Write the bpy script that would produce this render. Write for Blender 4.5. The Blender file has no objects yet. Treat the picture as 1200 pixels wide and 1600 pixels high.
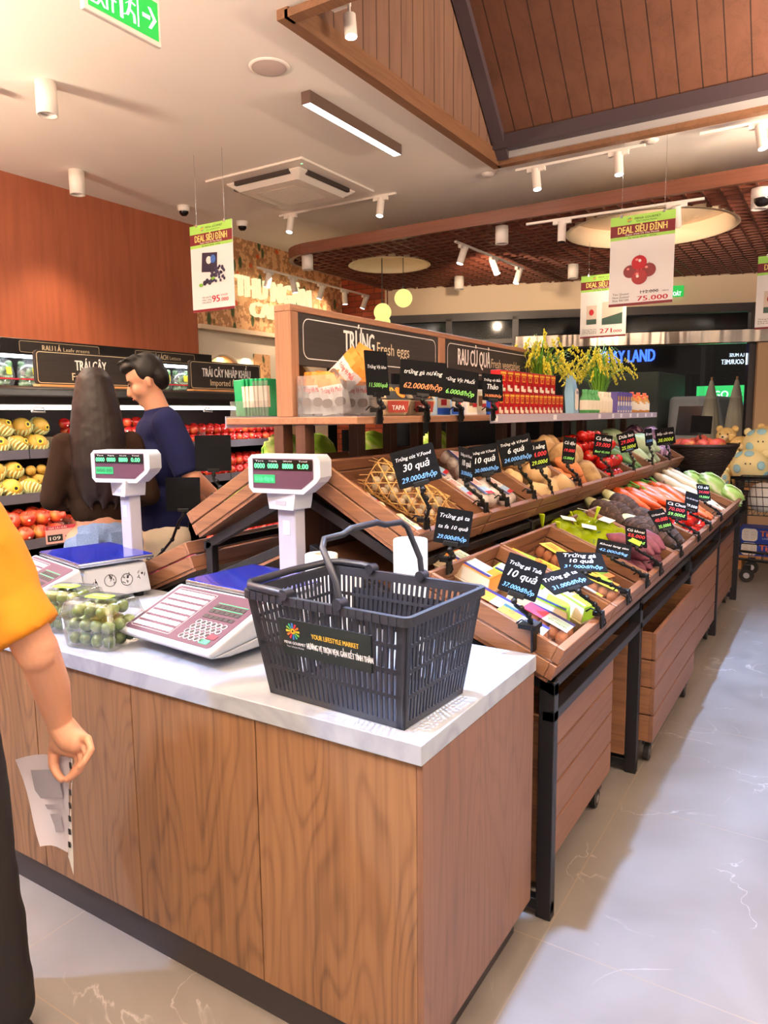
import bpy, bmesh, math, random
from mathutils import Vector, Matrix, Euler
C = bpy.context.scene.collection
PI = math.pi
R = math.radians
rnd = random.Random(7)

# ---------------------------------------------------------------- camera
cam_d = bpy.data.cameras.new('camera')
cam = bpy.data.objects.new('camera', cam_d)
C.objects.link(cam)
cam_d.sensor_width = 36
cam_d.lens = 36 * 1138.6 / 1600
cam_d.clip_end = 80
_y, _p, _r = R(-32.17), R(7.558), R(-0.639)
_fw = Vector((math.sin(_y) * math.cos(_p), math.cos(_y) * math.cos(_p), -math.sin(_p)))
_rt = Vector((math.cos(_y), -math.sin(_y), 0))
_up = _rt.cross(_fw)
_r2 = _rt * math.cos(_r) + _up * math.sin(_r)
_u2 = -_rt * math.sin(_r) + _up * math.cos(_r)
cam.matrix_world = Matrix(((_r2.x, _u2.x, -_fw.x, 0), (_r2.y, _u2.y, -_fw.y, 0), (_r2.z, _u2.z, -_fw.z, 1.45), (0, 0, 0, 1)))
bpy.context.scene.camera = cam

# ---------------------------------------------------------------- light
sc = bpy.context.scene
sc.view_settings.view_transform = 'Standard'
sc.view_settings.look = 'None'
sc.view_settings.exposure = 0.42
sc.view_settings.gamma = 1.0
sc.view_settings.use_curve_mapping = False
world = bpy.data.worlds.new('world')
sc.world = world
world.use_nodes = True
world.node_tree.nodes['Background'].inputs[0].default_value = (1.0, 0.84, 0.70, 1)
world.node_tree.nodes['Background'].inputs[1].default_value = 0.65

def lamp(name, kind, loc, power, color, rot=(0, 0, 0), target=None, **kw):
    d = bpy.data.lights.new(name, kind)
    d.energy = power
    d.color = color
    for k, v in kw.items():
        setattr(d, k, v)
    o = bpy.data.objects.new(name, d)
    C.objects.link(o)
    o.location = loc
    if target is not None:
        o.rotation_euler = (Vector(target) - Vector(loc)).to_track_quat('-Z', 'Y').to_euler()
    else:
        o.rotation_euler = rot
    return o

WARM = (1.0, 0.74, 0.50)
NEUT = (1.0, 0.86, 0.72)
COOL = (0.50, 0.68, 1.0)
ICE = (0.36, 0.58, 1.0)
# light of the ceiling luminaires (linear fittings run on along the shop, also behind the camera)
for x, y in ((-3.0, 4.46), (-3.0, 1.4), (-4.6, 2.2), (-0.2, -1.2), (2.4, 1.0), (2.6, 4.0)):
    lamp('ceiling_light', 'AREA', (x, y, 3.40), 20, NEUT, shape='RECTANGLE', size=0.07, size_y=1.1)
# unseen uplighters added to brighten the ceiling (their bodies hang behind and beside the viewer)
ADDED_UPLIGHTS = ((-4.9, .5, 290), (-2.6, -.7, 240), (-.3, -.5, 230), (1.9, 1.6, 240), (1.0, 5.0, 360))
for x, y, e in ADDED_UPLIGHTS:
    lamp('added_uplighter', 'AREA', (x, y, 2.66), e, (1.0, .80, .60), target=(x, y, 4), shape='RECTANGLE', size=.3, size_y=1.2)
# cool spots inside the open roof well, straight over the aisle
for x, y, e in ((-.95, 3.35, 2100), (-.90, 4.6, 1700), (-.88, 5.5, 1000)):
    lamp('roof_light', 'SPOT', (x, y, 4.0), e, ICE, target=(.85, y - .25, 0), spot_size=R(60), spot_blend=0.75, shadow_soft_size=0.04)
lamp('track_light', 'SPOT', (-.80, 1.7, 3.38), 1250, ICE, target=(.75, 1.7, 0), spot_size=R(68), spot_blend=0.7, shadow_soft_size=0.05)
# cool track spots shining over the stand and on to the counter
for x, tx, ty, e in ((-2.21, -1.1, 3.6, 140), (-1.55, -1.0, 4.4, 140), (-0.62, -0.9, 5.0, 120)):
    lamp('track_light', 'SPOT', (x, 5.9, 3.24), e, COOL, target=(tx, ty, 0.9), spot_size=R(75), spot_blend=0.6, shadow_soft_size=0.06)
lamp('track_light', 'SPOT', (-2.34, 3.45, 3.40), 130, COOL, target=(-1.0, 1.6, 0.8), spot_size=R(62), spot_blend=0.5, shadow_soft_size=0.03)
lamp('track_light', 'SPOT', (-3.2, -0.3, 3.4), 650, ICE, target=(-2.0, 0.6, 0.0), spot_size=R(70), spot_blend=0.6, shadow_soft_size=0.04)
# warm tracks under the grille, on the leaf wall and the bulkhead
for x, y, z, tx, ty, tz, e in ((-5.45, 6.4, 2.95, -6, 6.6, 2.7, 26), (-5.48, 7.2, 2.95, -6, 7.2, 2.7, 26), (-5.5, 8.0, 2.95, -6, 7.9, 2.7, 26), (-3.2, 6.9, 2.85, -3.6, 9.1, 2.6, 75), (-1.4, 6.4, 2.85, -1.9, 9.8, 2.6, 75), (-2.7, 7.6, 2.85, -2.7, 7.4, 0, 60)):
    lamp('track_light', 'SPOT', (x, y, z), e, WARM, target=(tx, ty, tz), spot_size=R(90), spot_blend=0.8, shadow_soft_size=0.04)
# warm downlights
for x, y, e in ((-4.24, 2.93, 150), (-5.5, 4.03, 90), (-5.45, 1.6, 90)):
    lamp('downlight', 'SPOT', (x, y, 3.3), e, WARM, target=(x, y, 0), spot_size=R(95), spot_blend=0.7, shadow_soft_size=0.05)

# ---------------------------------------------------------------- materials
def mat(name, color=(0.8, 0.8, 0.8), rough=0.5, metal=0.0, emit=None, estr=1.0, alpha=None, trans=0.0, spec=None, coat=0.0, ior=None):
    m = bpy.data.materials.new(name)
    m.use_nodes = True
    b = m.node_tree.nodes['Principled BSDF']
    b.inputs['Base Color'].default_value = (*color, 1)
    b.inputs['Roughness'].default_value = rough
    b.inputs['Metallic'].default_value = metal
    if emit:
        b.inputs['Emission Color'].default_value = (*emit, 1)
        b.inputs['Emission Strength'].default_value = estr
    if alpha is not None:
        b.inputs['Alpha'].default_value = alpha
    b.inputs['Transmission Weight'].default_value = trans
    if spec is not None:
        b.inputs['Specular IOR Level'].default_value = spec
    if ior:
        b.inputs['IOR'].default_value = ior
    b.inputs['Coat Weight'].default_value = coat
    return m

def srgb(r, g, b):
    f = lambda v: (v / 255 / 12.92) if v <= 10 else ((v / 255 + 0.055) / 1.055) ** 2.4
    return (f(r), f(g), f(b))

class NT:
    """tiny node-graph writer"""
    def __init__(self, m):
        self.t = m.node_tree
        self.b = self.t.nodes['Principled BSDF']
    def n(self, typ, **kw):
        nd = self.t.nodes.new(typ)
        for k, v in kw.items():
            if k.startswith('_'):
                setattr(nd, k[1:], v)
            else:
                nd.inputs[k.replace('__', ' ')].default_value = v
        return nd
    def l(self, a, b):
        self.t.links.new(a, b)
    def coords(self, scale=(1, 1, 1), kind='Object', rot=(0, 0, 0)):
        tc = self.n('ShaderNodeTexCoord')
        mp = self.n('ShaderNodeMapping')
        mp.inputs['Scale'].default_value = scale
        mp.inputs['Rotation'].default_value = rot
        self.l(tc.outputs[kind], mp.inputs['Vector'])
        return mp.outputs[0]
    def ramp(self, fac, stops):
        r = self.n('ShaderNodeValToRGB')
        e = r.color_ramp.elements
        while len(e) < len(stops):
            e.new(0.5)
        for i, (p, c) in enumerate(stops):
            e[i].position = p
            e[i].color = (*c, 1)
        self.l(fac, r.inputs['Fac'])
        return r.outputs['Color']
    def mix(self, fac, a, b, blend='MIX'):
        m = self.n('ShaderNodeMix', _data_type='RGBA', _blend_type=blend)
        for s, v in ((m.inputs[0], fac), (m.inputs[6], a), (m.inputs[7], b)):
            if isinstance(v, (int, float)):
                s.default_value = v
            elif isinstance(v, tuple):
                s.default_value = (*v, 1)
            else:
                self.l(v, s)
        return m.outputs[2]
    def bump(self, h, strength=0.2, dist=0.01):
        bp = self.n('ShaderNodeBump')
        bp.inputs['Strength'].default_value = strength
        bp.inputs['Distance'].default_value = dist
        self.l(h, bp.inputs['Height'])
        self.l(bp.outputs[0], self.b.inputs['Normal'])

def wood(name, light, dark, axis='z', rough=0.45, scale=1.0, ring=1.0, run=0.55, lines=.55, sharp=3.0):
    """planed timber: stretched noise bent into cathedral rings plus fine pores"""
    m = mat(name, light, rough)
    g = NT(m)
    a, s = 7.0 * scale, run * scale
    sc3 = {'z': (a, a, s), 'x': (s, a, a), 'y': (a, s, a)}[axis]
    v = g.coords(sc3)
    oi = g.n('ShaderNodeObjectInfo')
    ad = g.n('ShaderNodeVectorMath', _operation='ADD')
    cx = g.n('ShaderNodeCombineXYZ')
    ml = g.n('ShaderNodeMath', _operation='MULTIPLY')
    ml.inputs[1].default_value = 17.0
    g.l(oi.outputs['Random'], ml.inputs[0])
    for i in range(3):
        g.l(ml.outputs[0], cx.inputs[i])
    g.l(v, ad.inputs[0]); g.l(cx.outputs[0], ad.inputs[1])
    n1 = g.n('ShaderNodeTexNoise', Scale=0.55, Detail=2.0)
    g.l(ad.outputs[0], n1.inputs['Vector'])
    mm = g.n('ShaderNodeMath', _operation='MULTIPLY'); mm.inputs[1].default_value = 60.0 * ring
    g.l(n1.outputs['Fac'], mm.inputs[0])
    sn = g.n('ShaderNodeMath', _operation='SINE'); g.l(mm.outputs[0], sn.inputs[0])
    h = g.n('ShaderNodeMath', _operation='MULTIPLY_ADD'); h.inputs[1].default_value = 0.5; h.inputs[2].default_value = 0.5
    g.l(sn.outputs[0], h.inputs[0])
    pw = g.n('ShaderNodeMath', _operation='POWER'); pw.inputs[1].default_value = sharp
    g.l(h.outputs[0], pw.inputs[0])
    n2 = g.n('ShaderNodeTexNoise', Scale=1.0, Detail=3.0)
    f_, s_ = 95.0 * scale, 2.2 * scale
    g.l(g.coords({'z': (f_, f_, s_), 'x': (s_, f_, f_), 'y': (f_, s_, f_)}[axis]), n2.inputs['Vector'])
    n3 = g.n('ShaderNodeTexNoise', Scale=0.8, Detail=1.0)
    g.l(ad.outputs[0], n3.inputs['Vector'])
    c0 = g.n('ShaderNodeMath', _operation='MULTIPLY'); c0.inputs[1].default_value = lines
    g.l(pw.outputs[0], c0.inputs[0])
    c1 = g.mix(c0.outputs[0], light, dark)
    c1 = g.mix(0.45, c1, g.ramp(n2.outputs['Fac'], [(0.35, dark), (0.6, light)]))
    c1 = g.mix(g.ramp(n3.outputs['Fac'], [(0.35, (0, 0, 0)), (0.65, (0.35, 0.35, 0.35))]), c1, tuple(x * 1.25 for x in light))
    g.l(c1, g.b.inputs['Base Color'])
    g.bump(pw.outputs[0], 0.06, 0.002)
    return m

W_COUNTER = wood('oak_laminate', srgb(136, 98, 66), srgb(80, 53, 36), 'z', 0.42, 1.0, 2.2, 1.5, .8, 4.0)
W_SIDE = wood('oak_laminate_reddish', srgb(122, 86, 65), srgb(88, 58, 44), 'z', 0.42, 1.0, 1.6, 1.3, .6, 4.0)
W_CRATE = wood('crate_timber', srgb(130, 88, 63), srgb(90, 56, 39), 'y', 0.5, 1.4)
W_CRATEX = wood('crate_timber_cross', srgb(134, 92, 63), srgb(88, 56, 38), 'x', 0.5, 1.6)
W_BIN = wood('bin_timber', srgb(122, 84, 64), srgb(95, 62, 47), 'y', 0.5, 1.2, 0.6)
W_FRAME = wood('header_oak', srgb(148, 105, 78), srgb(110, 74, 53), 'y', 0.5, 1.5)
W_FRAMEZ = wood('header_oak_upright', srgb(148, 105, 78), srgb(110, 74, 53), 'z', 0.5, 1.5)
W_DARK = wood('dark_stained_post', srgb(84, 50, 33), srgb(52, 30, 20), 'z', 0.5, 2.0)
W_WALL = wood('wall_veneer', srgb(168, 92, 62), srgb(146, 78, 52), 'z', 0.5, 3.0, 0.25)
W_LEDGE = wood('ledge_timber', srgb(206, 150, 92), srgb(160, 106, 60), 'y', 0.5, 1.5)
W_SIGN = wood('blackened_sign_board', srgb(40, 33, 30), srgb(18, 14, 13), 'y', 0.7, 3.0)
BLACK = mat('black_powder_coat', srgb(22, 21, 25), 0.45)
STEEL_DARK = mat('charcoal_steel', srgb(34, 33, 39), 0.45)
PLASTIC_BLACK = mat('black_plastic', srgb(12, 12, 13), 0.4, spec=.3)
WHITE = mat('white_plastic', srgb(188, 192, 199), 0.4)
WHITE_PAINT = mat('white_fitting_paint', srgb(238, 226, 216), 0.5)
GREY = mat('grey_plastic', srgb(168, 168, 178), 0.4)
RUBBER = mat('black_rubber', srgb(26, 25, 26), 0.6)
CHROME = mat('brushed_metal', srgb(200, 200, 204), 0.25, 1.0)
INK_WHITE = mat('white_ink', srgb(236, 232, 226), 0.6)
INK_DARK = mat('dark_ink', srgb(40, 34, 34), 0.6)
INK_CREAM = mat('cream_ink', srgb(216, 196, 160), 0.6)
INK_RED = mat('red_ink', srgb(190, 24, 40), 0.6)
PAPER = mat('white_paper', srgb(240, 238, 236), 0.7)
LAMP_COOL = mat('lit_lens', (1, 1, 1), 0.4, emit=(0.85, 0.93, 1.0), estr=9.0)
LAMP_WARM = mat('lit_warm_diffuser', (1, 1, 1), 0.4, emit=(1.0, 0.95, 0.86), estr=7.0)

def clear_plastic(name, tint=(1, 1, 1), gloss=0.12, haze=0.0, gl_k=0.4):
    """thin clear film or sheet: mostly see-through with a glossy skin"""
    m = bpy.data.materials.new(name)
    m.use_nodes = True
    t = m.node_tree
    t.nodes.remove(t.nodes['Principled BSDF'])
    tr = t.nodes.new('ShaderNodeBsdfTransparent'); tr.inputs[0].default_value = (*tint, 1)
    gl = t.nodes.new('ShaderNodeBsdfGlossy'); gl.inputs['Roughness'].default_value = 0.08
    fr = t.nodes.new('ShaderNodeLayerWeight'); fr.inputs[0].default_value = 0.25
    mx = t.nodes.new('ShaderNodeMixShader')
    mp = t.nodes.new('ShaderNodeMath'); mp.operation = 'MULTIPLY_ADD'; mp.inputs[1].default_value = gl_k; mp.inputs[2].default_value = gloss
    t.links.new(fr.outputs['Fresnel'], mp.inputs[0])
    t.links.new(mp.outputs[0], mx.inputs[0])
    t.links.new(tr.outputs[0], mx.inputs[1]); t.links.new(gl.outputs[0], mx.inputs[2])
    last = mx.outputs[0]
    if haze:
        df = t.nodes.new('ShaderNodeBsdfDiffuse'); df.inputs[0].default_value = (0.9, 0.9, 0.92, 1)
        m2 = t.nodes.new('ShaderNodeMixShader'); m2.inputs[0].default_value = haze
        t.links.new(last, m2.inputs[1]); t.links.new(df.outputs[0], m2.inputs[2])
        last = m2.outputs[0]
    t.links.new(last, t.nodes['Material Output'].inputs[0])
    return m

CLEAR = clear_plastic('clear_plastic')
ACRYLIC = clear_plastic('clear_acrylic', (0.96, 0.97, 0.98), 0.08, 0.06)
FILM = clear_plastic('plastic_film', (1, 1, 1), 0.10, 0.10)
GLASS = clear_plastic('shop_glass', (0.95, 0.96, 0.97), 0.004, 0.0, 0.25)

# ---------------------------------------------------------------- mesh helpers
class MB:
    """collects shapes into one mesh; every shape may name a material slot"""
    def __init__(self):
        self.v = []; self.f = []; self.m = []; self.s = []
    def add(self, vs, fs, slot=0, smooth=False, M=None):
        o = len(self.v)
        self.v += [tuple(M @ Vector(p)) if M else tuple(p) for p in vs]
        self.f += [tuple(i + o for i in f) for f in fs]
        self.m += [slot] * len(fs)
        self.s += [smooth] * len(fs)
        return self
    def box(self, x0, y0, z0, x1, y1, z1, slot=0, M=None):
        v = [(x, y, z) for z in (z0, z1) for y in (y0, y1) for x in (x0, x1)]
        f = [(0, 2, 3, 1), (4, 5, 7, 6), (0, 1, 5, 4), (2, 6, 7, 3), (0, 4, 6, 2), (1, 3, 7, 5)]
        return self.add(v, f, slot, False, M)
    def cbox(self, c, s, slot=0, M=None):
        return self.box(c[0] - s[0] / 2, c[1] - s[1] / 2, c[2] - s[2] / 2, c[0] + s[0] / 2, c[1] + s[1] / 2, c[2] + s[2] / 2, slot, M)
    def hexa(self, a, b, slot=0, M=None):
        """a, b: two matching quads (4 points each), joined into a solid"""
        return self.add(list(a) + list(b), [(3, 2, 1, 0), (4, 5, 6, 7), (0, 1, 5, 4), (1, 2, 6, 5), (2, 3, 7, 6), (3, 0, 4, 7)], slot, False, M)
    def prism(self, pts, d, slot=0, M=None, smooth=False):
        """polygon pts (x, z) extruded along y from d[0] to d[1]"""
        n = len(pts)
        v = [(p[0], d[0], p[1]) for p in pts] + [(p[0], d[1], p[1]) for p in pts]
        self.add(v, [(i, (i + 1) % n, n + (i + 1) % n, n + i) for i in range(n)], slot, smooth, M)
        return self.add(v, [tuple(range(n - 1, -1, -1)), tuple(range(n, 2 * n))], slot, False, M)
    def tube(self, pts, r, n=8, slot=0, M=None, caps=True, flat=1.0):
        pts = [Vector(p) for p in pts]
        k = len(pts)
        rr = r if isinstance(r, (list, tuple)) else [r] * k
        v = []; up = None
        for i, p in enumerate(pts):
            d = (pts[min(i + 1, k - 1)] - pts[max(i - 1, 0)]).normalized()
            if up is None:
                up = Vector((0, 0, 1)) if abs(d.z) < 0.9 else Vector((1, 0, 0))
            a = d.cross(up)
            if a.length < 1e-5:
                a = d.orthogonal()
            a.normalize(); b = a.cross(d).normalized(); up = b
            for j in range(n):
                t = 2 * PI * j / n
                v.append(p + (a * math.cos(t) + b * math.sin(t) * flat) * rr[i])
        f = [(i * n + j, i * n + (j + 1) % n, (i + 1) * n + (j + 1) % n, (i + 1) * n + j) for i in range(k - 1) for j in range(n)]
        self.add(v, f, slot, True, M)
        if caps:
            self.add(v[:n], [tuple(range(n - 1, -1, -1))], slot, False, M)
            self.add(v[-n:], [tuple(range(n))], slot, False, M)
        return self
    def cyl(self, a, b, r, n=16, slot=0, r2=None, M=None):
        return self.tube([a, b], [r, r if r2 is None else r2], n, slot, M)
    def lathe(self, prof, n=20, slot=0, M=None, smooth=True, close=False):
        """profile (r, z) turned round z"""
        k = len(prof)
        v = [(p[0] * math.cos(2 * PI * j / n), p[0] * math.sin(2 * PI * j / n), p[1]) for p in prof for j in range(n)]
        f = [(i * n + j, i * n + (j + 1) % n, (i + 1) * n + (j + 1) % n, (i + 1) * n + j) for i in range(k - 1) for j in range(n)]
        return self.add(v, f, slot, smooth, M)
    def ell(self, c, r, n=12, m=8, slot=0, M=None, rot=None):
        Q = Matrix.Translation(c) @ (Euler(rot).to_matrix().to_4x4() if rot else Matrix())
        if M:
            Q = M @ Q
        v = [(0, 0, -r[2])] + [(r[0] * math.sin(PI * i / m) * math.cos(2 * PI * j / n), r[1] * math.sin(PI * i / m) * math.sin(2 * PI * j / n), -r[2] * math.cos(PI * i / m)) for i in range(1, m) for j in range(n)] + [(0, 0, r[2])]
        f = [(0, 1 + (j + 1) % n, 1 + j) for j in range(n)]
        f += [(1 + i * n + j, 1 + i * n + (j + 1) % n, 1 + (i + 1) * n + (j + 1) % n, 1 + (i + 1) * n + j) for i in range(m - 2) for j in range(n)]
        L = 1 + (m - 1) * n
        f += [(L, L - n + j, L - n + (j + 1) % n) for j in range(n)]
        return self.add(v, f, slot, True, Q)
    def build(self, name, mats, parent=None, bevel=0.0, seg=2, loc=None, rot=None):
        me = bpy.data.meshes.new(name)
        me.from_pydata([tuple(p) for p in self.v], [], self.f)
        for m in (mats if isinstance(mats, (list, tuple)) else [mats]):
            me.materials.append(m)
        me.polygons.foreach_set('material_index', self.m)
        me.polygons.foreach_set('use_smooth', self.s)
        me.update()
        o = bpy.data.objects.new(name, me)
        C.objects.link(o)
        if parent:
            o.parent = parent
        if loc:
            o.location = loc
        if rot:
            o.rotation_euler = rot
        if bevel:
            b = o.modifiers.new('edge', 'BEVEL'); b.width = bevel; b.segments = seg; b.limit_method = 'ANGLE'; b.angle_limit = R(40)
        return o

def tag(o, label=None, cat=None, group=None, kind=None):
    if label: o['label'] = label
    if cat: o['category'] = cat
    if group: o['group'] = group
    if kind: o['kind'] = kind
    return o
def thing(name, label, cat, loc=(0, 0, 0), rz=0.0, group=None):
    o = bpy.data.objects.new(name, None)
    o.empty_display_size = 0.05
    C.objects.link(o)
    o.location = loc
    o.rotation_euler = (0, 0, rz)
    return tag(o, label, cat, group)
def struct(o):
    o['kind'] = 'structure'
    return o
def kids(o):
    return [c for c in bpy.data.objects if c.parent == o]
def copy_tree(o, parent=None, _ch=None):
    c = o.copy()
    C.objects.link(c)
    if parent: c.parent = parent
    for ch in (o.children if _ch is None else _ch):
        copy_tree(ch, c)
    return c
def place(o, loc=None, rot=None, scale=None, label=None, group=None):
    if loc: o.location = loc
    if rot: o.rotation_euler = rot
    if scale: o.scale = scale if isinstance(scale, tuple) else (scale,) * 3
    if label: o['label'] = label
    if group: o['group'] = group
    return o
def frame(o, ex, ey):
    """matrix with origin o, x axis ex, y axis ey (for text and flat prints)"""
    ex = Vector(ex).normalized(); ez = ex.cross(Vector(ey)).normalized(); ey = ez.cross(ex)
    return Matrix(((ex.x, ey.x, ez.x, o[0]), (ex.y, ey.y, ez.y, o[1]), (ex.z, ey.z, ez.z, o[2]), (0, 0, 0, 1)))
def _glyphs(body, size, shear=0.0, align='LEFT', depth=0.0):
    d = bpy.data.curves.new('writing', 'FONT')
    d.body = body; d.size = size; d.shear = shear; d.align_x = align; d.resolution_u = 2; d.extrude = depth
    o = bpy.data.objects.new('writing', d)
    C.objects.link(o)
    me = bpy.data.meshes.new_from_object(o.evaluated_get(bpy.context.evaluated_depsgraph_get()))
    vs = [tuple(v.co) for v in me.vertices]; fs = [tuple(p.vertices) for p in me.polygons]
    bpy.data.objects.remove(o); bpy.data.curves.remove(d); bpy.data.meshes.remove(me)
    return vs, fs
_span = {}
def _width(s):
    if s not in _span:
        v, _ = _glyphs(s, 1.0); _span[s] = max(p[0] for p in v)
    return _span[s]
def text_mesh(body, size, xs=1.0, shear=0.0, align='LEFT', depth=0.0, mirror=False):
    """writing as (verts, faces) in its own xy plane; the bar of the barred d is laid on by itself"""
    V, F = _glyphs(body.replace('Đ', 'D').replace('đ', 'd'), size, shear, 'LEFT', depth)
    for k, ch in enumerate(body):
        if ch in 'Đđ':
            x = (_width(body[:k].replace('Đ', 'D').replace('đ', 'd') + 'l') - _width('l')) * size if k else 0.0
            x0, x1, y = (x + .0 * size, x + .36 * size, .335 * size) if ch == 'Đ' else (x + .24 * size, x + .56 * size, .56 * size)
            h = .035 * size; n = len(V)
            V += [(x0 + shear * y, y - h, 1e-4), (x1 + shear * y, y - h, 1e-4), (x1 + shear * y, y + h, 1e-4), (x0 + shear * y, y + h, 1e-4)]
            F.append((n, n + 1, n + 2, n + 3))
    return V, F
def fit(mb, M, body, size, width, slot=0, bold=0.0, shear=0.0, mirror=False, align='LEFT'):
    """writing whose line is exactly WIDTH wide, starting at the origin (or centred)"""
    V, F = text_mesh(body, size, 1.0, shear)
    x0 = min(v[0] for v in V); w = max(v[0] for v in V) - x0
    k = width / w
    o = -width / 2 if align == 'CENTER' else 0
    for i, s in enumerate([0.0] if not bold else [-bold, -bold / 3, bold / 3, bold]):
        mb.add([((-1 if mirror else 1) * ((v[0] - x0) * k + s * size + o), v[1], i * 2e-5) for v in V], F, slot, False, M)
    return mb
def rrect(w, h, r, n=4):
    return [(sx * (w / 2 - r) + r * math.cos(a + PI / 2 * k / n), sy * (h / 2 - r) + r * math.sin(a + PI / 2 * k / n))
            for sx, sy, a in ((1, 1, 0), (-1, 1, PI / 2), (-1, -1, PI), (1, -1, 3 * PI / 2)) for k in range(n + 1)]
def ring_flat(mb, w, h, r, t, slot=0, M=None):
    """thin rounded outline drawn flat in xy"""
    a = rrect(w, h, r); b = rrect(w - 2 * t, h - 2 * t, max(r - t, 1e-4)); n = len(a)
    mb.add([(x, y, 0) for x, y in a] + [(x, y, 0) for x, y in b], [(i, (i + 1) % n, n + (i + 1) % n, n + i) for i in range(n)], slot, False, M)
def rplate(mb, w, h, r, t, slot=0, M=None):
    """rounded plate in xy, thickness t down from z=0"""
    a = rrect(w, h, r); n = len(a)
    v = [(x, y, 0) for x, y in a] + [(x, y, -t) for x, y in a]
    mb.add(v, [tuple(range(n)), tuple(range(2 * n - 1, n - 1, -1))] + [((i + 1) % n, i, n + i, n + (i + 1) % n) for i in range(n)], slot, False, M)
# ================================================================ the setting
def floor_mat():
    m = mat('grey_marble_tile', srgb(150, 148, 148), 0.4, spec=.35)
    g = NT(m)
    v = g.coords((1, 1, 1))
    n1 = g.n('ShaderNodeTexNoise', Scale=2.2, Detail=6.0, Distortion=1.2); g.l(v, n1.inputs['Vector'])
    base = g.ramp(n1.outputs['Fac'], [(0.3, srgb(104, 98, 94)), (0.7, srgb(118, 113, 110))])
    n2 = g.n('ShaderNodeTexNoise', Scale=2.4, Detail=7.0, Distortion=.9); g.l(v, n2.inputs['Vector'])
    vein = g.ramp(n2.outputs['Fac'], [(0.494, (0, 0, 0)), (0.4995, (0.55, 0.55, 0.55)), (0.505, (0, 0, 0))])
    n3 = g.n('ShaderNodeTexNoise', Scale=3.0, Detail=2.0); g.l(v, n3.inputs['Vector'])
    pt = g.ramp(n3.outputs['Fac'], [(0.5, (0, 0, 0)), (0.6, (1, 1, 1))])
    vein = g.mix(1.0, vein, pt, 'MULTIPLY')
    c = g.mix(vein, base, srgb(172, 168, 164))
    tc = g.n('ShaderNodeTexCoord')
    mp = g.n('ShaderNodeMapping'); mp.inputs['Location'].default_value = (0.625, -0.94, 0)
    g.l(tc.outputs['Object'], mp.inputs['Vector'])
    br = g.n('ShaderNodeTexBrick', _offset=0.0, Scale=1.0)
    br.inputs['Mortar Size'].default_value = 0.0022
    br.inputs['Mortar Smooth'].default_value = 0.1
    br.inputs['Brick Width'].default_value = 1.2
    br.inputs['Row Height'].default_value = 0.85
    g.l(mp.outputs[0], br.inputs['Vector'])
    c = g.mix(br.outputs['Fac'], c, srgb(126, 114, 102))
    g.l(c, g.b.inputs['Base Color'])
    rr = g.ramp(n1.outputs['Fac'], [(0.3, (0.36,) * 3), (0.7, (0.46,) * 3)])
    g.l(rr, g.b.inputs['Roughness'])
    return m
FLOOR = floor_mat()
struct(MB().box(-7.2, -3.4, -0.1, 5.5, 22, 0).build('floor', FLOOR))

CEIL = mat('ceiling_paint', srgb(246, 236, 226), 0.9)
CREAM = mat('cream_plaster', srgb(238, 214, 184), 0.85)
ZC = 3.48
mb = MB()                                                   # white ceiling round the open roof well
wx0, wx1, wy0, wy1 = -2.50, 4.4, 3.14, 5.75
mb.box(-6.05, -3.4, ZC, wx0, 6.7, ZC + 0.12)
mb.box(wx0, -3.4, ZC, 5.5, wy0, ZC + 0.12)
mb.box(wx0, wy1, ZC, 5.5, 6.7, ZC + 0.12)
mb.box(wx1, wy0, ZC, 5.5, wy1, ZC + 0.12)
mb.box(-6.05, 6.7, ZC, 5.5, 12.8, ZC + 0.12)
struct(mb.build('ceiling', CEIL))

def plank_mat(name, a, b, ax, width, off):
    m = wood(name, a, b, {'y': 'z', 'x': 'y'}[ax], 0.5, 1.6, 0.6)
    g = NT(m)
    src = g.b.inputs['Base Color'].links[0].from_socket
    tc = g.n('ShaderNodeTexCoord'); sx = g.n('ShaderNodeSeparateXYZ')
    g.l(tc.outputs['Object'], sx.inputs[0])
    ad = g.n('ShaderNodeMath', _operation='ADD'); ad.inputs[1].default_value = 50 + off
    g.l(sx.outputs['XY'.index(ax.upper())], ad.inputs[0])
    md = g.n('ShaderNodeMath', _operation='MODULO'); md.inputs[1].default_value = width
    g.l(ad.outputs[0], md.inputs[0])
    lt = g.n('ShaderNodeMath', _operation='LESS_THAN'); lt.inputs[1].default_value = 0.008
    g.l(md.outputs[0], lt.inputs[0])
    g.l(g.mix(lt.outputs[0], src, tuple(x * 0.25 for x in b)), g.b.inputs['Base Color'])
    return m
P_GABLE = plank_mat('roof_gable_plank', srgb(128, 95, 78), srgb(104, 74, 60), 'y', 0.145, 0)  # light on the gable is put into its paler plank colour
P_SLOPE = plank_mat('roof_slope_plank', srgb(96, 59, 42), srgb(76, 45, 31), 'x', 0.15, 0)
yr, zr = 4.445, 4.88
mb = MB().add([(wx0 + .004, wy0, ZC), (wx0 + .004, wy1, ZC), (wx0 + .004, yr, zr)], [(0, 1, 2)])
mb.add([(wx0 - 0.05, wy0, ZC), (wx0 - 0.05, wy1, ZC), (wx0 - 0.05, yr, zr)], [(0, 2, 1)])
mb.add([(wx1, wy0, ZC), (wx1, wy1, ZC), (wx1, yr, zr)], [(0, 2, 1)])
struct(mb.build('ceiling_gable', P_GABLE))
mb = MB()
mb.hexa([(wx0, wy1, ZC), (wx1, wy1, ZC), (wx1, yr, zr), (wx0, yr, zr)], [(wx0, wy1, ZC + .06), (wx1, wy1, ZC + .06), (wx1, yr, zr + .06), (wx0, yr, zr + .06)])
mb.hexa([(wx0, wy0, ZC), (wx1, wy0, ZC), (wx1, yr, zr), (wx0, yr, zr)], [(wx0, wy0, ZC + .06), (wx1, wy0, ZC + .06), (wx1, yr, zr + .06), (wx0, yr, zr + .06)])
struct(mb.build('ceiling_slope', P_SLOPE))
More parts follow.
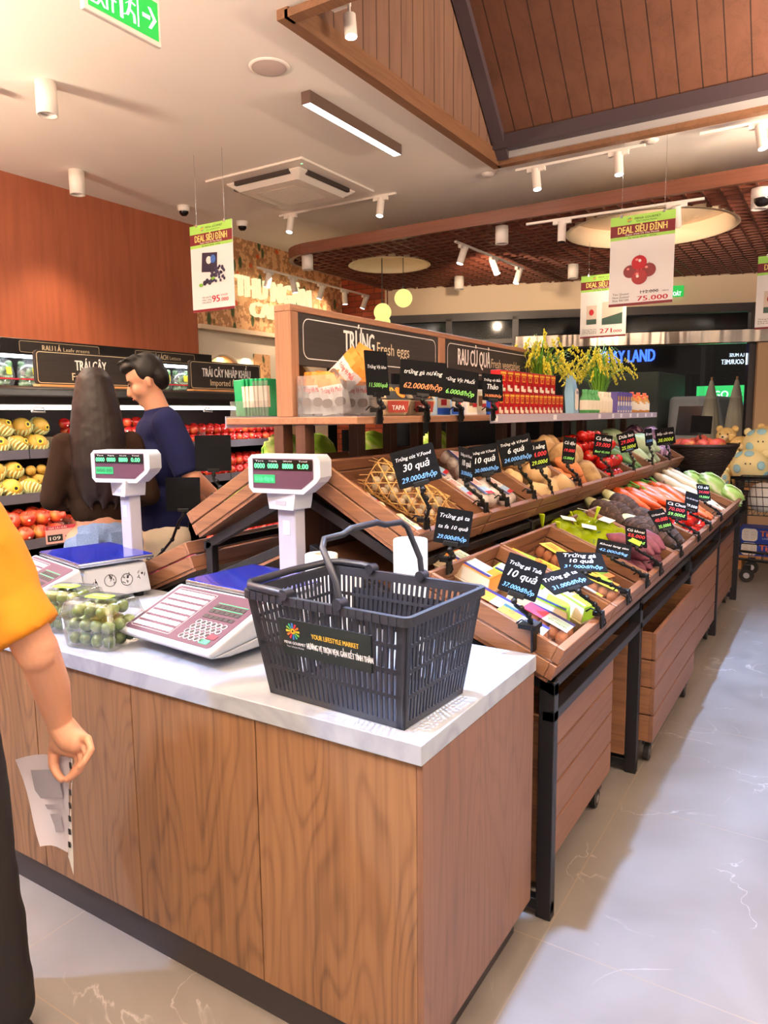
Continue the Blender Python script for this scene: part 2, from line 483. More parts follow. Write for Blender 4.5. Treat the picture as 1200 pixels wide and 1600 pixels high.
W_TRIM = wood('trim_timber', srgb(132, 92, 64), srgb(104, 68, 46), 'y', 0.5, 1.5)
mb = MB().box(wx0 - .05, wy0 - .05, ZC - .05, wx0 + .02, wy1 + .05, ZC + .06)
mb.box(wx0, wy1 - .02, ZC - .05, wx1, wy1 + .05, ZC - .012)
mb.box(wx0, wy0 - .05, ZC - .05, wx1, wy0 + .02, ZC - .012)
struct(mb.build('trim_1', W_TRIM))
BEAM = mat('dark_roof_beam', srgb(70, 56, 62), 0.5)
BAND = mat('grey_roof_band', srgb(168, 160, 158), 0.5)
mb = MB()
def hip(y0, s):
    a = Vector((wx0 + .015, y0, ZC + .02)); b = Vector((wx0 + .015, yr, zr)); w = Vector((0.10, 0, 0)); n = Vector((0, -s * .045, -.045))
    mb.hexa([a, a + w, a + w + n, a + n], [b, b + w, b + w + n, b + n])
hip(wy1, 1); hip(wy0, -1)
for y, s in ((wy1, 1), (wy0, -1)):
    mb.box(wx0 + .02, min(y - s * .02, y - s * .14), ZC + .035, wx1, max(y - s * .02, y - s * .14), ZC + .135)
struct(mb.build('trim_2', BEAM))
mb = MB()
for y, s in ((wy1, 1), (wy0, -1)):
    mb.box(wx0 + .02, min(y, y - s * .04), ZC - .012, wx1, max(y, y - s * .04), ZC + .05)
struct(mb.build('trim_3', BAND))

# walls
mb = MB().box(-6.12, -3.4, 0, -6.0, 5.79, ZC)
struct(mb.build('wall_left', W_WALL))

def leaf_mat():
    m = mat('tropical_leaf_paper', srgb(232, 178, 128), 0.7)
    g = NT(m)
    v = g.coords((1, 1, 1))
    w = g.n('ShaderNodeTexWave', Scale=13.0, Distortion=7.0, Detail=3.0); w.inputs['Detail Scale'].default_value = 1.2
    g.l(v, w.inputs['Vector'])
    c = g.mix(g.ramp(w.outputs['Fac'], [(0.5, (0, 0, 0)), (0.62, (0.8,) * 3)]), srgb(236, 184, 134), srgb(176, 118, 78))
    vo = g.n('ShaderNodeTexVoronoi', Scale=4.2); g.l(v, vo.inputs['Vector'])
    c = g.mix(g.ramp(vo.outputs['Distance'], [(0.11, (1, 1, 1)), (0.15, (0, 0, 0))]), c, srgb(226, 96, 52))
    v2 = g.coords((1, 2.4, 1), rot=(0.7, 0, 0))
    vo2 = g.n('ShaderNodeTexVoronoi', Scale=3.0); g.l(v2, vo2.inputs['Vector'])
    stripe = g.n('ShaderNodeTexWave', Scale=14.0, Distortion=1.0); g.l(v2, stripe.inputs['Vector'])
    lf = g.mix(1.0, g.ramp(vo2.outputs['Distance'], [(0.2, (1, 1, 1)), (0.26, (0, 0, 0))]), g.ramp(stripe.outputs['Fac'], [(0.3, (0, 0, 0)), (0.4, (1, 1, 1))]), 'MULTIPLY')
    c = g.mix(lf, c, srgb(86, 96, 56))
    g.l(c, g.b.inputs['Base Color'])
    return m
LEAF = leaf_mat()
struct(MB().box(-6.12, 5.79, 2.46, -6.0, 8.6, ZC).build('wall_left_cashier', LEAF))
struct(MB().box(-6.9, 5.6, 0, -6.8, 8.7, 2.6).build('wall_left_recess', CREAM))
struct(MB().box(-6.9, 5.80, 2.41, -5.97, 8.49, 2.458).build('trim_4', CREAM))
def brick_mat():
    m = mat('red_brick', srgb(168, 78, 44), 0.8)
    g = NT(m)
    tc = g.n('ShaderNodeTexCoord'); sx = g.n('ShaderNodeSeparateXYZ'); cx = g.n('ShaderNodeCombineXYZ')
    g.l(tc.outputs['Object'], sx.inputs[0]); g.l(sx.outputs[0], cx.inputs[0]); g.l(sx.outputs[2], cx.inputs[1])
    br = g.n('ShaderNodeTexBrick', Scale=1.0); br.inputs['Brick Width'].default_value = 0.21; br.inputs['Row Height'].default_value = 0.075
    br.inputs['Mortar Size'].default_value = 0.006
    br.inputs['Color1'].default_value = (*srgb(186, 88, 50), 1); br.inputs['Color2'].default_value = (*srgb(140, 60, 36), 1); br.inputs['Mortar'].default_value = (*srgb(96, 48, 32), 1)
    g.l(cx.outputs[0], br.inputs['Vector']); g.l(br.outputs['Color'], g.b.inputs['Base Color'])
    return m
struct(MB().box(-6.12, 8.5, 0, -5.25, 8.62, ZC).build('wall_back_brick', brick_mat()))

# slanting shop front: s runs along it from the brick corner
SF = Matrix.Translation((-5.29, 8.49, 0)) @ Matrix.Rotation(math.atan2(.357, .934), 4, 'Z')
struct(MB().box(0, 0, 2.76, 4.62, .16, ZC, M=SF).build('wall_front_bulkhead', CREAM))
struct(MB().box(4.62, -.1, 0, 5.6, .16, ZC, M=SF).build('wall_front_pier', mat('beige_pier', srgb(206, 172, 138), .8)))
FRAME = mat('dark_window_frame', srgb(56, 46, 46), 0.4)
mb = MB().box(0, -.03, 2.66, 4.62, .1, 2.76, M=SF)
for s in (0.04, 0.86, 1.72, 4.58):
    mb.box(s - .04, -.03, 0, s + .04, .1, 2.7, M=SF)
mb.box(0, -.02, 2.36, 1.72, .1, 2.42, M=SF).box(0, -.02, .0, 1.72, .1, .12, M=SF)
struct(mb.build('window_1_frame', FRAME))
struct(MB().box(0.05, .03, .1, 1.7, .045, 2.68, M=SF).box(1.76, .03, 2.44, 4.56, .045, 2.68, M=SF).build('window_1', GLASS))
BAR = mat('polished_door_header', srgb(160, 148, 138), 0.16, 1.0)
_g = NT(BAR); _n = _g.n('ShaderNodeTexNoise', Scale=1.0, Detail=2.0); _g.l(_g.coords((3.5, 3.5, .4)), _n.inputs['Vector']); _g.bump(_n.outputs['Fac'], .6, .05)
struct(MB().box(1.72, -.14, 2.275, 5.5, .03, 2.44, M=SF).build('door_1_header', BAR, bevel=.01))
struct(MB().box(1.76, .05, .0, 4.06, .065, 2.3, M=SF).box(4.0, .02, .0, 4.56, .032, 2.3, M=SF).build('door_1', GLASS))

# egg-crate grille ceiling with two round openings, rounded corner on its left
GR = mat('rust_grille', srgb(112, 58, 41), 0.5)
zg = 3.10
circ = ((-4.36, 7.1, 0.43), (-1.60, 7.12, 0.72))
gx0, gy0 = -5.2, 6.10
import itertools
def spans(lo, hi, cuts):
    out = [(lo, hi)]
    for a, b in cuts:
        nx = []
        for p, q in out:
            if b <= p or a >= q: nx.append((p, q))
            else:
                if a > p: nx.append((p, a))
                if b < q: nx.append((b, q))
        out = nx
    return out
def sf_y(x): return 8.49 + (x + 5.29) * .357 / .934
mb = MB()
step, tk, ht = 0.125, 0.016, 0.045
x = gx0 + .05
while x < 3.4:
    lo = gy0 + (0.5 - math.sqrt(max(0.25 - (gx0 + .5 - x) ** 2, 0)) if x < gx0 + .5 else 0)
    cuts = []
    for cx_, cy_, r in circ:
        d = r * r - (x - cx_) ** 2
        if d > 0: cuts.append((cy_ - math.sqrt(d), cy_ + math.sqrt(d)))
    for a, b in spans(lo, min(max(sf_y(x), 8.5), 11.5), cuts):
        mb.box(x - tk / 2, a, zg, x + tk / 2, b, zg + ht)
    x += step
y = gy0 + .05
while y < 11.5:
    lo = gx0 + (0.5 - math.sqrt(max(0.25 - (gy0 + .5 - y) ** 2, 0)) if y < gy0 + .5 else 0)
    if y > 8.5: lo = max(lo, -5.29 + (y - 8.49) * .934 / .357)
    cuts = []
    for cx_, cy_, r in circ:
        d = r * r - (y - cy_) ** 2
        if d > 0: cuts.append((cx_ - math.sqrt(d), cx_ + math.sqrt(d)))
    for a, b in spans(lo, 3.4, cuts):
        mb.box(a, y - tk / 2, zg, b, y + tk / 2, zg + ht)
    y += step
struct(mb.build('ceiling_grille', GR))
struct(MB().box(gx0 + .25, gy0 + 1.1, zg + .365, 3.4, 11.5, zg + .375).build('ceiling_grille_shade', mat('painted_grille_shade', srgb(22, 11, 9), .95)))  # near-black sheet paints the shade seen through the grille
mb = MB()
edge = [(3.4, gy0)] + [(gx0 + .5 - .5 * math.sin(t), gy0 + .5 - .5 * math.cos(t)) for t in [PI / 2 * k / 8 for k in range(9)]] + [(gx0, 8.5)]
for (xa, ya), (xb, yb) in zip(edge, edge[1:]):
    d = Vector((xb - xa, yb - ya, 0)).normalized(); n = Vector((-d.y, d.x, 0)) * .025
    a, b = Vector((xa, ya, 0)), Vector((xb, yb, 0))
    z0, z1 = Vector((0, 0, zg - .015)), Vector((0, 0, zg + .09))
    mb.hexa([a - n + z0, a + n + z0, a + n + z1, a - n + z1], [b - n + z0, b + n + z0, b + n + z1, b - n + z1])
struct(mb.build('trim_5', wood('grille_edge_timber', srgb(118, 68, 46), srgb(92, 50, 34), 'x', .5, 1.5)))
for i, (cx_, cy_, r) in enumerate(circ):                    # cream drums let into the grille
    mb = MB().lathe([(r + .025, zg - .012), (r - .015, zg - .012), (r - .015, zg + .155)], 48, 0, Matrix.Translation((cx_, cy_, 0)))
    mb.lathe([(r, zg + .15), (0.001, zg + .15)], 48, 0, Matrix.Translation((cx_, cy_, 0)))
    struct(mb.build('trim_%d' % (6 + i), CREAM))

# night street beyond the glass; dark walls and roof added to shut out world light
NIGHT = mat('night_dark', srgb(16, 14, 16), .9)
mb = MB().box(-12, 19, 0, 7, 19.2, 8).box(-12.2, 9, 0, -12, 19, 8).box(7, 6, 0, 7.2, 19, 8)
mb.box(-12.2, 12.8, 6.0, 7.2, 19.2, 6.2).box(-12.2, 8.7, 3.7, -5.3, 12.8, 3.9)
struct(mb.build('wall_night_backdrop', NIGHT))
struct(MB().box(-12, 8.6, -.02, -7.2, 19, .005).box(-7.2, 13.4, -.02, 6, 19, .005).build('floor_street', mat('asphalt', srgb(40, 38, 40), .8)))
struct(MB().box(2.6, .9, 0, 3.9, 1.4, 4, M=Matrix.Translation((-2.55, 10.2, 0)) @ Matrix.Rotation(R(21), 4, 'Z')).build('wall_street_pier', mat('tan_cladding', srgb(150, 112, 86), .6)))
# ================================================================ weighing counter
def marble_mat():
    m = mat('white_marble', srgb(226, 226, 230), 0.25)
    g = NT(m); v = g.coords((1, 1, 1), rot=(0, 0, .5))
    n = g.n('ShaderNodeTexNoise', Scale=1.3, Detail=5.0, Distortion=2.0); g.l(v, n.inputs['Vector'])
    g.l(g.ramp(n.outputs['Fac'], [(.44, srgb(166, 172, 183)), (.5, srgb(148, 154, 168)), (.56, srgb(166, 172, 183))]), g.b.inputs['Base Color'])
    return m
MARBLE = marble_mat()
CT = thing('service_counter', 'long wooden weighing counter with white marble top and dark kick plate', 'counter', (0, 0, 0))
MB().box(-2.95, 1.178, .766, -.661, 1.81, .8095).build('countertop', MARBLE, CT, .002, 2)
xs = [-2.95, -2.838, -2.402, -1.968, -1.534, -1.1027, -.676]
for xa, xb in zip(xs, xs[1:]):
    MB().box(xa + .0015, 1.187, .103, xb - .0015, 1.205, .764).build('front_panel', W_COUNTER, CT, .001, 1)
MB().box(-.677, 1.187, .103, -.663, 1.80, .764).build('side_panel', W_SIDE, CT, .001, 1)
MB().box(-2.94, 1.205, .1, -.68, 1.79, .762).build('carcass', mat('dark_carcass', srgb(60, 40, 30), .8), CT)
MB().box(-2.94, 1.207, 0, -.703, 1.78, .1).build('kick_plate', mat('dark_kick_plate', srgb(48, 42, 44), .45), CT)

# ================================================================ produce stands (two-sided, stepped)
XC = -1.52                                                   # spine
Y0, PITCH = 1.84, 0.525
PY = [1.873, 2.92, 3.99, 5.07, 6.14]
def stand(i, label):
    ya, yb = PY[i], PY[i + 1]
    st = thing('display_stand', label, 'display stand', (XC, ya, 0), 0, 'stepped produce stands')
    L = yb - ya
    fr = MB()
    for s in (1, -1):
        def bx(x0, y0, z0, x1, y1, z1):
            a, b = sorted((s * x0, s * x1))
            fr.box(a, y0, z0, b, y1, z1)
        for y in (([0, L - .035] if i != 1 else [L - .035]) if i != 3 else [L - .035]):
            fat = .035
            if not (i == 1 and y > 0) : bx(.845, y, 0, .89, y + fat, .716)
            bx(.40, y, 0, .43, y + fat, 1.0)
            bx(.0, y + .002, .02, .89, y + fat - .002, .055)
            for (xa, za), (xb, zb) in (((.89, .71), (.43, .885)), ((.44, 1.0), (.03, 1.20)), ((.42, .875), (.05, 1.03))):
                fr.hexa([(s * xa, y, za - .035), (s * xa, y + fat, za - .035), (s * xa, y + fat, za), (s * xa, y, za)],
                        [(s * xb, y, zb - .035), (s * xb, y + fat, zb - .035), (s * xb, y + fat, zb), (s * xb, y, zb)])
        bx(.855, 0, .69, .885, L, .716)
        bx(.855, 0, .60, .89, L, .63)
        bx(.41, 0, .975, .43, L, 1.0)
        if i == 1: bx(.865, L - .03, .60, .89, L - .001, .716)
    fr.build('frame', BLACK, st, .002, 1)
    pn = MB().box(-.02, .01, .05, .02, L - .01, 1.2)
    pn.build('back_board', W_DARK, st)
    if i == 0: MB().box(.60, L - .05, .08, .845, L - .037, .57).build('end_board', W_CRATEX, st)
    if i == 0: MB().box(.30, .04, .08, .845, .052, .57).build('end_board', W_CRATEX, st)
    tr = MB()
    for s in (1, -1):
        for x0, z0, x1, z1 in ((.04, 1.0, .40, .84),):
            tr.hexa([(s * x0, .0, z0 - .01), (s * x0, L, z0 - .01), (s * x0, L, z0), (s * x0, .0, z0)], [(s * x1, .0, z1 - .01), (s * x1, L, z1 - .01), (s * x1, L, z1), (s * x1, .0, z1)])
    tr.build('tier_board', W_CRATE, st)
    return st
for i, l in enumerate(('stepped black steel stand right behind the white marble counter, carrying the egg crates',
                       'stepped black steel stand second from the counter, carrying netted avocados and taro',
                       'stepped black steel stand third from the counter, carrying carrots and tomatoes',
                       'stepped black steel stand farthest from the counter, carrying radishes and cabbage')):
    stand(i, l)

def crate(name_label, x_back, z_back, x_front, z_front, y0, w, s=1, hb=.10):
    """sloping two-slat tray; front lip at x_front (towards the aisle), s=-1 mirrors it about the spine"""
    t = thing('wooden_crate', name_label, 'crate', (XC, y0, 0), 0, 'slatted wooden produce crates')
    def P(u, y, h):                     # u 0 front .. 1 back along the slope, h above the tray floor
        x = x_front + (x_back - x_front) * u; z = z_front + (z_back - z_front) * u
        dx, dz = x_back - x_front, z_back - z_front
        n = math.hypot(dx, dz)
        return (s * (x - XC + h * dz / n * -1 * -1), y, z + h * abs(dx) / n)
    def slab(mb, u0, u1, ya, yb, h0, h1):
        mb.hexa([P(u0, ya, h0), P(u1, ya, h0), P(u1, ya, h1), P(u0, ya, h1)], [P(u0, yb, h0), P(u1, yb, h0), P(u1, yb, h1), P(u0, yb, h1)])
    d = .035
    bt = MB(); slab(bt, 0, 1, .005, w - .005, -.012, 0); bt.build('tray_floor', W_CRATE, t)
    fb = MB()
    for h0, h1 in ((0, hb * .46), (hb * .52, hb)):
        slab(fb, -.02, .03, 0, w, h0, h1)
    fb.build('front_board', W_CRATE, t, .002, 1)
    bb = MB()
    for h0, h1 in ((0, hb * .46), (hb * .52, hb)):
        slab(bb, .97, 1.0, 0, w, h0, h1)
    bb.build('rear_board', W_CRATE, t, .002, 1)
    for ya in (0, w - .014):
        sb = MB()
        for h0, h1 in ((0, hb * .46), (hb * .52, hb)):
            slab(sb, .03, .97, ya, ya + .014, h0, h1)
        sb.build('side_board', W_CRATEX, t, .002, 1)
    return t
LOW = ['holding cartons and orange labelled packs of chicken eggs', 'holding yellow labelled clear egg packs', 'holding netted avocados and purple sweet potatoes', 'holding big brown taro roots', 'holding carrots behind a few tomatoes', 'holding orange carrots only', 'holding white radishes', 'holding green cabbage at the far end']
UP = ['holding the woven basket of quail eggs', 'holding clear packs of white eggs', 'holding pale jicama roots', 'holding knobbly celeriac and cassava', 'holding a heap of red tomatoes', 'holding green cucumbers', 'holding pale green gourds', 'holding purple cabbage']
def cy(i): return Y0 + i * PITCH
for i in range(8):
    crate('lower tray crate ' + LOW[i], -1.045, .905, -.64, .735, cy(i), PITCH - .012)
    crate('upper tray crate ' + UP[i], -1.44, 1.235, -1.085, 1.03, cy(i), PITCH - .012, hb=.09)
for i in range(2):
    crate('lower tray crate on the hidden aisle side, %s' % ('near the weighing counter' if i == 0 else 'behind the onions'), -1.06, .905, -.655, .735, cy(i), PITCH - .012, -1)
    crate('upper tray crate on the hidden aisle side, %s' % ('near the weighing counter' if i == 0 else 'holding the green lettuce'), -1.44, 1.235, -1.085, 1.03, cy(i), PITCH - .012, -1, hb=.09)

# rolling bins under the stands
GAP_SHADE = mat('slat_gap_shade', srgb(30, 20, 15), .9)  # dark sheet behind the slats paints the shade in their gaps
def caster(parent, x, y, h):
    w = MB().cyl((-.011, 0, 0), (.011, 0, 0), .035, 18)
    o = w.build('caster_wheel', RUBBER, parent, loc=(x, y, .036))
    MB().cyl((-.014, 0, 0), (.014, 0, 0), .018, 14).build('hub', CHROME, o)
    f = MB().box(-.018, -.012, .03, -.014, .03, h - .036).box(.014, -.012, .03, .018, .03, h - .036).box(-.02, -.02, h - .042, .02, .034, h - .036)
    f.build('fork', STEEL_DARK, o)
def bin_(label, x, y0, y1, zt, zb=.11):
    t = thing('rolling_bin', label, 'bin', (x, y0, 0), 0, 'slatted bins on casters')
    L = y1 - y0; n = 4; hs = (zt - zb) / n
    for k in range(n):
        MB().box(-.016, 0, zb + k * hs + .004, 0, L, zb + (k + 1) * hs - .004).build('front_slat', W_BIN, t, .0015, 1)
    e = MB()
    for k in range(n):
        e.box(-.45, 0, zb + k * hs + .003, -.016, .014, zb + (k + 1) * hs - .003)
        e.box(-.45, L - .014, zb + k * hs + .003, -.016, L, zb + (k + 1) * hs - .003)
    e.box(-.020, .014, zb, -.0165, L - .014, zt - .01, 1).box(-.464, 0, zb, -.45, L, zt).box(-.45, .014, zb, -.016, L - .014, zb + .012)
    e.build('bin_body', [W_CRATEX, GAP_SHADE], t, .0015, 1)
    for xx in (-.035, -.40):
        for yy in (.08, L - .08):
            caster(t, xx, yy, zb)
    return t
bin_('slatted wooden bin on casters under the egg stand', -.668, 1.94, 2.64, .585)
bin_('slatted wooden bin pulled forward past its posts, second from the counter', -.585, 2.965, 3.93, .575)
bin_('slatted wooden bin third from the counter on black casters', -.640, 4.03, 5.02, .59)
bin_('slatted wooden bin at the far end of the stands', -.66, 5.16, 6.05, .59)

# top shelf, its posts and the header with the two boards
SH = thing('spine_shelf', 'long oak shelf running over the middle of the produce stands', 'shelf', (XC, Y0, 0))
MB().box(-.27, 0, 1.424, .27, 4.16, 1.447).build('shelf_board', W_FRAME, SH, .002, 1)
for k, y in enumerate((.03, .33, .70, .92, 1.26, 1.63, 1.90, 2.26, 2.60, 2.95, 3.30, 3.70, 4.06)):
    for s in ((1, -1) if k in (0, 3, 6, 9, 12) else (1,) if k % 2 else (-1,)):
        MB().cbox((s * .045, y, 1.339), (.04, .05, .168)).build('shelf_post', W_DARK, SH, .002, 1)
MB().box(-.068, 0, 1.205, .068, 4.16, 1.253).build('shelf_rail', W_DARK, SH, .002, 1)
pr = MB().box(.271, .98, 1.412, .275, 4.16, 1.45)
pr.box(-.275, 0, 1.412, -.271, 4.16, 1.452)
pr.build('price_rail', mat('frosted_price_rail', srgb(206, 196, 206), .3, alpha=.75), SH)
for y in (1.0, 1.75, 2.55, 2.85, 3.05, 3.3, 3.5, 3.75, 3.95): MB().box(.276, y, 1.418, .277, y + .05, 1.444).build('price_ticket', PAPER, SH)
HD = thing('header_frame', 'oak header frame over the shelf holding the dark Fresh eggs and Fresh vegetables boards', 'header', (XC, Y0, 0))
hz0, hz1 = 1.6, 1.802
MB().box(-.045, 0, hz1 - .022, .022, 2.10, hz1).build('top_rail', W_FRAME, HD, .002, 1)
for y in (0, 1.0, 2.06):
    MB().box(-.045, y, 1.4475, .022, y + (.04 if y != 1.0 else .06), hz1 - .022).build('upright', W_FRAMEZ, HD, .002, 1)
for y0, y1, big, small, bx, sx_, bs, w in ((.04, 1.0, 'TRỨNG', 'Fresh eggs', .49, .51, .105, .195), (1.06, 2.06, 'RAU CỦ QUẢ', 'Fresh vegetables', 1.545, 1.56, .105, .355)):
    b = MB().box(-.02, y0, 1.615, .018, y1, hz1 - .022).build('sign_board', W_SIGN, HD)
    mb = MB()
    M = frame((.0195, (y0 + y1) / 2, 1.70), (0, 1, 0), (0, 0, 1))
    ring_flat(mb, y1 - y0 - .05, .13, .03, .003, 0, M)
    fit(mb, frame((.0195, bx - w, 1.675), (0, 1, 0), (0, 0, 1)), big, bs, w, bold=.02)
    mb.build('lettering', INK_WHITE, b)
    mb = MB(); fit(mb, frame((.0195, sx_, 1.678), (0, 1, 0), (0, 0, 1)), small, .064, .24 if y0 < 1 else .375); mb.build('lettering', INK_CREAM, b)
# ================================================================ on the weighing counter
ZT = .8095
MAUVE = mat('mauve_panel', srgb(80, 48, 68), .5)
LCD = mat('dark_display_window', srgb(18, 18, 20), .15)
DIGIT = mat('lit_green_digits', (0, 0, 0), .5, emit=(.12, 1.0, .30), estr=2.2)
LCD_GREEN = mat('lit_green_screen', srgb(30, 120, 70), .3, emit=(.05, .55, .22), estr=.55)
PLATTER = mat('blue_platter_film', srgb(38, 48, 150), .12, coat=.6)
KEY_W = mat('white_key', srgb(228, 224, 228), .5)
KEY_B = mat('black_key', srgb(40, 36, 40), .5)
def scale_(label, loc, rz, msg, turn):
    t = thing('label_scale', label, 'scale', loc, rz, 'label printing scales')
    # body: x -.19...19, y -.22 (customer keyboard side) .. .24
    body = MB()
    body.hexa([(-.185, -.02, .018), (.185, -.02, .018), (.185, .235, .018), (-.185, .235, .018)], [(-.17, .0, .125), (.17, .0, .125), (.17, .225, .125), (-.17, .225, .125)])
    bo = body.build('body', WHITE, t, .008, 3)
    for sx in (-.15, .15):
        for yy in (-.0, .20):
            MB().cyl((sx, yy, 0), (sx, yy, .02), .018, 12).build('foot', RUBBER, t)
    # sloping keyboard housing
    kb = MB()
    a = [(-.19, -.175, .020), (.19, -.175, .020), (.19, -.01, .020), (-.19, -.01, .020)]
    md = [(-.20, -.245, .034), (.20, -.245, .034), (.20, -.01, .06), (-.20, -.01, .06)]
    c = [(-.20, -.250, .052), (.20, -.250, .052), (.20, -.025, .140), (-.20, -.025, .140)]
    kb.hexa(a, md).hexa(md, c)
    ho = kb.build('keyboard_housing', WHITE, t, .010, 3)
    ex = Vector((1, 0, 0)); ey = Vector((0, .225, .088)).normalized(); nz = ex.cross(ey)
    M0 = frame(Vector((0, -.1375, .096)) + nz * .0012, ex, ey)
    pn = MB(); rplate(pn, .365, .215, .012, .002, 0, M0); po = pn.build('keyboard_panel', MAUVE, ho)
    M1 = M0 @ Matrix.Translation((0, 0, .0012))
    k = MB()
    for r in range(7):
        for cc in range(9):
            rplate(k, .0158, .0165, .002, .001, 0, M1 @ Matrix.Translation((-.158 + cc * .0185, -.078 + r * .0262, 0)))
    k.build('preset_keys', KEY_W, ho)
    k = MB()
    for r in range(7):
        for cc in range(5 if r < 2 else 6):
            if r < 4:
                rplate(k, .0185, .0185, .009, .0006, 3, M1 @ Matrix.Translation((.048 + cc * .0205, -.085 + r * .0215, -.0006))); rplate(k, .0140, .0140, .007, .001, 0, M1 @ Matrix.Translation((.048 + cc * .0205, -.085 + r * .0215, 0)))
            else:
                rplate(k, .018, .014, .002, .001, 0, M1 @ Matrix.Translation((.048 + cc * .0205, -.088 + r * .0235, 0)))
    rplate(k, .034, .017, .003, .001, 1, M1 @ Matrix.Translation((.145, -.088, 0)))
    rplate(k, .034, .017, .003, .001, 2, M1 @ Matrix.Translation((.152, -.066, 0)))
    for r in (5, 6):
        M2 = M1 @ Matrix.Translation((.1, -.076 + r * .0235, .0004)); rplate(k, .12, .003, .001, .0005, 1, M2)
    k.build('number_keys', [KEY_B, mat('green_key', srgb(60, 170, 120), .5), mat('maroon_key', srgb(120, 40, 60), .5), KEY_W], ho)
    fr_ = MB(); ring_flat(fr_, .172, .19, .006, .0012, 0, M0 @ Matrix.Translation((-.081, 0, .0008))); fr_.build('key_border', INK_WHITE, ho)
    # platter
    pl = MB().cbox((0, .115, .143), (.36, .275, .014)).build('platter', CHROME, t, .003, 2)
    MB().cbox((0, .115, .1512), (.352, .267, .003)).build('platter_film', PLATTER, pl)
    MB().cyl((0, .115, .12), (0, .115, .138), .06, 20).build('platter_support', GREY, t)
    # pictograms on the right flank
    pg = MB(); q = random.Random(3)
    for i, y in enumerate((.03, .085, .145, .20)):
        zc_ = .072 + .006 * (i % 2); Mp = frame((.1855 - (zc_ - .018) / .107 * .015 + .0012, y, zc_), (0, 1, 0), (-.14, 0, 1))
        if i in (1, 2): ring_flat(pg, .044, .044, .022, .0022, 0, Mp)
        for k in range(7):
            x0, y0_ = q.uniform(-.014, .014), q.uniform(-.013, .013); a0 = q.uniform(0, 3.1); l_ = q.uniform(.005, .012)
            pg.tube([Mp @ Vector((x0, y0_, .0002)), Mp @ Vector((x0 + l_ * math.cos(a0), y0_ + l_ * math.sin(a0), .0002))], .0011, 4)
        pg.ell(Mp @ Vector((.004, .008, 0)), (.0006, .004, .004), 8, 5)
    pg.build('printed_pictograms', INK_DARK, bo)
    # column and display head
    MB().box(-.038, .237, .02, .038, .283, .37).build('column', GREY, t, .004, 2)
    MB().box(-.014, .2355, .27, .014, .2365, .315).build('sticker', PAPER, t)
    hd = MB()
    hd.prism([(-.052, .352), (.052, .352), (.058, .38), (.064, .415), (-.064, .415), (-.058, .38)], (.215, .295))
    hd.build('neck', WHITE, t, .006, 3)
    MB().box(-.022, .2135, .367, .022, .2145, .380).build('neck_slot', GREY, t)
    t_ = Matrix.Translation((.012, 0, -.038))
    out = [(-.13, .458), (-.115, .442), (.07, .442), (.117, .478), (.13, .495), (.13, .546), (.115, .562), (-.115, .562), (-.13, .548)]
    dh = MB().prism(out, (.205, .275)).build('display_head', WHITE, t, .010, 3)
    cp, sp = math.cos(turn), math.sin(turn)
    dh.location = (.012 + .26 * sp, .26 * (1 - cp), -.038); dh.rotation_euler = (0, 0, turn)
    inn = [(-.112, .458), (.064, .458), (.106, .490), (.106, .55), (-.112, .55)]
    MB().add([(x, .2035, z) for x, z in inn], [(0, 1, 2, 3, 4)]).build('display_panel', MAUVE, dh)
    w = MB().box(-.108, .2022, .514, .104, .203, .547).build('display_window', LCD, dh)
    dg = MB()
    for i, (x, s_) in enumerate(((-.085, '0000'), (-.036, '0000'), (.018, '88000'), (.072, '0.00'))):
        fit(dg, frame((x - .019, .2015, .520), (1, 0, 0), (0, 0, 1)), s_, .022, .038, bold=.03)
    dg.build('digits', DIGIT, w)
    lb = MB()
    for i, x in enumerate((-.085, -.036, .018, .072)):
        fit(lb, frame((x - .015, .2015, .5405), (1, 0, 0), (0, 0, 1)), ('Tare', 'Weight/kg', 'Unit price', 'Total')[i], .0065, .03)
    lb.build('caption', INK_WHITE, w)
    g2 = MB().box(-.108, .2022, .474, -.03, .203, .500).build('message_screen', LCD_GREEN, dh)
    m_ = MB(); fit(m_, frame((-.103, .2015, .482), (1, 0, 0), (0, 0, 1)), msg, .016, .068); m_.build('digits', INK_DARK if 'Lộc' not in msg else DIGIT, g2)
    return t
scale_('white label scale with mauve keypad standing beside the shopping basket', (-1.492, 1.525, ZT), R(-5), 'Gà Lộc 450g Up', R(12))
scale_('white label scale with pictograms on its flank, behind the boxes of green fruit', (-2.335, 1.56, ZT), R(-13), '000.00', R(26))

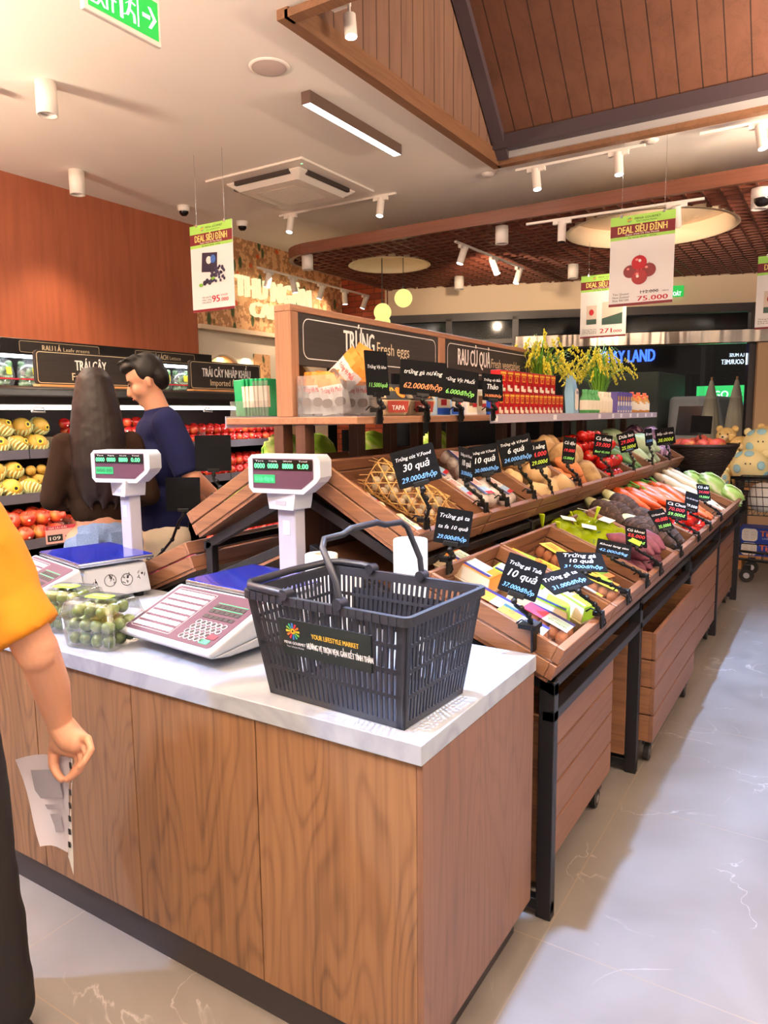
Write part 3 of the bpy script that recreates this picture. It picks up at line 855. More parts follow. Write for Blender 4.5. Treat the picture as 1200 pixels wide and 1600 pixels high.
# grape boxes
GRAPE, GRAPE2 = (mat(n_, c_, .35) for n_, c_ in (('green_jujube_skin', srgb(112, 132, 66)), ('darker_green_jujube_skin', srgb(88, 108, 50))))
for m_, a_, b_ in ((GRAPE, srgb(122, 140, 74), srgb(92, 112, 50)), (GRAPE2, srgb(98, 116, 58), srgb(74, 92, 40))):
    g_ = NT(m_); n_ = g_.n('ShaderNodeTexNoise', Scale=70.0, Detail=3.0); g_.l(g_.coords(), n_.inputs['Vector']); g_.l(g_.ramp(n_.outputs['Fac'], [(.4, b_), (.6, a_)]), g_.b.inputs['Base Color'])
gm = [MB().ell((0, 0, 0), (.019, .019, .021), 10, 7).build('green_fruit', m) for m in (GRAPE, GRAPE2)]
used = [0]
def grapes(label, loc, rz, w, d, h, seed, n_l):
    t = thing('fruit_punnet', label, 'punnet', loc, rz, 'clear punnets of green fruit')
    q = random.Random(seed)
    def P(u, v, z):      # tapered tub
        k = .86 + .14 * z / h
        return (u * w / 2 * k, v * d / 2 * k, z)
    mb = MB(); n = 20
    path = [(x * .98, y * .98) for x, y in rrect(2, 2, .3, 5)]
    m = len(path)
    zs = [.002, .004, h * .62, h * .64, h * .66]
    ks = [.8, .86, .97, 1.03, 1.03]
    v = [(x * w / 2 * k, y * d / 2 * k, z) for z, k in zip(zs, ks) for x, y in path]
    f = [(i * m + j, i * m + (j + 1) % m, (i + 1) * m + (j + 1) % m, (i + 1) * m + j) for i in range(len(zs) - 1) for j in range(m)]
    mb.add(v, f + [tuple(range(m - 1, -1, -1))], 0, True)
    rb = mb
    for (x, y) in path[::2]:
        for s in (0,):
            rb.hexa([(x * w / 2 * .87, y * d / 2 * .87, .006), (x * w / 2 * .87 + .003, y * d / 2 * .87, .006), (x * w / 2 * .88 + .003, y * d / 2 * .88 + .002, .006), (x * w / 2 * .88, y * d / 2 * .88 + .002, .006)],
                    [(x * w / 2 * .965, y * d / 2 * .965, h * .6), (x * w / 2 * .965 + .003, y * d / 2 * .965, h * .6), (x * w / 2 * .975 + .003, y * d / 2 * .975 + .002, h * .6), (x * w / 2 * .975, y * d / 2 * .975 + .002, h * .6)])
    rb.build('tub', CLEAR, t)
    lid = MB()
    zs = [h * .66, h * .70, h * .93, h]; ks = [1.03, .99, .90, .78]
    v = [(x * w / 2 * k, y * d / 2 * k, z) for z, k in zip(zs, ks) for x, y in path]
    f = [(i * m + j, i * m + (j + 1) % m, (i + 1) * m + (j + 1) % m, (i + 1) * m + j) for i in range(len(zs) - 1) for j in range(m)]
    lid.add(v, f + [tuple(range(3 * m, 4 * m))], 0, True)
    lo = lid.build('lid', CLEAR, t)
    lb = MB(); rplate(lb, w * .42, d * .3, .012, .0006, 0, Matrix.Translation((-w * .05, d * .05, h + .0012)))
    M = frame((-w * .05, d * .04, h + .0018), (1, 0, 0), (0, 1, 0)); fit(lb, M, 'TÁO XANH', .012, w * .3, 1, bold=.02, align='CENTER')
    lb.build('label_sticker', [mat('lime_sticker', srgb(150, 214, 60), .5), INK_WHITE], lo)
    z = .023; lay = 0
    while z < h * .93:
        k = (.84 + .12 * z / h) if z < h * .68 else .8
        nx, ny = int(w * k / .041), int(d * k / .041)
        for i in range(nx):
            for j in range(ny):
                x = (i - (nx - 1) / 2) * .0405 + q.uniform(-.001, .001); y = (j - (ny - 1) / 2) * .0405 + q.uniform(-.001, .001)
                s = gm[q.randrange(2)]
                if used[0] < 2: g = gm[used[0]]
                else:
                    g = s.copy(); C.objects.link(g)
                used[0] += 1
                c, sn = math.cos(rz), math.sin(rz)
                place(g, (loc[0] + x * c - y * sn, loc[1] + x * sn + y * c, loc[2] + z), (q.uniform(0, 3), q.uniform(0, 3), 0), q.uniform(.92, .99))
                tag(g, n_l, 'fruit', n_l)
        z += .0405; lay += 1
grapes('clear punnet of green round fruit at the edge of the counter, nearer the keypad', (-1.765, 1.285, ZT), R(10), .20, .155, .135, 1, 'round green fruit inside the clear punnet nearer the keypad')
grapes('clear punnet of green round fruit standing behind the nearer punnet', (-1.985, 1.33, ZT), R(14), .19, .15, .13, 2, 'round green fruit inside the rear clear punnet')

# rolls
def roll(label, loc, r, h, name, core=.02):
    t = thing(name, label, 'paper roll', loc)
    MB().lathe([(r - .001, 0), (r, .003), (r, h - .003), (r - .002, h), (core, h), (core, 0), (r - .001, 0)], 32).build('wound_sheet', mat(name + '_sheet', srgb(236, 240, 228) if r < .05 else srgb(242, 242, 244), .6), t)
    MB().lathe([(core, .001), (core, h + .001), (core - .003, h + .001), (core - .003, .001)], 20).build('core', mat(name + '_core', srgb(190, 170, 150), .8), t)
roll('tall white roll of produce bags standing behind the basket', (-.985, 1.70, ZT), .047, .305, 'bag_roll', .012)
roll('white paper roll standing between the scale and the bag roll, nearer the bag roll', (-1.20, 1.69, ZT), .054, .215, 'paper_roll')
roll('white paper roll touching the scale column, behind its neighbour', (-1.325, 1.745, ZT), .05, .225, 'paper_roll')

# the basket
BK = mat('charcoal_basket_plastic', srgb(38, 41, 52), .4)
def sunburst(mb, M, r, s0):
    for i in range(12):
        a = 2 * PI * i / 12; ca, sa = math.cos(a), math.sin(a)
        pts = [(.38, -.07), (.95, -.13), (1.0, 0), (.95, .13), (.38, .07)]
        mb.add([((x * ca - y * sa) * r, (x * sa + y * ca) * r, 0) for x, y in pts], [(0, 1, 2, 3, 4)], s0 + i % 6, False, M)
        mb.add([((x * .45 * ca - y * sa) * r, (x * .45 * sa + y * ca) * r, 1e-4) for x, y in ((.3, -.04), (.75, -.06), (.75, .06), (.3, .04))], [(0, 1, 2, 3)], s0, False, M)
SUN = [mat('sun_' + n, srgb(*c), .5) for n, c in (('yellow', (244, 190, 40)), ('orange', (232, 110, 40)), ('red', (208, 40, 60)), ('blue', (60, 110, 190)), ('teal', (50, 160, 130)), ('green', (120, 180, 60)))]
def basket():
    t = thing('shopping_basket', 'charcoal plastic shopping basket standing on the counter corner, one handle up', 'basket', (-.905, 1.352, ZT + .001), R(-3))
    H = .247
    wb, db, wt, dt = .375, .245, .44, .315
    def P(side, u, v, th=0.0):
        w = wb + (wt - wb) * v; d = db + (dt - db) * v
        if side == 0: return Vector((-w / 2 + w * u, -d / 2 + th, H * v))
        if side == 1: return Vector((w / 2 - th, -d / 2 + d * u, H * v))
        if side == 2: return Vector((w / 2 - w * u, d / 2 - th, H * v))
        return Vector((-w / 2 + th, d / 2 - d * u, H * v))
    mb = MB()
    def patch(s, u0, u1, v0, v1, th=.0035):
        mb.hexa([P(s, u0, v0), P(s, u1, v0), P(s, u1, v1), P(s, u0, v1)], [P(s, u0, v0, th), P(s, u1, v0, th), P(s, u1, v1, th), P(s, u0, v1, th)])
    for s in range(4):
        n = 27 if s % 2 == 0 else 19
        for a, b in ((0, .06), (.27, .305), (.50, .535), (.73, .76), (.93, 1.0)):
            patch(s, 0, 1, a, b, .004)
        for i in range(n):
            c = .05 + .9 * i / (n - 1)
            patch(s, c - .25 * .9 / (n - 1), c + .25 * .9 / (n - 1), .05, .95, .003)
        patch(s, 0, .05, 0, 1, .005); patch(s, .95, 1, 0, 1, .005)
    mb.box(-wb / 2, -db / 2, 0, wb / 2, db / 2, .004)
    for (x, y) in ((wb, db), (-wb, db), (wb, -db), (-wb, -db)):
        sx, sy = (1 if x > 0 else -1), (1 if y > 0 else -1)
        mb.tube([(sx * (wb / 2 - .006), sy * (db / 2 - .006), .004), (sx * (wt / 2 - .006), sy * (dt / 2 - .006), H)], .0072, 8)
    mb.build('basket_body', BK, t)
    rim = MB(); a = rrect(wt + .018, dt + .018, .02, 4); b = rrect(wt - .006, dt - .006, .012, 4); n = len(a)
    v = [(x, y, H + .004) for x, y in a] + [(x, y, H - .016) for x, y in a] + [(x, y, H - .016) for x, y in b] + [(x, y, H + .004) for x, y in b]
    rim.add(v, [(k * n + i, k * n + (i + 1) % n, ((k + 1) % 4) * n + (i + 1) % n, ((k + 1) % 4) * n + i) for k in range(4) for i in range(n)])
    for i in range(1, 22):
        x = -wt / 2 + wt * i / 22
        rim.cbox((x, -dt / 2 - .009, H - .006), (.002, .004, .02)); rim.cbox((x, dt / 2 + .009, H - .006), (.002, .004, .02))
    rim.build('rim', BK, t, .002, 2)
    for x in (.055, -.095):
        for s in (1, -1): MB().cyl((x, s * (dt / 2 + .014), H + .008), (x, s * (dt / 2 - .012), H + .008), .0125, 14).build('handle_pivot', BK, t)
    y = dt / 2
    up = [(.055, -y, H + .008), (.045, -y, H + .05), (.0, -y + .012, H + .118), (-.010, -y + .03, H + .133), (-.005, -.07, H + .135), (.0, -.045, H + .146), (.005, .045, H + .148), (.01, .07, H + .14), (.015, y - .03, H + .139), (.022, y - .012, H + .125), (.05, y, H + .05), (.055, y, H + .008)]
    MB().tube(up, .0075, 10).build('raised_handle', BK, t)
    x0 = -wt / 2 - .002
    dn = [(-.095, -y - .006, H + .01), (-.13, -y - .008, H + .013), (x0 + .02, -y - .004, H + .014), (x0 - .004, -y + .02, H + .014), (x0 - .008, 0, H + .016), (x0 - .004, y - .02, H + .014), (x0 + .02, y + .004, H + .014), (-.13, y + .008, H + .013), (-.095, y + .006, H + .01)]
    MB().tube(dn, .009, 10).build('folded_handle', BK, t)
    # printed panel on the front and a plain one on the back
    def card(s, u0, u1, v0, v1, th):
        m_ = MB(); m_.hexa([P(s, u0, v0, th), P(s, u1, v0, th), P(s, u1, v1, th), P(s, u0, v1, th)], [P(s, u0, v0, 0), P(s, u1, v0, 0), P(s, u1, v1, 0), P(s, u0, v1, 0)])
        return m_
    pn = card(0, .20, .80, .46, .80, -.003).build('printed_panel', mat('bottle_green_panel', srgb(24, 34, 34), .3), t)
    card(2, .16, .84, .44, .82, -.003).build('plain_panel', mat('plain_dark_panel', srgb(40, 44, 56), .3), t)
    card(0, .20, .80, .46, .80, .0036).build('panel_backing', mat('panel_back', srgb(52, 54, 64), .4), t)
    o = P(0, .20, .46, -.0036); M = frame(o, (1, 0, 0), P(0, .2, .8) - P(0, .2, .46))
    L = MB(); sunburst(L, M @ Matrix.Translation((.035, .058, .0002)), .020, 2)
    fit(L, M @ Matrix.Translation((.006, .0265, .0002)), 'MENA GOURMET', .0095, .062, 0, bold=.03)
    fit(L, M @ Matrix.Translation((.012, .0185, .0002)), 'Your Lifestyle Market', .006, .05, 0)
    fit(L, M @ Matrix.Translation((.088, .050, .0002)), 'YOUR LIFESTYLE MARKET', .016, .128, 1, bold=.03)
    fit(L, M @ Matrix.Translation((.072, .0235, .0002)), 'HƯƠNG VỊ TRỌN VẸN. GẮN KẾT TÌNH THÂN', .019, .178, 0, bold=.03)
    L.build('lettering', [INK_WHITE, mat('gold_ink', srgb(222, 178, 60), .5)] + SUN, pn)
basket()
# ================================================================ goods on the stands
AL, AU = math.atan2(.17, .405), math.atan2(.205, .355)
def LP(u, y, h): return Vector((-.64 - .405 * u + h * math.sin(AL), y, .735 + .17 * u + h * math.cos(AL)))
def UPP(u, y, h): return Vector((-1.085 - .355 * u + h * math.sin(AU), y, 1.03 + .205 * u + h * math.cos(AU)))
def slope_rot(al, spin=0.0, tip=0.0):
    return (Matrix.Rotation(al, 3, 'Y') @ Matrix.Rotation(spin, 3, 'Z') @ Matrix.Rotation(tip, 3, 'Y')).to_euler()

NAVY = mat('navy_print', srgb(40, 40, 110), .5)
ORANGE = mat('orange_print', srgb(240, 140, 50), .5)
LIME = mat('lime_print', srgb(150, 205, 50), .5)
YELLOW = mat('yellow_print', srgb(236, 212, 60), .5)
PINK = mat('pink_print', srgb(226, 60, 90), .5)
GREEN_P = mat('green_print', srgb(60, 150, 90), .5)
SKYP = mat('pale_blue_print', srgb(170, 205, 235), .5)
EGG = mat('brown_egg_shell', srgb(206, 140, 100), .5)
PULP = mat('pulp_carton', srgb(206, 184, 150), .9)

def printed_label(mb, w, l, z, slots, M=None):
    """paper label: slots = white, second band, third band, corner, ink"""
    M = M or Matrix()
    M = M @ Matrix.Translation((0, 0, z))
    x0, x1, y0, y1 = -l / 2, l / 2, -w / 2, w / 2
    q = lambda a, b, c, d, k, s: mb.add([(a, c, k), (b, c, k), (b, d, k), (a, d, k)], [(0, 1, 2, 3)], s, False, M)
    q(x0, x0 + l * .55, y0, y1, 0, slots[0]); q(x0 + l * .55, x1, y0, y1, 0, slots[1])
    q(x0, x1, y0, y0 + w * .22, .0004, slots[2]); q(x1 - l * .16, x1, y0 + w * .3, y1, .0004, slots[3])
    fit(mb, M @ Matrix.Translation((x0 + l * .06, y0 + w * .62, .0008)), 'TRỨNG GÀ', .018, l * .42, slots[4], bold=.02)
    for k in range(3): q(x0 + l * .06, x0 + l * (.4 + .03 * k), y0 + w * (.32 + .09 * k), y0 + w * (.35 + .09 * k), .0008, slots[4])
def egg_pack(label, loc, rot, mats, l=.21, w=.105):
    t = thing('egg_pack', label, 'egg pack', loc, 0, 'clear egg packs')
    t.rotation_euler = rot
    b = MB()
    for sy in (0,):
        a = rrect(l, w, .012, 3); n = len(a); a2 = rrect(l * .9, w * .84, .012, 3)
        v = [(x, y, .002) for x, y in a2] + [(x, y, .03) for x, y in a] + [(x * 1.05, y * 1.07, .031) for x, y in a] + [(x, y, .033) for x, y in a] + [(x, y, .058) for x, y in a2]
        b.add(v, [(k * n + i, k * n + (i + 1) % n, (k + 1) * n + (i + 1) % n, (k + 1) * n + i) for k in range(4) for i in range(n)] + [tuple(range(4 * n, 5 * n))], 0, False)
    b.build('clear_shell', CLEAR, t)
    for i in range(5):
        for j in (-1, 1):
            e = MB().ell(((i - 2) * l * .186, j * w * .225, .030), (.0195, .0195, .025), 10, 7).build('egg', EGG, t)
    lb = MB(); printed_label(lb, w * .86, l * .86, .0605, (0, 1, 2, 3, 4)); lb.build('paper_label', mats, t)
    return t
OR_L = [PAPER, ORANGE, NAVY, LIME, GREEN_P]; YE_L = [YELLOW, LIME, YELLOW, ORANGE, INK_RED]; PI_L = [PAPER, PINK, NAVY, PINK, GREEN_P]; YB_L = [YELLOW, SKYP, NAVY, YELLOW, INK_RED]; LI_L = [PAPER, LIME, NAVY, LIME, GREEN_P]
for lb, u, y, sp, m in (('clear pack of brown eggs with white and orange label beside the orange carton', .60, 2.00, .06, OR_L),
                        ('clear pack of brown eggs with orange label, lowest but one along the near crate side', .36, 1.965, .05, OR_L),
                        ('clear pack of eggs with bright pink label in the front corner of the crate', .27, 2.09, 0, PI_L)):
    egg_pack(lb, LP(u, y, .002), slope_rot(AL, sp + PI), m, .175)
for lb, u, y, sp, m in (('yellow labelled egg pack at the back left of the second crate', .87, 2.46, .25, YE_L), ('yellow labelled egg pack at the back right of the second crate', .70, 2.72, -.2, YE_L),
                        ('egg pack with yellow and pale blue label in the middle of the second crate', .56, 2.50, .15, YB_L), ('yellow egg pack lying under the tilted 31.000 cards', .34, 2.46, -.1, YB_L),
                        ('yellow labelled egg pack nearest the front lip of the second crate', .30, 2.64, .2, YE_L), ('yellow labelled egg pack between the flat price card and the front lip', .42, 2.74, -.15, YE_L)):
    egg_pack(lb, LP(u, y, .004), slope_rot(AL, sp), m, .19)
def pulp(label, loc, rot, mats, l=.20, w=.11, h=.075, sleeve=.5):
    t = thing('egg_carton', label, 'egg carton', loc, 0, 'pulp egg cartons'); t.rotation_euler = rot
    b = MB()
    q = lambda a, c, z: [(-a / 2, -c / 2, z), (a / 2, -c / 2, z), (a / 2, c / 2, z), (-a / 2, c / 2, z)]
    b.hexa(q(l * .88, w * .8, 0), q(l, w, h * .46)); b.build('carton_base', PULP, t, .006, 2)
    b = MB().hexa(q(l * 1.04, w * 1.06, h * .46), q(l * 1.02, w * 1.04, h * .53)).hexa(q(l, w, h * .53), q(l * .84, w * .7, h)); b.build('carton_lid', PULP, t, .006, 2)
    lb = MB(); k = sleeve
    for yy, zz in ((w * .36, h + .001),): lb.hexa([(-l * .42 * k * 2 + .0, -w * .365, h - .001), (l * .42, -w * .365, h - .001), (l * .42, w * .365, h - .001), (-l * .42 * k * 2, w * .365, h - .001)], [(-l * .42 * k * 2, -w * .355, h + .0015), (l * .42, -w * .355, h + .0015), (l * .42, w * .355, h + .0015), (-l * .42 * k * 2, w * .355, h + .0015)], 3)
    printed_label(lb, w * .68, l * .78, h + .003, (0, 1, 2, 3, 4))
    lb.add([(l * .425, -w * .36, h), (l * .425, w * .36, h), (l * .508, w * .5, h * .55), (l * .508, -w * .5, h * .55)], [(0, 1, 2, 3)], 3)
    lb.build('printed_sleeve', mats, t)
    return t
pulp('white and orange egg carton with navy label at the back of the near crate', LP(.93, 2.10, .002), slope_rot(AL, .0), [PAPER, PAPER, NAVY, ORANGE, GREEN_P], .20, .13, .085)
pulp('cream pulp egg carton with green fruit label beside the partition', LP(.66, 2.225, .002), slope_rot(AL, .1), LI_L)
pulp('cream pulp egg carton with lime label leaning behind the tilted price card', LP(.40, 2.17, .004), slope_rot(AL, .2), LI_L)
pulp('cream pulp egg carton with lime end band near the front lip', LP(.27, 2.265, .006), slope_rot(AL, -.15), [PULP, LIME, PULP, LIME, GREEN_P], .17, .12, .09)

def film_bag(name, label, loc, rot, eggs, emat, r, mats, lw, ll, group, cat='pack'):
    """see-through pack: round contents under film with a paper label"""
    t = thing(name, label, cat, loc, 0, group); t.rotation_euler = rot
    for p in eggs:
        MB().ell(p, (r * 1.15, r, r), 10, 7).build('egg', emat, t)
    lx = max(abs(p[0]) for p in eggs) + r * 1.2; ly = max(abs(p[1]) for p in eggs) + r * 1.1
    b = MB(); a = rrect(2 * lx, 2 * ly, r * .7, 3); n = len(a)
    zs, ks = [0, r * .8, r * 1.7, r * 2.15], [.9, 1.0, .96, .7]
    b.add([(x * k, y * k, z) for z, k in zip(zs, ks) for x, y in a], [(i * n + j, i * n + (j + 1) % n, (i + 1) * n + (j + 1) % n, (i + 1) * n + j) for i in range(3) for j in range(n)] + [tuple(range(3 * n, 4 * n))], 0, True)
    b.build('film', FILM, t)
    lb = MB(); printed_label(lb, lw, ll, r * 2.2, (0, 1, 2, 3, 4)); lb.build('paper_label', mats, t)
    return t
WEGG = mat('white_egg_shell', srgb(232, 216, 204), .5)
BL_L = [PAPER, SKYP, NAVY, INK_RED, INK_RED]
g6 = [(x * .055, y * .052, .027) for x in (-1, 0, 1) for y in (-.5, .5)]
for lb, u, y, h, sp in (('clear pack of white eggs with blue printed label at the back beside the woven basket', .80, 2.50, .0, .3), ('clear pack of white eggs under the edge-on price card', .46, 2.47, .0, .1),
                        ('clear pack of white eggs with red and blue label, in the middle of its crate', .42, 2.62, .0, -.1), ('clear pack of white eggs touching the jicama roots', .36, 2.77, .0, .15),
                        ('clear pack of white eggs lying on top of the others at the back', .80, 2.70, .03, -.3)):
    film_bag('egg_bag', lb, UPP(u, y, h + .004), slope_rot(AU, sp), g6, WEGG, .027, BL_L, .08, .11, 'clear packs of white eggs')
# woven quail-egg basket lying in its crate
BAMBOO = mat('split_bamboo', srgb(204, 160, 92), .6)
QUAIL = mat('speckled_quail_egg', srgb(206, 190, 160), .6)
def quail_basket():
    t = thing('woven_basket', 'open woven bamboo basket full of quail eggs lying in the near upper crate', 'basket', UPP(.50, 2.10, .066))
    t.rotation_euler = slope_rot(AU, .25)
    L, r = .26, .062
    w = MB()
    def P(s, a): return Vector((-L / 2 + L * s, r * math.cos(a), r * math.sin(a)))
    for k in range(9):
        for d in (1, -1):
            pts = [P(i / 14, 2 * PI * k / 9 + d * 2.6 * i / 14) * (1.0) for i in range(15)]
            w.tube(pts, .0045, 5, flat=.35, caps=False)
    for s in (0, .17, .34, .5, .66, .83, 1):
        w.tube([P(s, 2 * PI * i / 20) for i in range(21)], .0042, 5, caps=False, flat=.4)
    w.build('weave', BAMBOO, t)
    q = random.Random(5)
    for i in range(7):
        for j in range(4):
            a = j * PI / 2 + i * .8
            MB().ell((-L / 2 + .025 + i * .035, .036 * math.cos(a), .036 * math.sin(a)), (.016, .013, .013), 8, 6).build('egg', QUAIL, t)
    for e in (-1, 1):
      s = MB()
      for i in range(16):
        a, b = q.uniform(0, 6.28), q.uniform(0, 6.28)
        s.tube([(e * L / 2, r * .8 * math.cos(a), r * .8 * math.sin(a)), (e * (L / 2 + .03), r * math.cos(a + .3), r * 1.0 * math.sin(a + .3) * .8)], .0012, 4)
      s.build('straw', BAMBOO, t)
quail_basket()
film_bag('quail_pack', 'small clear quail egg pack with red and blue label behind the woven basket', UPP(.62, 1.92, .003), slope_rot(AU, .1), g6, QUAIL, .02, BL_L, .06, .1, 'quail egg packs')
film_bag('quail_pack', 'small clear quail egg pack with pale label in front of the woven basket', UPP(.17, 1.95, .003), slope_rot(AU, .1), g6, QUAIL, .02, [PAPER, SKYP, SKYP, PAPER, GREEN_P], .06, .1, 'quail egg packs')

# ---- vegetables
def noisy(name, c1, c2, scale, rough=.6, c3=None, detail=3.0):
    m = mat(name, c1, rough); g = NT(m)
    v = g.coords((1, 1, 1)); n = g.n('ShaderNodeTexNoise', Scale=scale, Detail=detail); g.l(v, n.inputs['Vector'])
    st = [(.35, c1), (.65, c2)] if c3 is None else [(.3, c1), (.55, c2), (.75, c3)]
    g.l(g.ramp(n.outputs['Fac'], st), g.b.inputs['Base Color'])
    g.bump(n.outputs['Fac'], .3, .004)
    return m
def root_mesh(L, prof, bend=0.0, n=12, seed=0, wob=.0, mb=None, slot=0):
    """root lying along x from -L/2 to L/2; prof radii"""
    q = random.Random(seed); k = len(prof); pts = []
    for i in range(k):
        s = i / (k - 1); pts.append((-L / 2 + L * s, bend * math.sin(PI * s) + q.uniform(-wob, wob), q.uniform(-wob, wob)))
    m = mb or MB(); m.tube(pts, prof, n, slot)
    return m
made = {}
ROUND = {'red_apple': .0455, 'green_apple': .0455, 'peach': .0455, 'tomato': .0355, 'melon': .0695, 'golden_kiwi': .034, 'jicama': .054, 'mango': .055}
def settle():
    """lets round fruit of one heap roll apart until they only touch"""
    heaps = {}
    for o in bpy.data.objects:
        n = o.name.split('.')[0]
        if o.parent is None and n in ROUND and 'category' in o:
            heaps.setdefault(n, []).append(o)
    for n, os_ in heaps.items():
        P = [Vector(o.location) for o in os_]; Q = [p.copy() for p in P]; r = [ROUND[n] * max(o.scale) for o in os_]
        near = [(i, j) for i in range(len(P)) for j in range(i) if (P[i] - P[j]).length < r[i] + r[j] + .03]
        for _ in range(60):
            for i, j in near:
                d = P[i] - P[j]; g = r[i] + r[j] - d.length
                if g > 0:
                    d.normalize(); P[i] += d * g * .5; P[j] -= d * g * .5
            for i, p in enumerate(P): p.z = max(p.z, Q[i].z); p.y = min(max(p.y, Q[i].y - .03), Q[i].y + .03); p.x = min(max(p.x, Q[i].x - .03), Q[i].x + .03)
        for o, p in zip(os_, P): o.location = p
def put(key, build, loc, rot, label, cat, group, sc=1.0):
    """first use builds the thing, later uses copy it and each of its parts"""
    if key not in made: made[key] = o = build()
    else: o = copy_tree(made[key])
    place(o, loc, rot, sc); tag(o, label, cat, group)
    return o
q = random.Random(11)
SP = noisy('purple_sweet_potato_skin', srgb(128, 62, 84), srgb(96, 44, 62), 18)
def mk(name, mb_, m): return lambda: mb_().build(name, m)
spots = [(.24, 2.98), (.24, 3.08), (.24, 3.18), (.24, 3.28), (.25, 3.36), (.46, 2.98), (.46, 3.08), (.46, 3.18), (.46, 3.28), (.46, 3.36), (.66, 3.15), (.25, 3.03), (.26, 3.13), (.25, 3.23), (.27, 3.32), (.40, 3.08), (.40, 3.24)]
for i, (u, y) in enumerate(spots):
    lift = .044 if i < 11 else .115
    put('sp%d' % (i % 3), mk('sweet_potato', lambda s=i: root_mesh(.15, [.004, .022, .034, .037, .034, .024, .005], .012, 10, s, .004), SP), LP(u, y, lift), slope_rot(AL, q.uniform(-.12, .12)), 'purple sweet potato in the heap below the netted avocados', 'sweet potato', 'heap of purple sweet potatoes', q.uniform(.85, 1.1))
NET = clear_plastic('lime_net', (1, 1, 1), .02, .55)
NET.node_tree.nodes['Diffuse BSDF'].inputs[0].default_value = (*srgb(170, 192, 14), 1)
NETS = mat('lime_net_tie', srgb(196, 220, 30), .5)
AVO = noisy('avocado_skin', srgb(84, 110, 34), srgb(58, 82, 26), 25, .45)
def net_bag(label, loc, rz, seed, n=5):
    t = thing('net_bag', label, 'net bag', loc, rz, 'lime nets of avocados'); q = random.Random(seed)
    ps = [(q.uniform(-.06, .06), q.uniform(-.075, .075), .034 + (.045 if k > 3 else 0)) for k in range(n)]
    ps = [(-.05, -.06, .034), (-.04, .05, .036), (.05, -.045, .034), (.055, .05, .034), (0, 0, .07), (0.0, -.09, .036)][:n]
    for p in ps:
        MB().ell(p, (.045, .036, .035), 10, 8, rot=(q.uniform(0, .4), q.uniform(0, .5), q.uniform(0, 3))).build('avocado', AVO, t)
    b = MB()
    for p in ps: b.ell(p, (.053, .046, .042), 10, 8)
    o = b.build('net', NET, t)
    m = o.modifiers.new('skin', 'REMESH'); m.mode = 'VOXEL'; m.voxel_size = .012
    m = o.modifiers.new('soft', 'SMOOTH'); m.iterations = 5
    tl = MB().tube([(-.06, -.08, .06), (-.075, -.11, .09), (-.078, -.125, .14)], [.016, .006, .014], 8, flat=.35); tl.build('knotted_end', NETS, t)
    tg = MB().box(-.03, -.02, .112, .03, .025, .114); tg.build('paper_tag', PAPER, t, rot=(.2, .2, .3))
for lb, u, y, h, rz, s in (('lime net of avocados at the back corner of the crate with its tie standing up', .90, 3.02, .01, .3, 1), ('lime net of avocados at the back beside the taro roots', .92, 3.27, .01, 1.5, 2),
                           ('lime net of avocados lying on the sweet potatoes with a white tag', .62, 3.24, .035, -.6, 3), ('lime net of avocados nearest the second egg crate', .68, 3.02, .02, .1, 4)):
    net_bag(lb, LP(u, y, h), rz, s)
TARO = noisy('hairy_taro_skin', srgb(88, 64, 52), srgb(52, 38, 32), 30, .85, srgb(110, 84, 66))
TCUT = mat('pale_taro_stalk_cut', srgb(206, 204, 150), .6)
def taro():
    t = thing('taro_root', '', 'taro')
    m = MB()
    pr = [.018, .038, .058, .072, .078, .076, .066, .05]
    pts = [(-.14 + .28 * i / 7, .0, 0) for i in range(8)]
    m.tube(pts, pr, 14)
    for i in range(1, 8): m.tube([(-.14 + .28 * (i - .5) / 7, (pr[i] + pr[i - 1]) / 2 * 1.01 * math.cos(a), (pr[i] + pr[i - 1]) / 2 * 1.01 * math.sin(a)) for a in [2 * PI * k / 14 for k in range(15)]], .003, 4, caps=False)
    m.build('root', TARO, t)
    MB().tube([(.135, 0, 0), (.17, 0, .0), (.21, 0, .004), (.222, 0, .004)], [.049, .042, .032, .026], 14).build('cut_stalk', TCUT, t)
    return t
for i, (u, y, h, sp, tp, lb) in enumerate(((.80, 3.86, .09, 2.9, -.1, 'taro root whose pale cut stalk points at the lime nets, topmost of the heap'), (.55, 3.84, .08, 3.0, .05, 'taro root with a tapering pale top lying beside the carrots'), (.86, 3.60, .08, 2.7, 0, 'taro root with a wide greenish cut top behind the netted avocados'),
                                      (.33, 3.64, .075, 2.75, .05, 'largest dark taro root lying against the front lip'), (.44, 3.55, .075, 2.5, 0, 'taro root in the middle of the heap with its cut top over the sweet potatoes'), (.28, 3.82, .062, 2.9, .05, 'dark taro root at the front beside the tomatoes'), (.78, 3.75, .07, 2.6, 0, 'taro root at the very back of its crate'))):
    put('taro', taro, LP(u, y, h), slope_rot(AL, sp, tp), lb, 'taro', 'taro roots', (.72, .72, .70, .92, .74, .74, .72)[i])
TOM = mat('tomato_skin', srgb(176, 24, 16), .2)
STALK = mat('green_stalk', srgb(86, 130, 50), .6)
def tomato():
    t = thing('tomato', '', 'tomato')
    MB().lathe([(.0, -.026), (.018, -.025), (.032, -.012), (.035, .003), (.029, .018), (.014, .026), (.0, .023)], 16).build('flesh', TOM, t)
    m = MB()
    for k in range(5):
        a = k * 1.257; m.add([(0, 0, .0265), (.012 * math.cos(a - .25), .012 * math.sin(a - .25), .027), (.02 * math.cos(a), .02 * math.sin(a), .0255), (.012 * math.cos(a + .25), .012 * math.sin(a + .25), .027)], [(0, 1, 2, 3)])
    m.build('calyx', STALK, t)
    return t
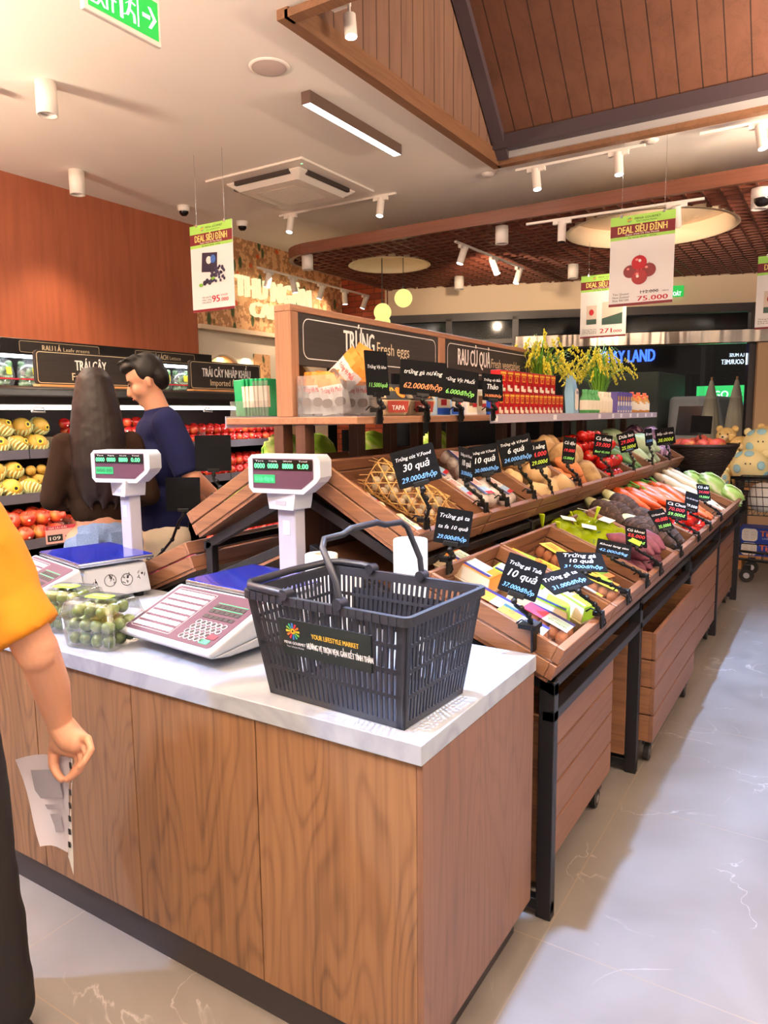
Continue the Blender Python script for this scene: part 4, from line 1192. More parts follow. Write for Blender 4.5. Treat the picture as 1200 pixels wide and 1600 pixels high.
for (u, y, h) in [(.09, 4.05, .045), (.09, 4.16, .045), (.09, 4.27, .045), (.1, 4.38, .045), (.24, 4.02, .045), (.24, 4.13, .045), (.25, 4.24, .045), (.24, 4.36, .045), (.17, 4.1, .10), (.17, 4.22, .10), (.2, 4.32, .095), (.36, 4.02, .05), (.36, 4.14, .05)]:
    put('tomato', tomato, LP(u + .04, y, h + .006), (q.uniform(-1, 1), q.uniform(-.5, 1.2), q.uniform(0, 6)), 'red tomato in the small heap at the front lip before the carrots', 'tomato', 'tomatoes before the carrots', q.uniform(1.1, 1.3))
for lay, (hh, us, n) in enumerate(((.043, (.14, .33, .52, .70, .86), 5), (.105, (.25, .45, .65, .82), 5), (.165, (.45, .7), 4))):
    for u in us:
        for k in range(n):
            put('tomato', tomato, UPP(u + q.uniform(-.02, .02), 4.01 + (lay * .04) + k * .084 + q.uniform(-.01, .01), hh), (q.uniform(-1, 1), q.uniform(-.5, 1.2), q.uniform(0, 6)), 'red tomato in the big heap on the upper tier', 'tomato', 'big heap of tomatoes', q.uniform(.98, 1.12))
CAR = noisy('carrot_skin', srgb(214, 92, 26), srgb(190, 70, 20), 14, .45)
CGR = mat('carrot_greens', srgb(96, 160, 50), .5)
def carrot():
    t = thing('carrot', '', 'carrot')
    root_mesh(.19, [.008, .015, .020, .023, .026, .028, .027, .018], .006, 12, 3, .002).build('root', CAR, t)
    m = MB(); r = random.Random(2)
    for k in range(7):
        a = r.uniform(0, 6.28); m.tube([(.088, .005 * math.cos(a), .005 * math.sin(a)), (.12, .012 * math.cos(a), .012 * math.sin(a)), (.165, .03 * math.cos(a), .03 * math.sin(a))], [.004, .0032, .0022], 5)
    m.build('stalks', CGR, t)
    return t
cs = [(.92, 4.16, .07, 2.9), (.80, 4.22, .085, 2.8), (.90, 4.33, .08, 3.0), (.72, 4.34, .10, 2.85), (.78, 4.45, .10, 2.95), (.62, 4.26, .06, 2.8), (.56, 4.40, .09, 2.9), (.50, 4.52, .08, 2.95), (.88, 4.55, .09, 3.05), (.66, 4.6, .09, 2.9), (.36, 4.55, .06, 2.8), (.30, 4.60, .06, 2.75), (.30, 4.72, .06, 2.9), (.32, 4.70, .07, 2.8), (.45, 4.75, .07, 2.8), (.62, 4.75, .09, 2.9), (.82, 4.8, .09, 3.0), (.32, 4.85, .05, 2.95), (.36, 4.88, .05, 2.9), (.6, 4.9, .05, 2.9), (.5, 4.3, .05, 2.8), (.42, 4.42, .045, 2.8), (.9, 4.92, .05, 2.9)]
for u, y, h, sp in cs:
    put('carrot', carrot, LP(u, y, h + .012), slope_rot(AL, sp + q.uniform(-.15, .15), q.uniform(-.1, .1)), 'orange carrot with cut green stalks in the carrot heap', 'carrot', 'heap of carrots', q.uniform(1.0, 1.25))
DAI = noisy('white_radish_skin', srgb(232, 224, 200), srgb(214, 204, 176), 10, .45)
for i, (u, y, h, sp) in enumerate(((.85, 5.16, .10, 3.0), (.80, 5.3, .12, 2.9), (.72, 5.42, .09, 2.95), (.60, 5.12, .07, 2.9), (.56, 5.26, .08, 3.0), (.5, 5.38, .06, 2.9), (.40, 5.12, .05, 2.8), (.40, 5.26, .06, 2.9), (.40, 5.40, .05, 2.85), (.9, 5.6, .1, 2.9), (.6, 5.56, .08, 2.9))):
    put('dai%d' % (i % 2), mk('white_radish', lambda s=i: root_mesh(.30, [.004, .012, .022, .028, .032, .034, .033, .029, .015], .02, 12, s, .003), DAI), LP(u, y, h), slope_rot(AL, sp), 'long white radish in the heap between the carrots and cabbage', 'radish', 'heap of white radishes')
def cabbage_mat(n, a, b, c):
    m = mat(n, a, .5); g = NT(m); v = g.coords((1, 1, 1))
    w = g.n('ShaderNodeTexWave', Scale=6.0, Distortion=6.0, Detail=3.0); w.bands_direction = 'Z'
    g.l(v, w.inputs['Vector']); g.l(g.ramp(w.outputs['Fac'], [(.2, a), (.7, b), (.95, c)]), g.b.inputs['Base Color']); g.bump(w.outputs['Fac'], .4, .006)
    return m
CABG = cabbage_mat('green_cabbage_leaf', srgb(156, 200, 110), srgb(186, 218, 150), srgb(220, 236, 200))
CABP = cabbage_mat('purple_cabbage_leaf', srgb(92, 56, 84), srgb(120, 82, 110), srgb(170, 140, 160))
def cabbage(m, nm, long=1.0):
    def f():
        t = thing(nm, '', 'cabbage')
        MB().ell((0, 0, 0), (.075 * long, .07, .07), 16, 12).build('heart', m, t)
        for k in range(5):
            a = 2 * PI * k / 5; b = MB()
            vs = []; fs = []
            for i in range(7):
                for j in range(7):
                    th = a + (j - 3) * .24; ph = -1.2 + i * .36
                    r = .078 + .006 * math.sin(j * 2 + i) + (.014 * (i / 6) ** 2 if j in (0, 6) else 0)
                    vs.append((r * long * math.sin(ph), r * math.cos(ph) * math.cos(th), r * math.cos(ph) * math.sin(th)))
            for i in range(6):
                for j in range(6): fs.append((i * 7 + j, i * 7 + j + 1, i * 7 + j + 8, i * 7 + j + 7))
            b.add(vs, fs, 0, True); o = b.build('outer_leaf', m, t)
            s = o.modifiers.new('t', 'SOLIDIFY'); s.thickness = .003
        return t
    return f
for u, y, h, s, lb in ((.50, 5.80, .085, 1.25, 'oval green cabbage leaning against the black wicker basket'), (.17, 5.82, .075, 1.05, 'round green cabbage at the front corner of the farthest crate'), (.78, 5.78, .07, 1.0, 'green cabbage at the back of the farthest lower crate')):
    put('cab', cabbage(CABG, 'green_cabbage', 1.25), LP(u, y, h), slope_rot(AL, .4, .3), lb, 'cabbage', 'green cabbages', s)
for i, (u, y, h) in enumerate(((.22, 5.64, .07), (.5, 5.62, .07), (.78, 5.62, .07), (.35, 5.8, .07), (.65, 5.82, .08), (.9, 5.8, .08), (.6, 5.72, .15))):
    put('pcab', cabbage(CABP, 'purple_cabbage'), UPP(u, y, h), (q.uniform(0, 3), q.uniform(0, 3), 0), 'purple cabbage in the heap at the far end of the upper tier', 'cabbage', 'heap of purple cabbages', q.uniform(.8, .95))
JIC = noisy('jicama_skin', srgb(212, 180, 132), srgb(188, 152, 104), 12, .7)
CEL = noisy('celeriac_skin', srgb(196, 162, 112), srgb(156, 118, 76), 22, .85)
CAS = noisy('orange_root_skin', srgb(206, 132, 78), srgb(176, 104, 58), 20, .7)
def lump(nm, r, m, seed, ax=(1, 1, .85)):
    def f():
        b = MB(); b.ell((0, 0, 0), (r * ax[0], r * ax[1], r * ax[2]), 16, 11); rr = random.Random(seed)
        ph = [rr.uniform(0, 6) for _ in range(6)]
        b.v = [tuple(Vector(v) * (1 + .09 * math.sin(3 * math.atan2(v[1], v[0]) + ph[0]) * math.cos(v[2] / r * 2 + ph[1]) + .05 * math.sin(v[0] / r * 5 + ph[2]) + .04 * math.sin(v[1] / r * 6 + ph[3]))) for v in b.v]
        return b.build(nm, m)
    return f
for u, y, h in ((.14, 2.98, .06), (.15, 3.14, .06), (.14, 3.30, .06), (.42, 2.95, .06), (.44, 3.1, .06), (.42, 3.26, .06), (.7, 2.97, .06), (.72, 3.12, .06), (.7, 3.28, .06), (.3, 3.04, .12), (.55, 3.0, .13), (.57, 3.2, .13)):
    put('jic%d' % q.randrange(3), lump('jicama', .055, JIC, q.randrange(99)), UPP(u, y, h), (q.uniform(-.4, .4), q.uniform(0, .6), q.uniform(0, 6)), 'pale round jicama in the heap before the cassava', 'jicama', 'heap of jicama roots', q.uniform(.9, 1.15))
for u, y, h, lb in ((.55, 3.80, .10, 'big knobbly celeriac on top of the roots beside the tomatoes'), (.75, 3.62, .09, 'knobbly celeriac at the back of the root crate'), (.22, 3.78, .065, 'flat knobbly celeriac at the front lip before the tomatoes'), (.85, 3.82, .07, 'celeriac deepest in the root crate'), (.48, 3.60, .12, 'celeriac between the others and the jicama')):
    put('cel%d' % q.randrange(2), lump('celeriac', .075, CEL, q.randrange(99), (1.1, .95, .9)), UPP(u, y, h), (0, q.uniform(0, .6), q.uniform(0, 6)), lb, 'celeriac', 'celeriac roots')
for u, y, h, sp in ((.30, 3.50, .045, .2), (.30, 3.43, .045, .3), (.32, 3.60, .045, .1), (.30, 3.68, .045, .2), (.32, 3.55, .10, .4)):
    put('cas', mk('cassava_root', lambda: root_mesh(.16, [.01, .028, .036, .034, .038, .03, .012], .01, 11, 5, .006), CAS), UPP(u, y, h), slope_rot(AU, sp), 'orange brown cassava root below the celeriac', 'cassava', 'cassava roots')
CUC = noisy('cucumber_skin', srgb(58, 104, 56), srgb(98, 138, 84), 12, .35)
GRD = noisy('striped_gourd_skin', srgb(150, 178, 130), srgb(196, 212, 178), 9, .4)
for i, (u, y, h) in enumerate(((.34, 4.55, .04), (.34, 4.66, .04), (.34, 4.78, .04), (.34, 4.9, .04), (.55, 4.55, .05), (.55, 4.68, .05), (.55, 4.82, .05), (.4, 4.6, .09), (.42, 4.74, .09), (.85, 4.6, .05), (.85, 4.8, .05))):
    put('cuc', mk('cucumber', lambda: root_mesh(.2, [.008, .02, .025, .026, .025, .02, .008], .015, 12, 3, .001), CUC), UPP(u, y, h), slope_rot(AU, q.uniform(.0, .5)), 'dark green cucumber in the heap beside the tomatoes', 'cucumber', 'heap of cucumbers')
for u, y, h in ((.36, 5.10, .06), (.36, 5.24, .06), (.36, 5.38, .06), (.62, 5.1, .07), (.62, 5.3, .07), (.45, 5.18, .13), (.45, 5.36, .13), (.85, 5.2, .08)):
    put('grd', mk('pale_gourd', lambda: root_mesh(.22, [.012, .04, .055, .055, .048, .03, .012], .01, 14, 3, .001), GRD), UPP(u, y, h), slope_rot(AU, q.uniform(.1, .6)), 'pale green gourd in the heap between cucumbers and purple cabbage', 'gourd', 'heap of pale gourds')
# other side of the spine, seen between the posts and at the near end
LET = cabbage_mat('lettuce_leaf', srgb(150, 200, 60), srgb(190, 224, 90), srgb(220, 240, 150))
for x, y, z, s, lb in ((-1.72, 2.06, 1.31, 1.0, 'bright lettuce head seen between the near shelf posts'), (-1.78, 2.32, 1.30, 1.0, 'bright lettuce head farther along behind the shelf posts'), (-1.75, 2.7, 1.30, 1.0, 'bright lettuce head behind the posts near the white egg packs'), (-1.75, 3.3, 1.29, 1.0, 'bright lettuce head behind the jicama and the posts')):
    put('let', cabbage(LET, 'lettuce', 1.1), (x, y, z), (q.uniform(0, 3), .6, 0), lb, 'lettuce', 'lettuces behind the posts', s)
ONI = mat('red_onion_skin', srgb(140, 46, 72), .3)
for k, (x, y) in enumerate(((-2.33, 1.90), (-2.33, 2.0), (-2.25, 1.95), (-2.24, 2.06), (-2.31, 2.10), (-2.16, 1.92))):
    put('onion', mk('red_onion', lambda: MB().lathe([(0, -.035), (.025, -.03), (.04, -.005), (.035, .02), (.012, .036), (.005, .055), (0, .056)], 16), ONI), (x, y, .80 + (-2.40 - x) * -.42), (q.uniform(-1, 1), 1.2, q.uniform(0, 6)), 'red onion lying in the low tray behind the far scale', 'onion', 'red onions in the low tray')
# ================================================================ goods on the spine shelf
ZS = 1.4475
RED_TIN = mat('red_tin_print', srgb(170, 20, 26), .35)
GOLD = mat('gold_print', srgb(230, 180, 70), .4)
BLUE_P = mat('blue_print', srgb(40, 90, 200), .4)
CREAMP = mat('cream_print', srgb(236, 226, 200), .5)
def pbox(name, label, cat, x, y, z, sx, sy, sz, mats, front, rz=0, group=None):
    """printed box whose show side faces the aisle (+x); front = list of (y0, z0, y1, z1, slot) in fractions"""
    t = thing(name, label, cat, (x, y, z), rz, group)
    MB().cbox((0, 0, sz / 2), (sx, sy, sz)).build('box_body', mats[0], t, .0015, 1)
    m = MB()
    for k, (a, b, c, d, s) in enumerate(front):
        xx = sx / 2 + .0006 + .0002 * k
        m.add([(xx, -sy / 2 + a * sy, b * sz), (xx, -sy / 2 + c * sy, b * sz), (xx, -sy / 2 + c * sy, d * sz), (xx, -sy / 2 + a * sy, d * sz)], [(0, 1, 2, 3)], s)
    m.build('front_print', mats[1:], t)
    return t
first = None
tin_front = [(.05, .04, .95, .96, 0), (.25, .52, .75, .78, 1), (.34, .56, .66, .74, 2), (.08, .82, .92, .92, 1), (.05, .08, .45, .34, 3), (.30, .05, .8, .2, 3)]
for tier, (n, y0) in enumerate(((14, 3.04), (9, 3.06))):
    for k in range(n):
        y = y0 + k * .0625 if tier == 0 else y0 + k * .082
        lb = 'red spice packet in the %s row of red packets on the shelf' % ('bottom' if tier == 0 else 'top')
        gp = 'red packets, %s row' % ('bottom' if tier == 0 else 'top')
        if first is None:
            first = pbox('red_packet', lb, 'packet', -1.315, y, ZS, .045, .058, .098, [RED_TIN, RED_TIN, GOLD, RED_TIN, CREAMP], tin_front, 0, gp); o = first
        else:
            o = copy_tree(first)
        place(o, (-1.315, y, ZS + tier * .0985), None, (1, 1 if tier == 0 else 1.3, 1)); tag(o, lb, 'packet', gp)
# two egg cartons and small packs
for y, lb in ((2.13, 'pulp duck egg carton with dark printed sleeve, first on the shelf'), (2.31, 'pulp duck egg carton with dark printed sleeve behind the first one')):
    t = thing('duck_egg_carton', lb, 'egg carton', (-1.33, y, ZS), -.25, 'duck egg cartons on the shelf')
    q4 = lambda x0, x1, y0, y1, z: [(x0, y0, z), (x1, y0, z), (x1, y1, z), (x0, y1, z)]
    MB().hexa(q4(-.05, .045, -.055, .055, 0), q4(-.06, .06, -.07, .07, .055)).hexa(q4(-.06, .06, -.07, .07, .058), q4(-.045, .02, -.055, .055, .105)).build('carton', PULP, t, .006, 2)
    m = MB().add([(.062, -.05, .056), (.062, .05, .056), (.022, .045, .107), (.022, -.045, .107)], [(0, 1, 2, 3)], 0)
    m.add([(.0625, -.045, .012), (.0625, .045, .012), (.0635, .05, .05), (.0635, -.05, .05)], [(0, 1, 2, 3)], 1)
    nx = Vector((.04, 0, -.051)).normalized()
    M = frame((.0505, -.042, .073), (0, 1, 0), (-.04, 0, .051))
    fit(m, M @ Matrix.Translation((0, .012, .001)), 'TAPA', .024, .045, 2, bold=.03)
    e = MB(); rplate(e, .035, .045, .017, .002, 3, M @ Matrix.Translation((.065, .005, .003))); m.add(e.v, e.f, 3)
    fit(m, frame((.0645, -.03, .02), (0, 1, 0), (0, 0, 1)), 'TAPA', .022, .06, 4, bold=.03)
    m.build('printed_sleeve', [mat('charcoal_print', srgb(40, 44, 48), .5), mat('rust_print', srgb(150, 50, 34), .5), GOLD, ORANGE, INK_WHITE], t)
for y, lb in ((2.50, 'small blue and white pack with a red sun beside the duck egg cartons'), (2.62, 'small blue and white pack with a red sun before the white boxes')):
    pbox('salted_egg_pack', lb, 'pack', -1.32, y, ZS, .05, .085, .075, [SKYP, CREAMP, BLUE_P, INK_RED], [(.05, .3, .95, .95, 0), (.05, .05, .95, .38, 1), (.3, .5, .7, .8, 2)], -.2, 'blue and white packs')
for y, lb in ((2.75, 'slim white box with a red band, nearer the salted packs'), (2.84, 'slim white box with a red band, beside the blue box')):
    pbox('egg_noodle_box', lb, 'box', -1.32, y, ZS, .05, .075, .105, [PAPER, CREAMP, INK_RED, mat('bronze_print_' + str(y)[2:3], srgb(120, 80, 50), .5)], [(.1, .1, .9, .9, 0), (.55, .3, .95, .45, 1), (.25, .35, .6, .75, 2)], -.2, 'slim white boxes')
pbox('blue_box', 'narrow blue box standing before the red packets', 'box', -1.32, 2.915, ZS, .05, .035, .10, [BLUE_P, BLUE_P, PAPER], [(.1, .6, .9, .8, 1)], 0)
# clear bin with salted-egg pouches
bn = thing('acrylic_bin', 'clear acrylic bin of white and orange egg pouches under the Fresh eggs board', 'bin', (-1.40, 1.955, ZS))
MB().box(-.09, -.10, 0, .09, .10, .003).box(-.09, -.10, 0, -.087, .10, .13).box(.087, -.10, 0, .09, .10, .11).box(-.09, -.10, 0, .09, -.097, .13).box(-.09, .097, 0, .09, .10, .13).build('clear_walls', ACRYLIC, bn)
POUCH = mat('white_pouch_film', srgb(236, 230, 226), .25)
def pouch(t, w, h, mats):
    m = MB(); n = 6
    v = []; f = []; sl = []
    for i in range(n + 1):
        for j in range(n + 1):
            u, s = i / n - .5, j / n
            b = .016 * math.sin(PI * i / n) * math.sin(PI * min(1, s * 1.05)) + .003 * math.sin(i * 2.1 + j * 1.7)
            v.append((u * w, -b, s * h))
    for i in range(n):
        for j in range(n): f.append((i * (n + 1) + j, (i + 1) * (n + 1) + j, (i + 1) * (n + 1) + j + 1, i * (n + 1) + j + 1))
    for fc in f:
        j = fc[0] % (n + 1); m.add([v[k] for k in fc], [(0, 1, 2, 3)], 1 if j >= 4 else 0, True)
        m.add([(v[k][0], -v[k][1] + .002, v[k][2]) for k in fc], [(3, 2, 1, 0)], 1 if j >= 4 else 0, True)
    m.build('film', mats, t)
    m = MB(); fit(m, frame((-w * .36, -.021, h * .50), (1, 0, 0), (0, 0, 1)), 'Trứng Vịt Muối', .022, w * .7, 0, bold=.015)
    for k, x in enumerate((-.022, .02)): rplate(m, .035, .028, .013, .001, 1, frame((x, -.020, h * .26), (1, 0, 0), (0, 0, 1)))
    m.build('print', [INK_RED, mat('egg_picture', srgb(120, 96, 84), .5)], t)
pos = [(-.05, -.06, .01, -.1, 0, .1), (-.02, -.03, .01, .15, .1, -.1), (.03, -.05, .01, .0, -.15, .4), (.05, .02, .01, .1, 0, .9), (.0, .05, .01, -.1, .1, 1.0), (-.04, .03, .015, .1, -.1, .2), (.01, -.03, .10, .3, .9, .3), (.02, .04, .10, .2, .55, .7)]
for k, (x, y, z, rx, ry, rz) in enumerate(pos):
    lb = ['salted egg pouch standing at the near end of the clear bin', 'salted egg pouch second from the near end of the clear bin', 'salted egg pouch facing the aisle at the front of the clear bin', 'salted egg pouch at the front far corner of the clear bin', 'salted egg pouch at the far end of the clear bin', 'salted egg pouch at the back of the clear bin', 'salted egg pouch lying tilted on top of the full bin with its orange top down', 'salted egg pouch sticking out of the top at the far end of the bin'][k]
    t = thing('egg_pouch', lb, 'pouch', (-1.40 + x, 1.955 + y, ZS + z), 0, 'salted egg pouches'); t.rotation_euler = (rx, ry, rz)
    pouch(t, .095, .135, [POUCH, ORANGE])
# green tea sachets at the other edge
t = thing('sachet_box', 'clear acrylic box full of green sachets on the near end of the shelf', 'box', (-1.695, 1.90, ZS))
MB().box(-.085, -.05, 0, .085, .05, .003).box(-.085, -.05, 0, .085, -.048, .055).box(-.085, .048, 0, .085, .05, .055).box(-.085, -.05, 0, -.083, .05, .055).box(.02, -.05, .003, .085, -.048, .12).build('clear_walls', ACRYLIC, t)
GRS = mat('green_sachet_foil', srgb(30, 150, 90), .25)
def sachet():
    t = thing('green_sachet', '', 'sachet')
    MB().box(-.004, -.042, 0, .004, .042, .125).build('foil', GRS, t, .002, 1)
    MB().box(-.0045, -.0425, .03, .0045, -.020, .1).build('print', CREAMP, t)
    return t
for k in range(11):
    put('sachet', sachet, (-1.768 + k * .0135, 1.90, ZS + .004), (0, -.06 + .03 * (k % 3), 1.25 if k < 3 else .2), 'green foil sachet in the clear box on the near end of the shelf', 'sachet', 'green sachets')
# rice-ear plants and what stands between them
YEL = mat('yellow_rice_ear', srgb(196, 184, 34), .6)
YGR = mat('green_rice_blade', srgb(104, 158, 40), .5)
def rice(label, loc, seed, pot, s=1.0):
    t = thing('potted_grass', label, 'plant', loc, 0, 'potted yellow grasses'); q = random.Random(seed)
    if pot == 'red':
        MB().lathe([(0, 0), (.045, 0), (.06, .08), (.062, .085), (.055, .085), (.05, .07), (0, .07)], 20).build('pot', mat('red_pot', srgb(150, 24, 30), .4), t)
        MB().tube([(.064 * math.cos(a), .064 * math.sin(a), .055 + .002 * math.sin(5 * a)) for a in [2 * PI * k / 24 for k in range(25)]], .004, 6, caps=False).build('rope', BAMBOO, t)
    else:
        MB().lathe([(0, 0), (.05, 0), (.055, .1), (.05, .1), (.045, .085), (0, .085)], 4).build('pot', mat('cream_pot', srgb(226, 210, 170), .5), t)
    b, e = MB(), MB()
    for k in range(135):
        a = q.uniform(0, 2 * PI); r = q.uniform(.03, .20) * s; h = q.uniform(.15, .30) * s * (1.15 - r * 1.4)
        x, y = math.cos(a), math.sin(a)
        P0 = Vector((x * .02, y * .02, .08)); P1 = Vector((x * r * .35, y * r * .35, .08 + h * .8)); P2 = Vector((x * r * .8, y * r * .8, .08 + h)); P3 = Vector((x * r * 1.15, y * r * 1.15, .08 + h * .86))
        if k % 2 == 0:
            w = Vector((-y, x, 0)) * .004
            b.add([P0 - w, P0 + w, P1 + w, P1 - w, P2 + w * .8, P2 - w * .8, P3 * 1.02], [(0, 1, 2, 3), (3, 2, 4, 5), (5, 4, 6)], 0, True)
        else:
            b.tube([P0, P1, P2], .0012, 4, caps=False)
            for m in range(13):
                f_ = m / 12; c = P2.lerp(P3, f_) + Vector((q.uniform(-.006, .006), q.uniform(-.006, .006), q.uniform(-.004, .008) - .03 * f_ * f_ * s))
                e.ell(c, (.0045, .003, .0092), 5, 4, rot=(q.uniform(-.6, .6), q.uniform(-.6, .6), 0))
    o = b.build('blades', YGR, t); e.build('rice_ears', YEL, t)
rice('yellow rice-ear plant in a red pot standing behind the red packets', (-1.44, 3.93, ZS), 1, 'red', 1.12)
rice('yellow rice-ear plant in a cream pot near the far end of the shelf', (-1.36, 4.80, ZS), 2, 'cream', 1.15)
t = thing('porridge_pouch', 'tall pale blue snack pouch with a twisted top between the two plants', 'pouch', (-1.33, 4.12, ZS), .1)
MB().prism([(-.01, 0), (.035, 0), (.03, .12), (.012, .2), (0, .23), (-.01, .2), (-.02, .12)], (-.065, .065)).build('film', mat('pale_blue_film', srgb(150, 196, 226), .25), t, .008, 2)
m = MB(); rplate(m, .09, .12, .03, .002, 0, frame((.0375, 0, .08), (0, 1, 0), (0, 0, 1))); fit(m, frame((.0385, -.03, .11), (0, 1, 0), (0, 0, 1)), 'Yến Mạch', .03, .06, 1, bold=.02); m.build('print', [CREAMP, NAVY], t)
BOT = [mat('green_capped_bottle', srgb(70, 150, 80), .35), CREAMP, mat('amber_bottle', srgb(200, 140, 70), .25), mat('orange_cap', srgb(226, 90, 40), .4), mat('violet_pack', srgb(96, 80, 150), .4)]
def bottle(b, c):
    def f():
        t = thing('condiment_bottle', '', 'bottle')
        MB().lathe([(0, 0), (.024, 0), (.026, .01), (.026, .085), (.014, .105), (.012, .12), (0, .12)], 16).build('body', BOT[b], t)
        MB().lathe([(.014, .112), (.014, .135), (0, .135)], 14).build('cap', BOT[c], t)
        MB().lathe([(.0264, .02), (.0264, .075)], 16).build('label_band', CREAMP, t)
        return t
    return f
for k in range(4): put('b1', bottle(0, 0), (-1.315, 4.34 + k * .075, ZS), None, 'white bottle with green cap beside the blue snack pouch', 'bottle', 'green capped bottles', 1.05)
for k in range(4): put('b3', bottle(1, 1), (-1.315, 4.64 + k * .075, ZS), None, 'cream bottle in the row before the second plant', 'bottle', 'cream bottles')
for k in range(6): 
    if k == 0: v0 = pbox('violet_pack', 'violet and cream pack in the row past the second plant', 'pack', -1.31, 5.0, ZS, .05, .055, .14, [BOT[4], CREAMP, GOLD, BLUE_P], [(.1, .05, .9, .55, 0), (.2, .6, .8, .8, 1), (.25, .12, .7, .35, 2)], 0, 'violet packs')
    else: place(copy_tree(v0), (-1.31, 5.0 + k * .068, ZS))
for k in range(8): put('b2', bottle(2, 3), (-1.31, 5.45 + k * .066, ZS), None, 'amber bottle with orange cap at the far end of the shelf', 'bottle', 'amber bottles', (1, 1, 1.1 - .12 * (k % 3)))

# ================================================================ chalk price cards on clamps
CHALK = {'w': mat('white_chalk', srgb(226, 226, 226), .8), 'b': mat('blue_chalk', srgb(110, 170, 236), .8), 'g': mat('green_chalk', srgb(140, 220, 110), .8), 'o': mat('orange_chalk', srgb(240, 150, 100), .8), 'r': mat('red_chalk', srgb(220, 50, 60), .8), 'y': mat('lime_chalk', srgb(190, 226, 70), .8)}
SLATE = mat('black_chalk_card', srgb(15, 15, 17), .9, spec=.12)
def price_card(label, base, c, w, h, az, tilt, roll, lines, group='chalk price cards', big=False):
    """clamp at BASE, slate card centred on C; az = compass of its face, tilt leans it back"""
    t = thing('price_card', label, 'price card', base, 0, group)
    b, c = Vector(base), Vector(c)
    if c.y > 2.6: w, h, c = w * .84, h * .84, c - Vector((0, 0, .008))
    l = c - b
    n = Vector((math.cos(R(az)) * math.cos(R(tilt)), math.sin(R(az)) * math.cos(R(tilt)), math.sin(R(tilt))))
    ex = Vector((-math.sin(R(az)), math.cos(R(az)), 0)); ey = n.cross(ex)
    ex, ey = ex * math.cos(R(roll)) + ey * math.sin(R(roll)), ey * math.cos(R(roll)) - ex * math.sin(R(roll))
    M = frame(l, ex, ey)
    cd = MB(); rplate(cd, w, h, .004, .003, 0, M); co = cd.build('card', SLATE, t)
    used = {}
    for k, (txt, col) in enumerate(lines):
        hh = h / (len(lines) + .4)
        m = used.setdefault(col, MB())
        sz = min(hh * .92, w * .86 / max(3, len(txt)) * 2.1)
        fw = min(w * .88, len(txt) * sz * .46)
        fit(m, M @ Matrix.Translation((0, h / 2 - hh * (k + .95), .0006)), txt, sz, fw, 0, bold=.012, shear=.28, align='CENTER')
    for col, m in used.items(): m.build('chalk_writing', CHALK[col], co)
    foot = l - ey * (h / 2 - .004)
    g = MB(); g.cbox((0, 0, 0), (.045, .014, .012), 0, M @ Matrix.Translation((0, -h / 2 + .002, -.002))); g.cbox((0, -.012, 0), (.012, .02, .012), 0, M @ Matrix.Translation((0, -h / 2 + .002, -.002)))
    g.build('card_clip', PLASTIC_BLACK, t, .002, 1)
    f2 = foot - ey * .02
    mid = f2 * .5 + Vector((.012, .008, .0)) + (Vector((0, 0, 0)))
    a = MB().tube([f2, f2 * .75 + mid * .25 + Vector((-.004, -.006, 0)), mid, mid * .45 + Vector((.004, -.004, .004)), Vector((0, 0, .012))], .0055, 8)
    for p in (f2, mid, f2 * .5 + mid * .5, mid * .5 + Vector((0, 0, .006))): a.ell(p, (.009, .009, .009), 8, 6)
    a.build('jointed_arm', PLASTIC_BLACK, t)
    k = 1.7 if big else 1.0
    cl = MB().cbox((-.006, 0, .012), (.030 * k, .030 * k, .014), 0).cbox((.006 * k, 0, -.012 * k), (.006, .034 * k, .042 * k), 0)
    cl.tube([(-.012, .0, .018), (-.03, .0, .024), (-.045, 0, .012)], .003, 6).tube([(.012, .006, -.004), (.016, .006, -.018), (.008, .006, -.03)], .0025, 6)
    cl.build('spring_clamp', PLASTIC_BLACK, t, .002, 1)
    return t
SE = (-1.245, 1.455)
DROP = .012
for y, c, w, h, az, tilt, roll, lines, lb in (
    (1.95, (-1.22, 1.91, 1.59), .105, .135, -8, 5, 0, [('Trứng Vịt kho', 'w'), ('11.500/quả', 'g')], 'chalk card reading 11.500 clamped to the shelf edge before the egg pouches'),
    (2.26, (-1.22, 2.20, 1.585), .165, .118, -42, 8, -5, [('trứng gà nướng', 'w'), ('62.000đ/hộp', 'o')], 'chalk card reading 62.000 in orange clamped to the shelf edge'),
    (2.53, (-1.22, 2.47, 1.57), .155, .115, -40, 8, -8, [('Trứng Vịt Muối', 'w'), ('26.000đ/hộp', 'g')], 'chalk card reading 26.000 in green clamped to the shelf edge'),
    (2.83, (-1.22, 2.78, 1.578), .12, .13, -30, 8, -3, [('Trứng vịt Bắc', 'w'), ('Thảo', 'w'), ('34.000đ/hộp', 'o')], 'chalk card reading 34.000 clamped to the shelf edge before the red packets')):
    price_card(lb, (SE[0], y, SE[1]), (c[0], c[1], c[2] - DROP), w, h, az, tilt, roll, lines)
UL = (-1.085 + .035, 1.125)
